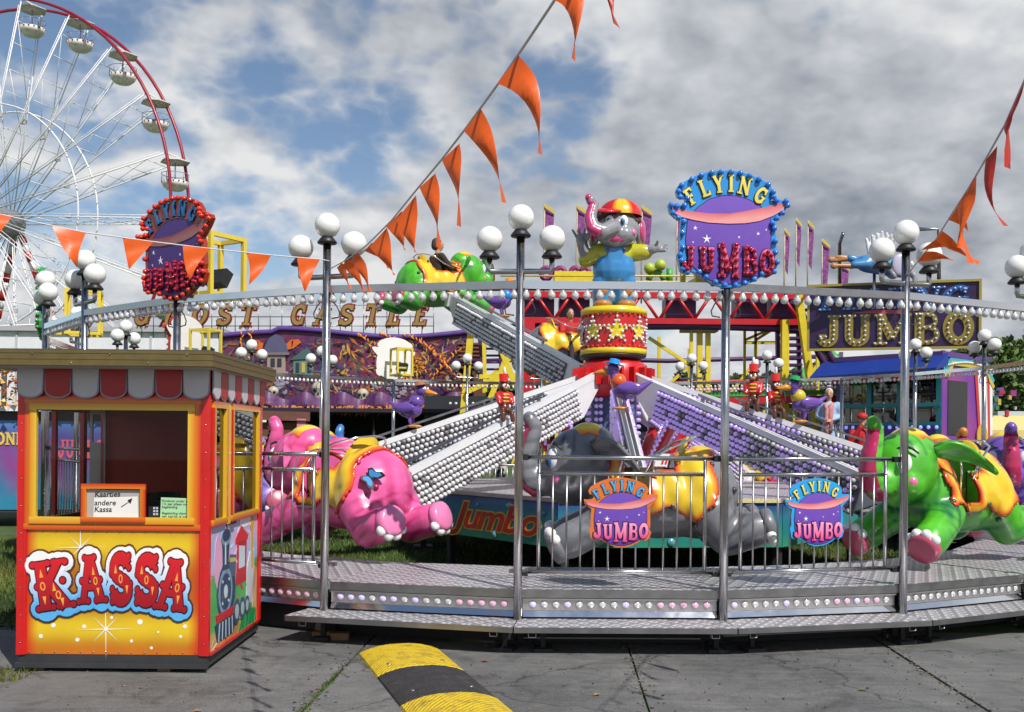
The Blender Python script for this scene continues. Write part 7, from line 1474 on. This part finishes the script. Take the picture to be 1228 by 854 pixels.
    for (a_, b_) in (((960, 372), (1008, 470)), ((972, 372), (1020, 470))): MB().tube([p(*a_, .4), p((a_[0] + b_[0]) / 2 - 2, 424, .4), p(*b_, .4)], .10, 8).build('drop_rail', PURP, t)
    for i in range(11): f = i / 10; MB().tube([p(960 + 48 * f, 372 + 98 * f, .4), p(972 + 48 * f, 372 + 98 * f, .4)], .05, 5).build('drop_sleeper', PURP, t)
    G_ = mat('coaster_green', (.06, .36, .06), .4, vary=.15)
    for (a_, b_) in (((968, 400), (1030, 470)), ((985, 415), (1040, 470)), ((955, 440), (1000, 520))): MB().tube([p(*a_, 1.5), p(*b_, 1.5)], .16, 8).build('green_rail', G_, t)
    # lights and fence of the low track
    MB().bar(p(820, 482, -1), p(1010, 478, -1), .25, .18).build('low_track_red', RS, t); MB().bar(p(820, 474, -1), p(1010, 470, -1), .10, .12).build('low_track_green', G_, t)
    m = MB()
    for i in range(42): m.ell(tuple(p(822 + 4.5 * i, 468 - .09 * i, -1.1)), .045, 6, 4)
    tag(m.build('track_lamp', B_PINK, t), kind='stuff')
    # tops of the name letters
    for (x, r, mt) in ((655, .22, PURP), (672, .22, PURP), (690, .2, PURP), (701, .2, PURP)): MB().tube([p(x + 6 * cos(a) * 1, 328 - 7 * sin(a), .5) for a in np.linspace(0, 2 * pi, 14)[:-1]], .07, 6, True).build('name_letter', mat('letter_plum', (.22, .02, .14), .5), t)
    MB().tube([p(787 + 9 * cos(a), 336 - 9 * sin(a), .5) for a in np.linspace(0, pi, 10)], .09, 6).build('name_letter', G_, t); MB().tube([p(803, 322, .5), p(803, 340, .5)], .09, 6).build('name_letter', G_, t)
    for (x, y) in ((792, 318), (779, 322)): MB().ell(tuple(p(x, y, .4)), .16, 12, 8).build('letter_lamp', mat('lamp_yellow_green', (.4, .5, .05), .4), t)
    # warning striped panels at the foot
    for (x, y) in ((635, 520), (648, 540), (600, 545)):
        for i in range(6): MB().bar(p(x - 16 + 6 * i, y + 12, -1.5), p(x - 8 + 6 * i, y - 12, -1.5), .10, .05).build('warning_stripe', YEL if i % 2 else BLACK, t)
coaster()
# banners
bn1 = mat('banner_violet', (.26, .06, .26), .7, vary=.9, vscale=7); bn2 = mat('banner_gold', (.55, .45, .05), .7)
for i, (x, y0, y1, yb_, w) in enumerate(((653, 246, 290, 345, 12), (692, 247, 290, 345, 12), (770, 248, 292, 345, 12), (941, 275, 322, 345, 6), (955, 263, 312, 345, 6), (969, 266, 316, 345, 7), (986, 288, 340, 352, 9), (1008, 315, 352, 360, 10), (812, 252, 300, 345, 8))):
    D = 33 if x < 900 else 36; a = P(x, y0 - 1, D); t = thing('banner_flag', ('violet feather banner on a pole behind the elephant statue' if x < 800 else 'violet feather banner hidden behind the blue-bulbed sign' if x < 850 else 'violet feather banner on a pole between the blue-bulbed sign and the winged figure'), 'banner', Matrix.Translation(a), 'banners above the roller coaster'); k = D / FPX
    m = MB(); zb = -(yb_ + 20 - y0) * k; n = 14
    MB().tube([(0, 0, 0), (0, 0, zb)], .028, 6).build('pole', mat('pole_pale', (.5, .42, .3), .5, vary=.4, vscale=20), t)
    m = MB(); m.smooth = True; h = (y1 - y0) * k; W_ = w * k; vs = [(W_ * q / 3 * (1 - .25 * j / 8), .03 * sin(j * .8 + q), -h * j / 8 - .09 * q) for j in range(9) for q in range(4)]; m.add(vs, [(j * 4 + q, j * 4 + q + 1, (j + 1) * 4 + q + 1, (j + 1) * 4 + q) for j in range(8) for q in range(3)]); m.build('cloth', bn1, t)
    m = MB(); m.add([(0, -.07, .02), (W_, -.07, -.22), (W_, -.07, -.34), (0, -.07, -.12)], [(0, 3, 2, 1)]); m.build('top_band', bn2, t)
# ================================================================== second ticket booth with board
def booth2():
    a, b = P(1003, 470, 24.6), P(1129, 470, 22.6); d = (b - a); d.z = 0; l = d.length; T = frame(Vector((a.x, a.y, .45)), d.normalized(), Vector((-d.y, d.x, 0)).normalized(), Vector((0, 0, 1)))
    t = thing('control_booth', 'blue awninged control booth with violet painted side', 'booth', T); dep = 2.4; vi = mat('booth_violet', (.10, .03, .22), .35, vary=.2, coat=.2); te = mat('booth_teal', (.02, .24, .28), .4); z0, z1 = 1.05, 3.15
    MB().box((l / 2, dep / 2, .22), (l + .3, dep + .3, 1.58)).build('plinth', mat('plinth_purple', (.08, .05, .18), .5, vary=.3), t)
    MB().box((l / 2, dep - .05, (z0 + z1) / 2), (l, .1, z1 - z0)).build('back_wall', mat('ghost_dark', (.02, .012, .025), .7), t)
    MB().box((l / 2, dep / 2, z1 + .06), (l + .1, dep + .1, .12)).build('roof', vi, t); MB().box((l / 2, .03, z0 + .28), (l, .06, .56)).build('front_wall', mat('front_stripe', (.10, .06, .26), .4, vary=.5), t)
    for x in (.06, l * .33, l * .62, l - .06): MB().box((x, .03, (z0 + z1) / 2), (.12, .08, z1 - z0)).build('mullion', te if x > .1 else vi, t)
    for z in (z0 + .58, z0 + 1.02): MB().box((l / 2, -.0, z), (l, .06, .09)).build('transom', te, t)
    MB().box((l / 2, .05, 2.3), (l - .1, .01, 1.4)).build('window_pane', glass_mat('dark_booth_glass', (.30, .31, .33), .06), t)
    m = MB(); m.add([(-.4, -.55, 2.78), (l + .15, -.55, 2.86), (l + .15, .0, 3.22), (-.4, 0, 3.16), (-.4, -.55, 2.72), (l + .15, -.55, 2.80), (l + .15, 0, 2.95), (-.4, 0, 2.9)], [(0, 1, 2, 3), (0, 4, 5, 1), (1, 5, 6, 2), (0, 3, 7, 4), (4, 7, 6, 5)]); m.build('awning', mat('awning_blue', (.012, .04, .26), .45, vary=.12), t)
    m = MB(); n = 14
    for i in range(n): MB().box((l * (i + .5) / n, -.50, 2.68), (l / n - .01, .02, .14)).build('valance_flap', mat('valance_red', (.4, .008, .012), .35) if i % 2 else WHITE, t)
    for i in range(14): MB().ell((l * (i + .5) / 14, -.02, z0 + .5), .045, 8, 6).build('lamp', mat('blue_led', (.25, .3, .9), .3, emit=(.3, .35, 1), estr=.8), t)
    # painted side facing the ride
    S = frame((l, 0, 0), Vector((0, 1, 0)), Vector((0, 0, 1)), Vector((1, 0, 0))); nx, nz = 24, 24; m = MB(); vs = []; cs = []
    for j in range(nz + 1):
        for i in range(nx + 1):
            u, w = i / nx, j / nz; vs.append(S @ Vector((dep * u, .3 + 2.9 * w, .01))); s = .5 + .5 * sin(9 * u + 7 * w); c = lerp((.16, .04, .30), (.30, .05, .24), s); c = lerp(c, (.05, .35, .55), max(0, .3 - w) * 2.2); c = lerp(c, (.02, .25, .36), max(0, w - .88) * 7); cs.append(c)
    m.add(vs, [(j * (nx + 1) + i, j * (nx + 1) + i + 1, (j + 1) * (nx + 1) + i + 1, (j + 1) * (nx + 1) + i) for j in range(nz) for i in range(nx)]); m.cols = cs; m.build('painted_side', PRINT, t); MB().box((dep / 2, 1.7, -.06), (dep - .02, 2.9, .1), S).build('side_wall', vi, t)
    MB().box((.75, 2.0, .015), (.95, 1.25, .02), S).build('side_window', mat('window_black', (.012, .009, .008), .12), t)
    for i in range(6): A = [(1.55 + .16 * i, 3.0), (1.55 + .16 * (i + 1), 3.0), (1.95 + .10 * (i + 1), .5), (1.95 + .10 * i, .5)]; MB().prism(A[::-1], .015, .035, S).build('curtain_stripe', WHITE if i % 2 else REDP, t)
    m = MB(); m.ribbon([(0.02, 2.75), (.25, 2.75), (.45, 3.02), (2.1, 3.02), (2.3, 2.75), (2.58, 2.55)], .10, .02, .05, S); m.build('gold_edge', mat('edge_gold', (.62, .42, .05), .4), t)
    m = MB(); m.ribbon([(0.02, 2.87), (.22, 2.87), (.42, 3.14), (2.14, 3.14), (2.34, 2.87), (2.58, 2.68)], .13, .02, .04, S); m.build('teal_edge', mat('edge_teal', (.05, .36, .42), .4), t)
    MB().prism([(1.95 + .28 * cos(a), 1.35 + .30 * sin(a)) for a in np.linspace(0, 2 * pi, 20)[:-1]], .04, .06, S).build('gold_disc', mat('disc_gold', (.62, .36, .05), .4), t)
    m = MB(); 
    for i in range(30): m.ell(tuple(S @ Vector((.1 + 2.3 * i / 29, 2.95 + .12 * sin(pi * i / 29), .06))), .03, 6, 4)
    tag(m.build('edge_lamp', B_WHITE, t), kind='stuff')
    # stair with rails in front
    MB().box((l * .5, -1.0, z0 - .52), (l + 1.2, 1.5, .1)).build('walkway', STEEL_D, t)
    rl = MB().tube([(-1.2, -1.7, z0 + .55), (l * .62, -1.7, z0 + .55), (l * 1.15, -1.7, z0 - .45)], .03, 6).build('stair_rail', STEEL_D, t); MB().tube([(l * .7, -1.2, z0 + .8), (l * 1.3, -1.2, z0 - .3)], .03, 6).build('stair_rail', STEEL_D, t)
    for i in range(22): x = -1.2 + (l * .62 + 1.2) * i / 21; MB().tube([(x, -1.7, z0 - .47), (x, -1.7, z0 + .55)], .014, 5).build('stair_baluster', STEEL_D, t)
    for i in range(1, 8): f = i / 8; x = l * .62 + l * .53 * f; MB().tube([(x, -1.7, z0 - .47 - .55 * f), (x, -1.7, z0 + .55 - 1.0 * f)], .014, 5).build('stair_baluster', STEEL_D, t)
    # board
    a, b = P(969, 424, 25.4), P(1175, 412, 24.2); d = b - a; d.z = 0; lb = d.length; zb = (a.z + b.z) / 2; T2 = frame(Vector((a.x, a.y, zb)), d.normalized(), Vector((0, 0, 1)), Vector((d.y, -d.x, 0)).normalized()); bd = thing('name_board', 'large dark violet FLYING JUMBO board above the control booth', 'sign', T2)
    m = MB(); m.prism([(0, 0), (lb, 0), (lb, 1.62), (0, 1.62)], -.12, 0); m.build('board', mat('board_violet', (.028, .010, .065), .4, vary=.2), bd); m = MB(); m.ribbon([(0, 0), (lb, 0), (lb, 1.62), (0, 1.62)], .06, .0, .05, None, True); m.build('board_frame', mat('frame_gold', (.35, .28, .05), .4), bd)
    gl, bl_ = mat('board_letter_gold', (.26, .20, .03), .4), mat('board_letter_blue', (.025, .12, .36), .4)
    def bul(txt, pl, mt, nm):
        m = MB()
        for i, ch in enumerate(txt):
            w, st = glyph(ch); M4 = pl(i, ch, w)
            for (pts, tt, cl_) in st:
                V = [Vector(q) for q in pts]; V = V + [V[0]] if cl_ else V; pos = .05; acc = 0
                for a_, b_ in zip(V, V[1:]):
                    ll = (b_ - a_).length
                    while pos <= acc + ll: q = a_ + (b_ - a_) * ((pos - acc) / ll); z = M4 @ Vector((q.x, q.y, .05)); m.ell((z.x, z.y, .06), .032, 6, 4); pos += .15
                    acc += ll
        tag(m.build(nm, mt, bd), kind='stuff')
    pj = line_place('JUMBO', lb * .06, lb * .97, .09, .78, slant=0); word('JUMBO', pj, 0, .04, gl, bd, T=.26); bul('JUMBO', pj, B_WHITE, 'letter_bulb')
    pf = line_place('FLYING', lb * .05, lb * .93, .98, .52, slant=.3); word('FLYING', pf, 0, .04, bl_, bd, T=.24); bul('FLYING', pf, mat('pale_blue_bulb', (.4, .5, .8), .15), 'letter_bulb')
    MB().prism([(lb * .25, .90), (lb * .55, .86), (lb * .66, .94), (lb * .40, .97)], 0, .02).build('pink_ribbon', mat('ribbon_rose', (.45, .06, .08), .4), bd)
    for x in (.8, lb - .8): MB().bar(Vector((x, -.05, -.2)), Vector((x, -1.3, -.2)), .10).build('board_leg', STEEL_D, bd)
    # winged elephant figure above the board
    c = P(1050, 318, 24.5); f = thing('winged_figure', 'flying elephant figure in blue with white wings above the board', 'statue', Matrix.Translation(c) @ Matrix.Scale(.8, 4)); m = MB(); m.cap((-.3, 0, .05), (.35, 0, .0), .28, .33); m.cap((-.3, .1, .1), (-.75, .1, .22), .17, .12); m.cap((-.3, -.14, .0), (-.72, -.16, -.02), .17, .12); obj('blue_suit', use(blob(m, .04, 3), mat('suit_blue', (.06, .22, .45), .3, coat=.3), 'blue_suit'), f)
    m = MB(); m.ell((.75, -.1, -.1), (.32, .30, .30)); m.cap((.95, -.2, -.2), (1.1, -.3, -.42), .12, .09); m.cap((1.1, -.3, -.42), (1.05, -.35, -.6), .09, .07); m.cap((.3, -.25, -.1), (.45, -.35, -.4), .1, .08); obj('head', use(blob(m, .04, 3), GREY, 'head'), f)
    for s in (-1, 1):
        m = MB(); m.ell((-.98, .13 * s, .16 * s + .1), (.28, .07, .07)); m.cap((-.75, .12 * s, .14 * s + .08), (-1.2, .14 * s, .1 * s + .05), .09, .06); m.ell((-1.32, .14 * s, .12 * s + .06), (.12, .07, .10)); obj('leg', use(blob(m, .03, 2), mat('leg_tan', (.40, .17, .06), .4), 'leg'), f)
        m = MB(); 
        for i in range(6): m.cap((-.1 + .1 * i, .18 * s, .25), (-.2 + .14 * i, (.25 + .02 * i) * s, .95 - .05 * abs(i - 2)), .07, .05, 8)
        obj('wing', use(blob(m, .03, 2), mat('wing_white', (.62, .64, .68), .4), 'wing'), f); m = MB(); m.ell((.62, .32 * s - .05, -.05), (.26, .06, .34), 14, 8); m.build('ear', mat('ear_lilac', (.5, .46, .58), .35), f)
        MB().ell((1.0, .13 * s - .14, .0), (.06, .06, .09), 10, 7).build('eye', mat('eye_white', (.82, .82, .82), .12), f)
    MB().tube([(0, .1, -.2), (0, .1, -1.3)], .05, 8).build('support', STEEL_D, f)
    gs = thing('steel_gantry', 'thin steel gantry holding the winged figure', 'gantry', None); MB().tube([P(1126, 335, 24.6), P(1126, 275, 24.6), P(1100, 275, 24.6)], .05, 6).build('gantry_post', STEEL_D, gs); MB().tube([P(1007, 345, 26), P(1007, 292, 26), P(1011, 280, 25.6)], .05, 6).build('gantry_post', STEEL_D, gs)
    return T, l, z0
T2, l2, z2 = booth2()
q = P(994, 500, 22.9); fp = MB().box((0, 0, 0), (1.9, 1.3, .9)).build('viewing_deck', mat('deck_grey', (.2, .2, .22), .6, vary=.2)); fp.location = (q.x, q.y, GZ + .61); tag(fp, 'grey raised deck under the woman in the light blue coat', 'deck')
person('person in light blue coat with pink scarf standing at the rail', (q.x, q.y, 1.05 + .02), -1.9, 1.78, (.34, .47, .66), (.03, .03, .04), (.66, .65, .64), 'fold', True); scf = MB(); scf.tube([(q.x + .05, q.y - .12, 2.52), (q.x - .02, q.y - .17, 2.44), (q.x - .03, q.y - .22, 2.2), (q.x - .04, q.y - .23, 1.85)], [.04, .06, .06, .05], 8); scf.tube([(q.x - .12, q.y - .06, 2.5), (q.x - .10, q.y - .17, 2.4), (q.x - .12, q.y - .21, 2.0), (q.x - .12, q.y - .22, 1.75)], [.04, .05, .06, .05], 8); tag(scf.build('scarf', mat('scarf_pink', (.55, .22, .22), .9, vary=.4, vscale=20)), 'pink patterned scarf hanging over the light blue coat', 'scarf')
q2 = P(1034, 510, 22.3); sp = MB().box((0, 0, 0), (1.0, .9, .5)).build('stair_landing', mat('deck_grey', (.2, .2, .22), .6)); sp.location = (q2.x, q2.y, GZ + .25); tag(sp, 'low grey landing under the man in red', 'landing')
person('person in red jumper and red cap holding a hand to the mouth', (q2.x, q2.y, .385), -1.75, 1.86, (.50, .012, .018), (.03, .05, .12), (.05, .03, .02), 'phone', False, (.50, .012, .018))
# small stall and barrow roof right of the booth
a = P(1172, 505, 34); ss = thing('game_stall', 'yellow canopied stall with bright toys between booth and trees', 'stall', Matrix.Translation((a.x, a.y, 0))); MB().box((.8, .6, 1.0), (1.9, 1.2, 2.2)).build('body', mat('stall_red', (.3, .03, .05), .5, vary=.4, vscale=5), ss)
m = MB(); m.add([(-.4, -.7, 2.1), (2.1, -.7, 2.1), (2.1, .2, 2.6), (-.4, .2, 2.6), (-.4, -.72, 1.8), (2.1, -.72, 1.8)], [(0, 1, 2, 3), (0, 4, 5, 1)]); m.build('awning', mat('awning_cream', (.66, .52, .2), .7), ss); m = MB()
for i in range(60): m.c = random.choice([(.4, .03, .06), (.05, .2, .06), (.5, .38, .06), (.4, .4, .4), (.3, .04, .2), (.04, .1, .3)]); m.box((random.uniform(-.1, 1.2), .1 + random.uniform(-.1, .1), random.uniform(2.6, 3.5)), (random.uniform(.06, .2), .1, random.uniform(.08, .22)), Matrix.Rotation(random.uniform(-.1, .1), 4, 'Y'))
tag(m.build('toy_prize', PRINT, ss), kind='stuff')
a = P(1200, 505, 37); hh = thing('grey_kiosk', 'grey green kiosk with a small window behind the purple elephant', 'kiosk', Matrix.Translation((a.x, a.y, 0))); MB().box((1.6, 1, 1.3), (3.4, 2, 2.8)).build('wall', mat('kiosk_green', (.25, .28, .25), .6, vary=.15), hh); MB().box((1.6, .9, 2.75), (3.8, 2.6, .16)).build('roof', mat('kiosk_roof', (.5, .52, .5), .6), hh); MB().box((.9, -.01, 1.7), (.6, .04, .6)).build('window', BLACK, hh); MB().box((1.6, -.5, 2.5), (3.6, .8, .06)).build('canopy', mat('kiosk_roof', (.5, .52, .5), .6), hh)
# ================================================================== trees
LEAF = {}
def leafmat():
    m = mat('leaf_green', rough=.55, attr=True); return m
bark = mat('bark', (.06, .045, .03), .9, vary=.3, bump=.5)
def tree(x, D, ytop, wpx, label, seed, n=5200, tone=1.0, grp='trees beyond the fair'):
    r = np.random.default_rng(seed); base = P(x, 527, D); ztop = P(x, ytop, D).z; H = ztop - GZ; W_ = wpx * D / FPX / 2; t = thing('tree', label, 'tree', Matrix.Translation((base.x, base.y, GZ)), grp)
    m = MB(); m.tube([(0, 0, 0), (.05, 0, H * .3), (0, .05, H * .6), (0, 0, H * .8)], [.22 * H / 8, .16 * H / 8, .10 * H / 8, .04], 8)
    for i in range(7): a = r.uniform(0, 6.28); z0 = H * r.uniform(.25, .55); m.tube([(0, 0, z0), (W_ * .4 * cos(a), W_ * .4 * sin(a), z0 + H * .15), (W_ * .75 * cos(a), W_ * .75 * sin(a), z0 + H * .22)], [.07 * H / 8, .05 * H / 8, .015], 6)
    m.build('trunk', bark, t)
    k = 26; cen = np.stack([r.normal(0, .45, k) * W_, r.normal(0, .45, k) * W_, H * (.26 + .68 * r.random(k))], 1); cen[:, :2] *= (1.15 - .75 * np.abs(cen[:, 2:] / H - .5)); rad = r.uniform(.16, .34, k) * W_
    ci = r.integers(0, k, n); d = r.normal(size=(n, 3)); d /= np.linalg.norm(d, axis=1)[:, None]; p = cen[ci] + d * rad[ci][:, None] * r.uniform(.55, 1.08, n)[:, None] * np.array([1, 1, .8]); p[:, 2] = np.minimum(p[:, 2], H * r.uniform(.96, 1.02, n)); keep = p[:, 2] > H * .12; p = p[keep]; ci = ci[keep]; n = len(p)
    nr = r.normal(size=(n, 3)) + np.array([0, 0, .6]); nr /= np.linalg.norm(nr, axis=1)[:, None]; a = np.cross(nr, r.normal(size=(n, 3))); a /= np.linalg.norm(a, axis=1)[:, None]; b = np.cross(nr, a); s = r.uniform(.10, .20, n)[:, None] * D / 50 * 1.15
    v = np.stack([p + a * s, p + b * s * .55, p - a * s, p - b * s * .55], 1).reshape(-1, 3); me = bpy.data.meshes.new('crown'); me.from_pydata(v.tolist(), [], np.arange(4 * n).reshape(-1, 4).tolist())
    tint = (np.array([(.075, .125, .022)]) * r.uniform(.65, 1.4, (k, 1)))[ci] * r.uniform(.75, 1.25, (n, 1)) * tone; c = np.ones((n, 4, 4), np.float32); c[:, :, :3] = tint[:, None, :]; me.color_attributes.new('Col', 'FLOAT_COLOR', 'POINT').data.foreach_set('color', c.ravel()); me.materials.append(leafmat()); obj('crown', me, t)
for i, (x, D, y, w) in enumerate(((1150, 58, 418, 90), (1182, 50, 398, 95), (1215, 46, 394, 110), (1250, 50, 400, 120), (1200, 44, 430, 70), (1232, 42, 425, 80), (1300, 52, 390, 140))): tree(x, D, y, w, 'leafy green tree behind the control booth', 30 + i, grp='trees right of the control booth')
for i in range(19): x = 560 + 32 * i + random.uniform(-8, 8); tree(x, 72 + (i % 3) * 4, random.uniform(432, 452), random.uniform(44, 62), 'dark green tree in the low line beyond the roller coaster', 60 + i, 2600, .8, 'tree line beyond the roller coaster')
for i in range(7): x = -60 + 52 * i; tree(x, 85, random.uniform(455, 470), 70, 'dark green tree far behind the ticket booth', 90 + i, 1500, .8, 'tree line far behind the booth')
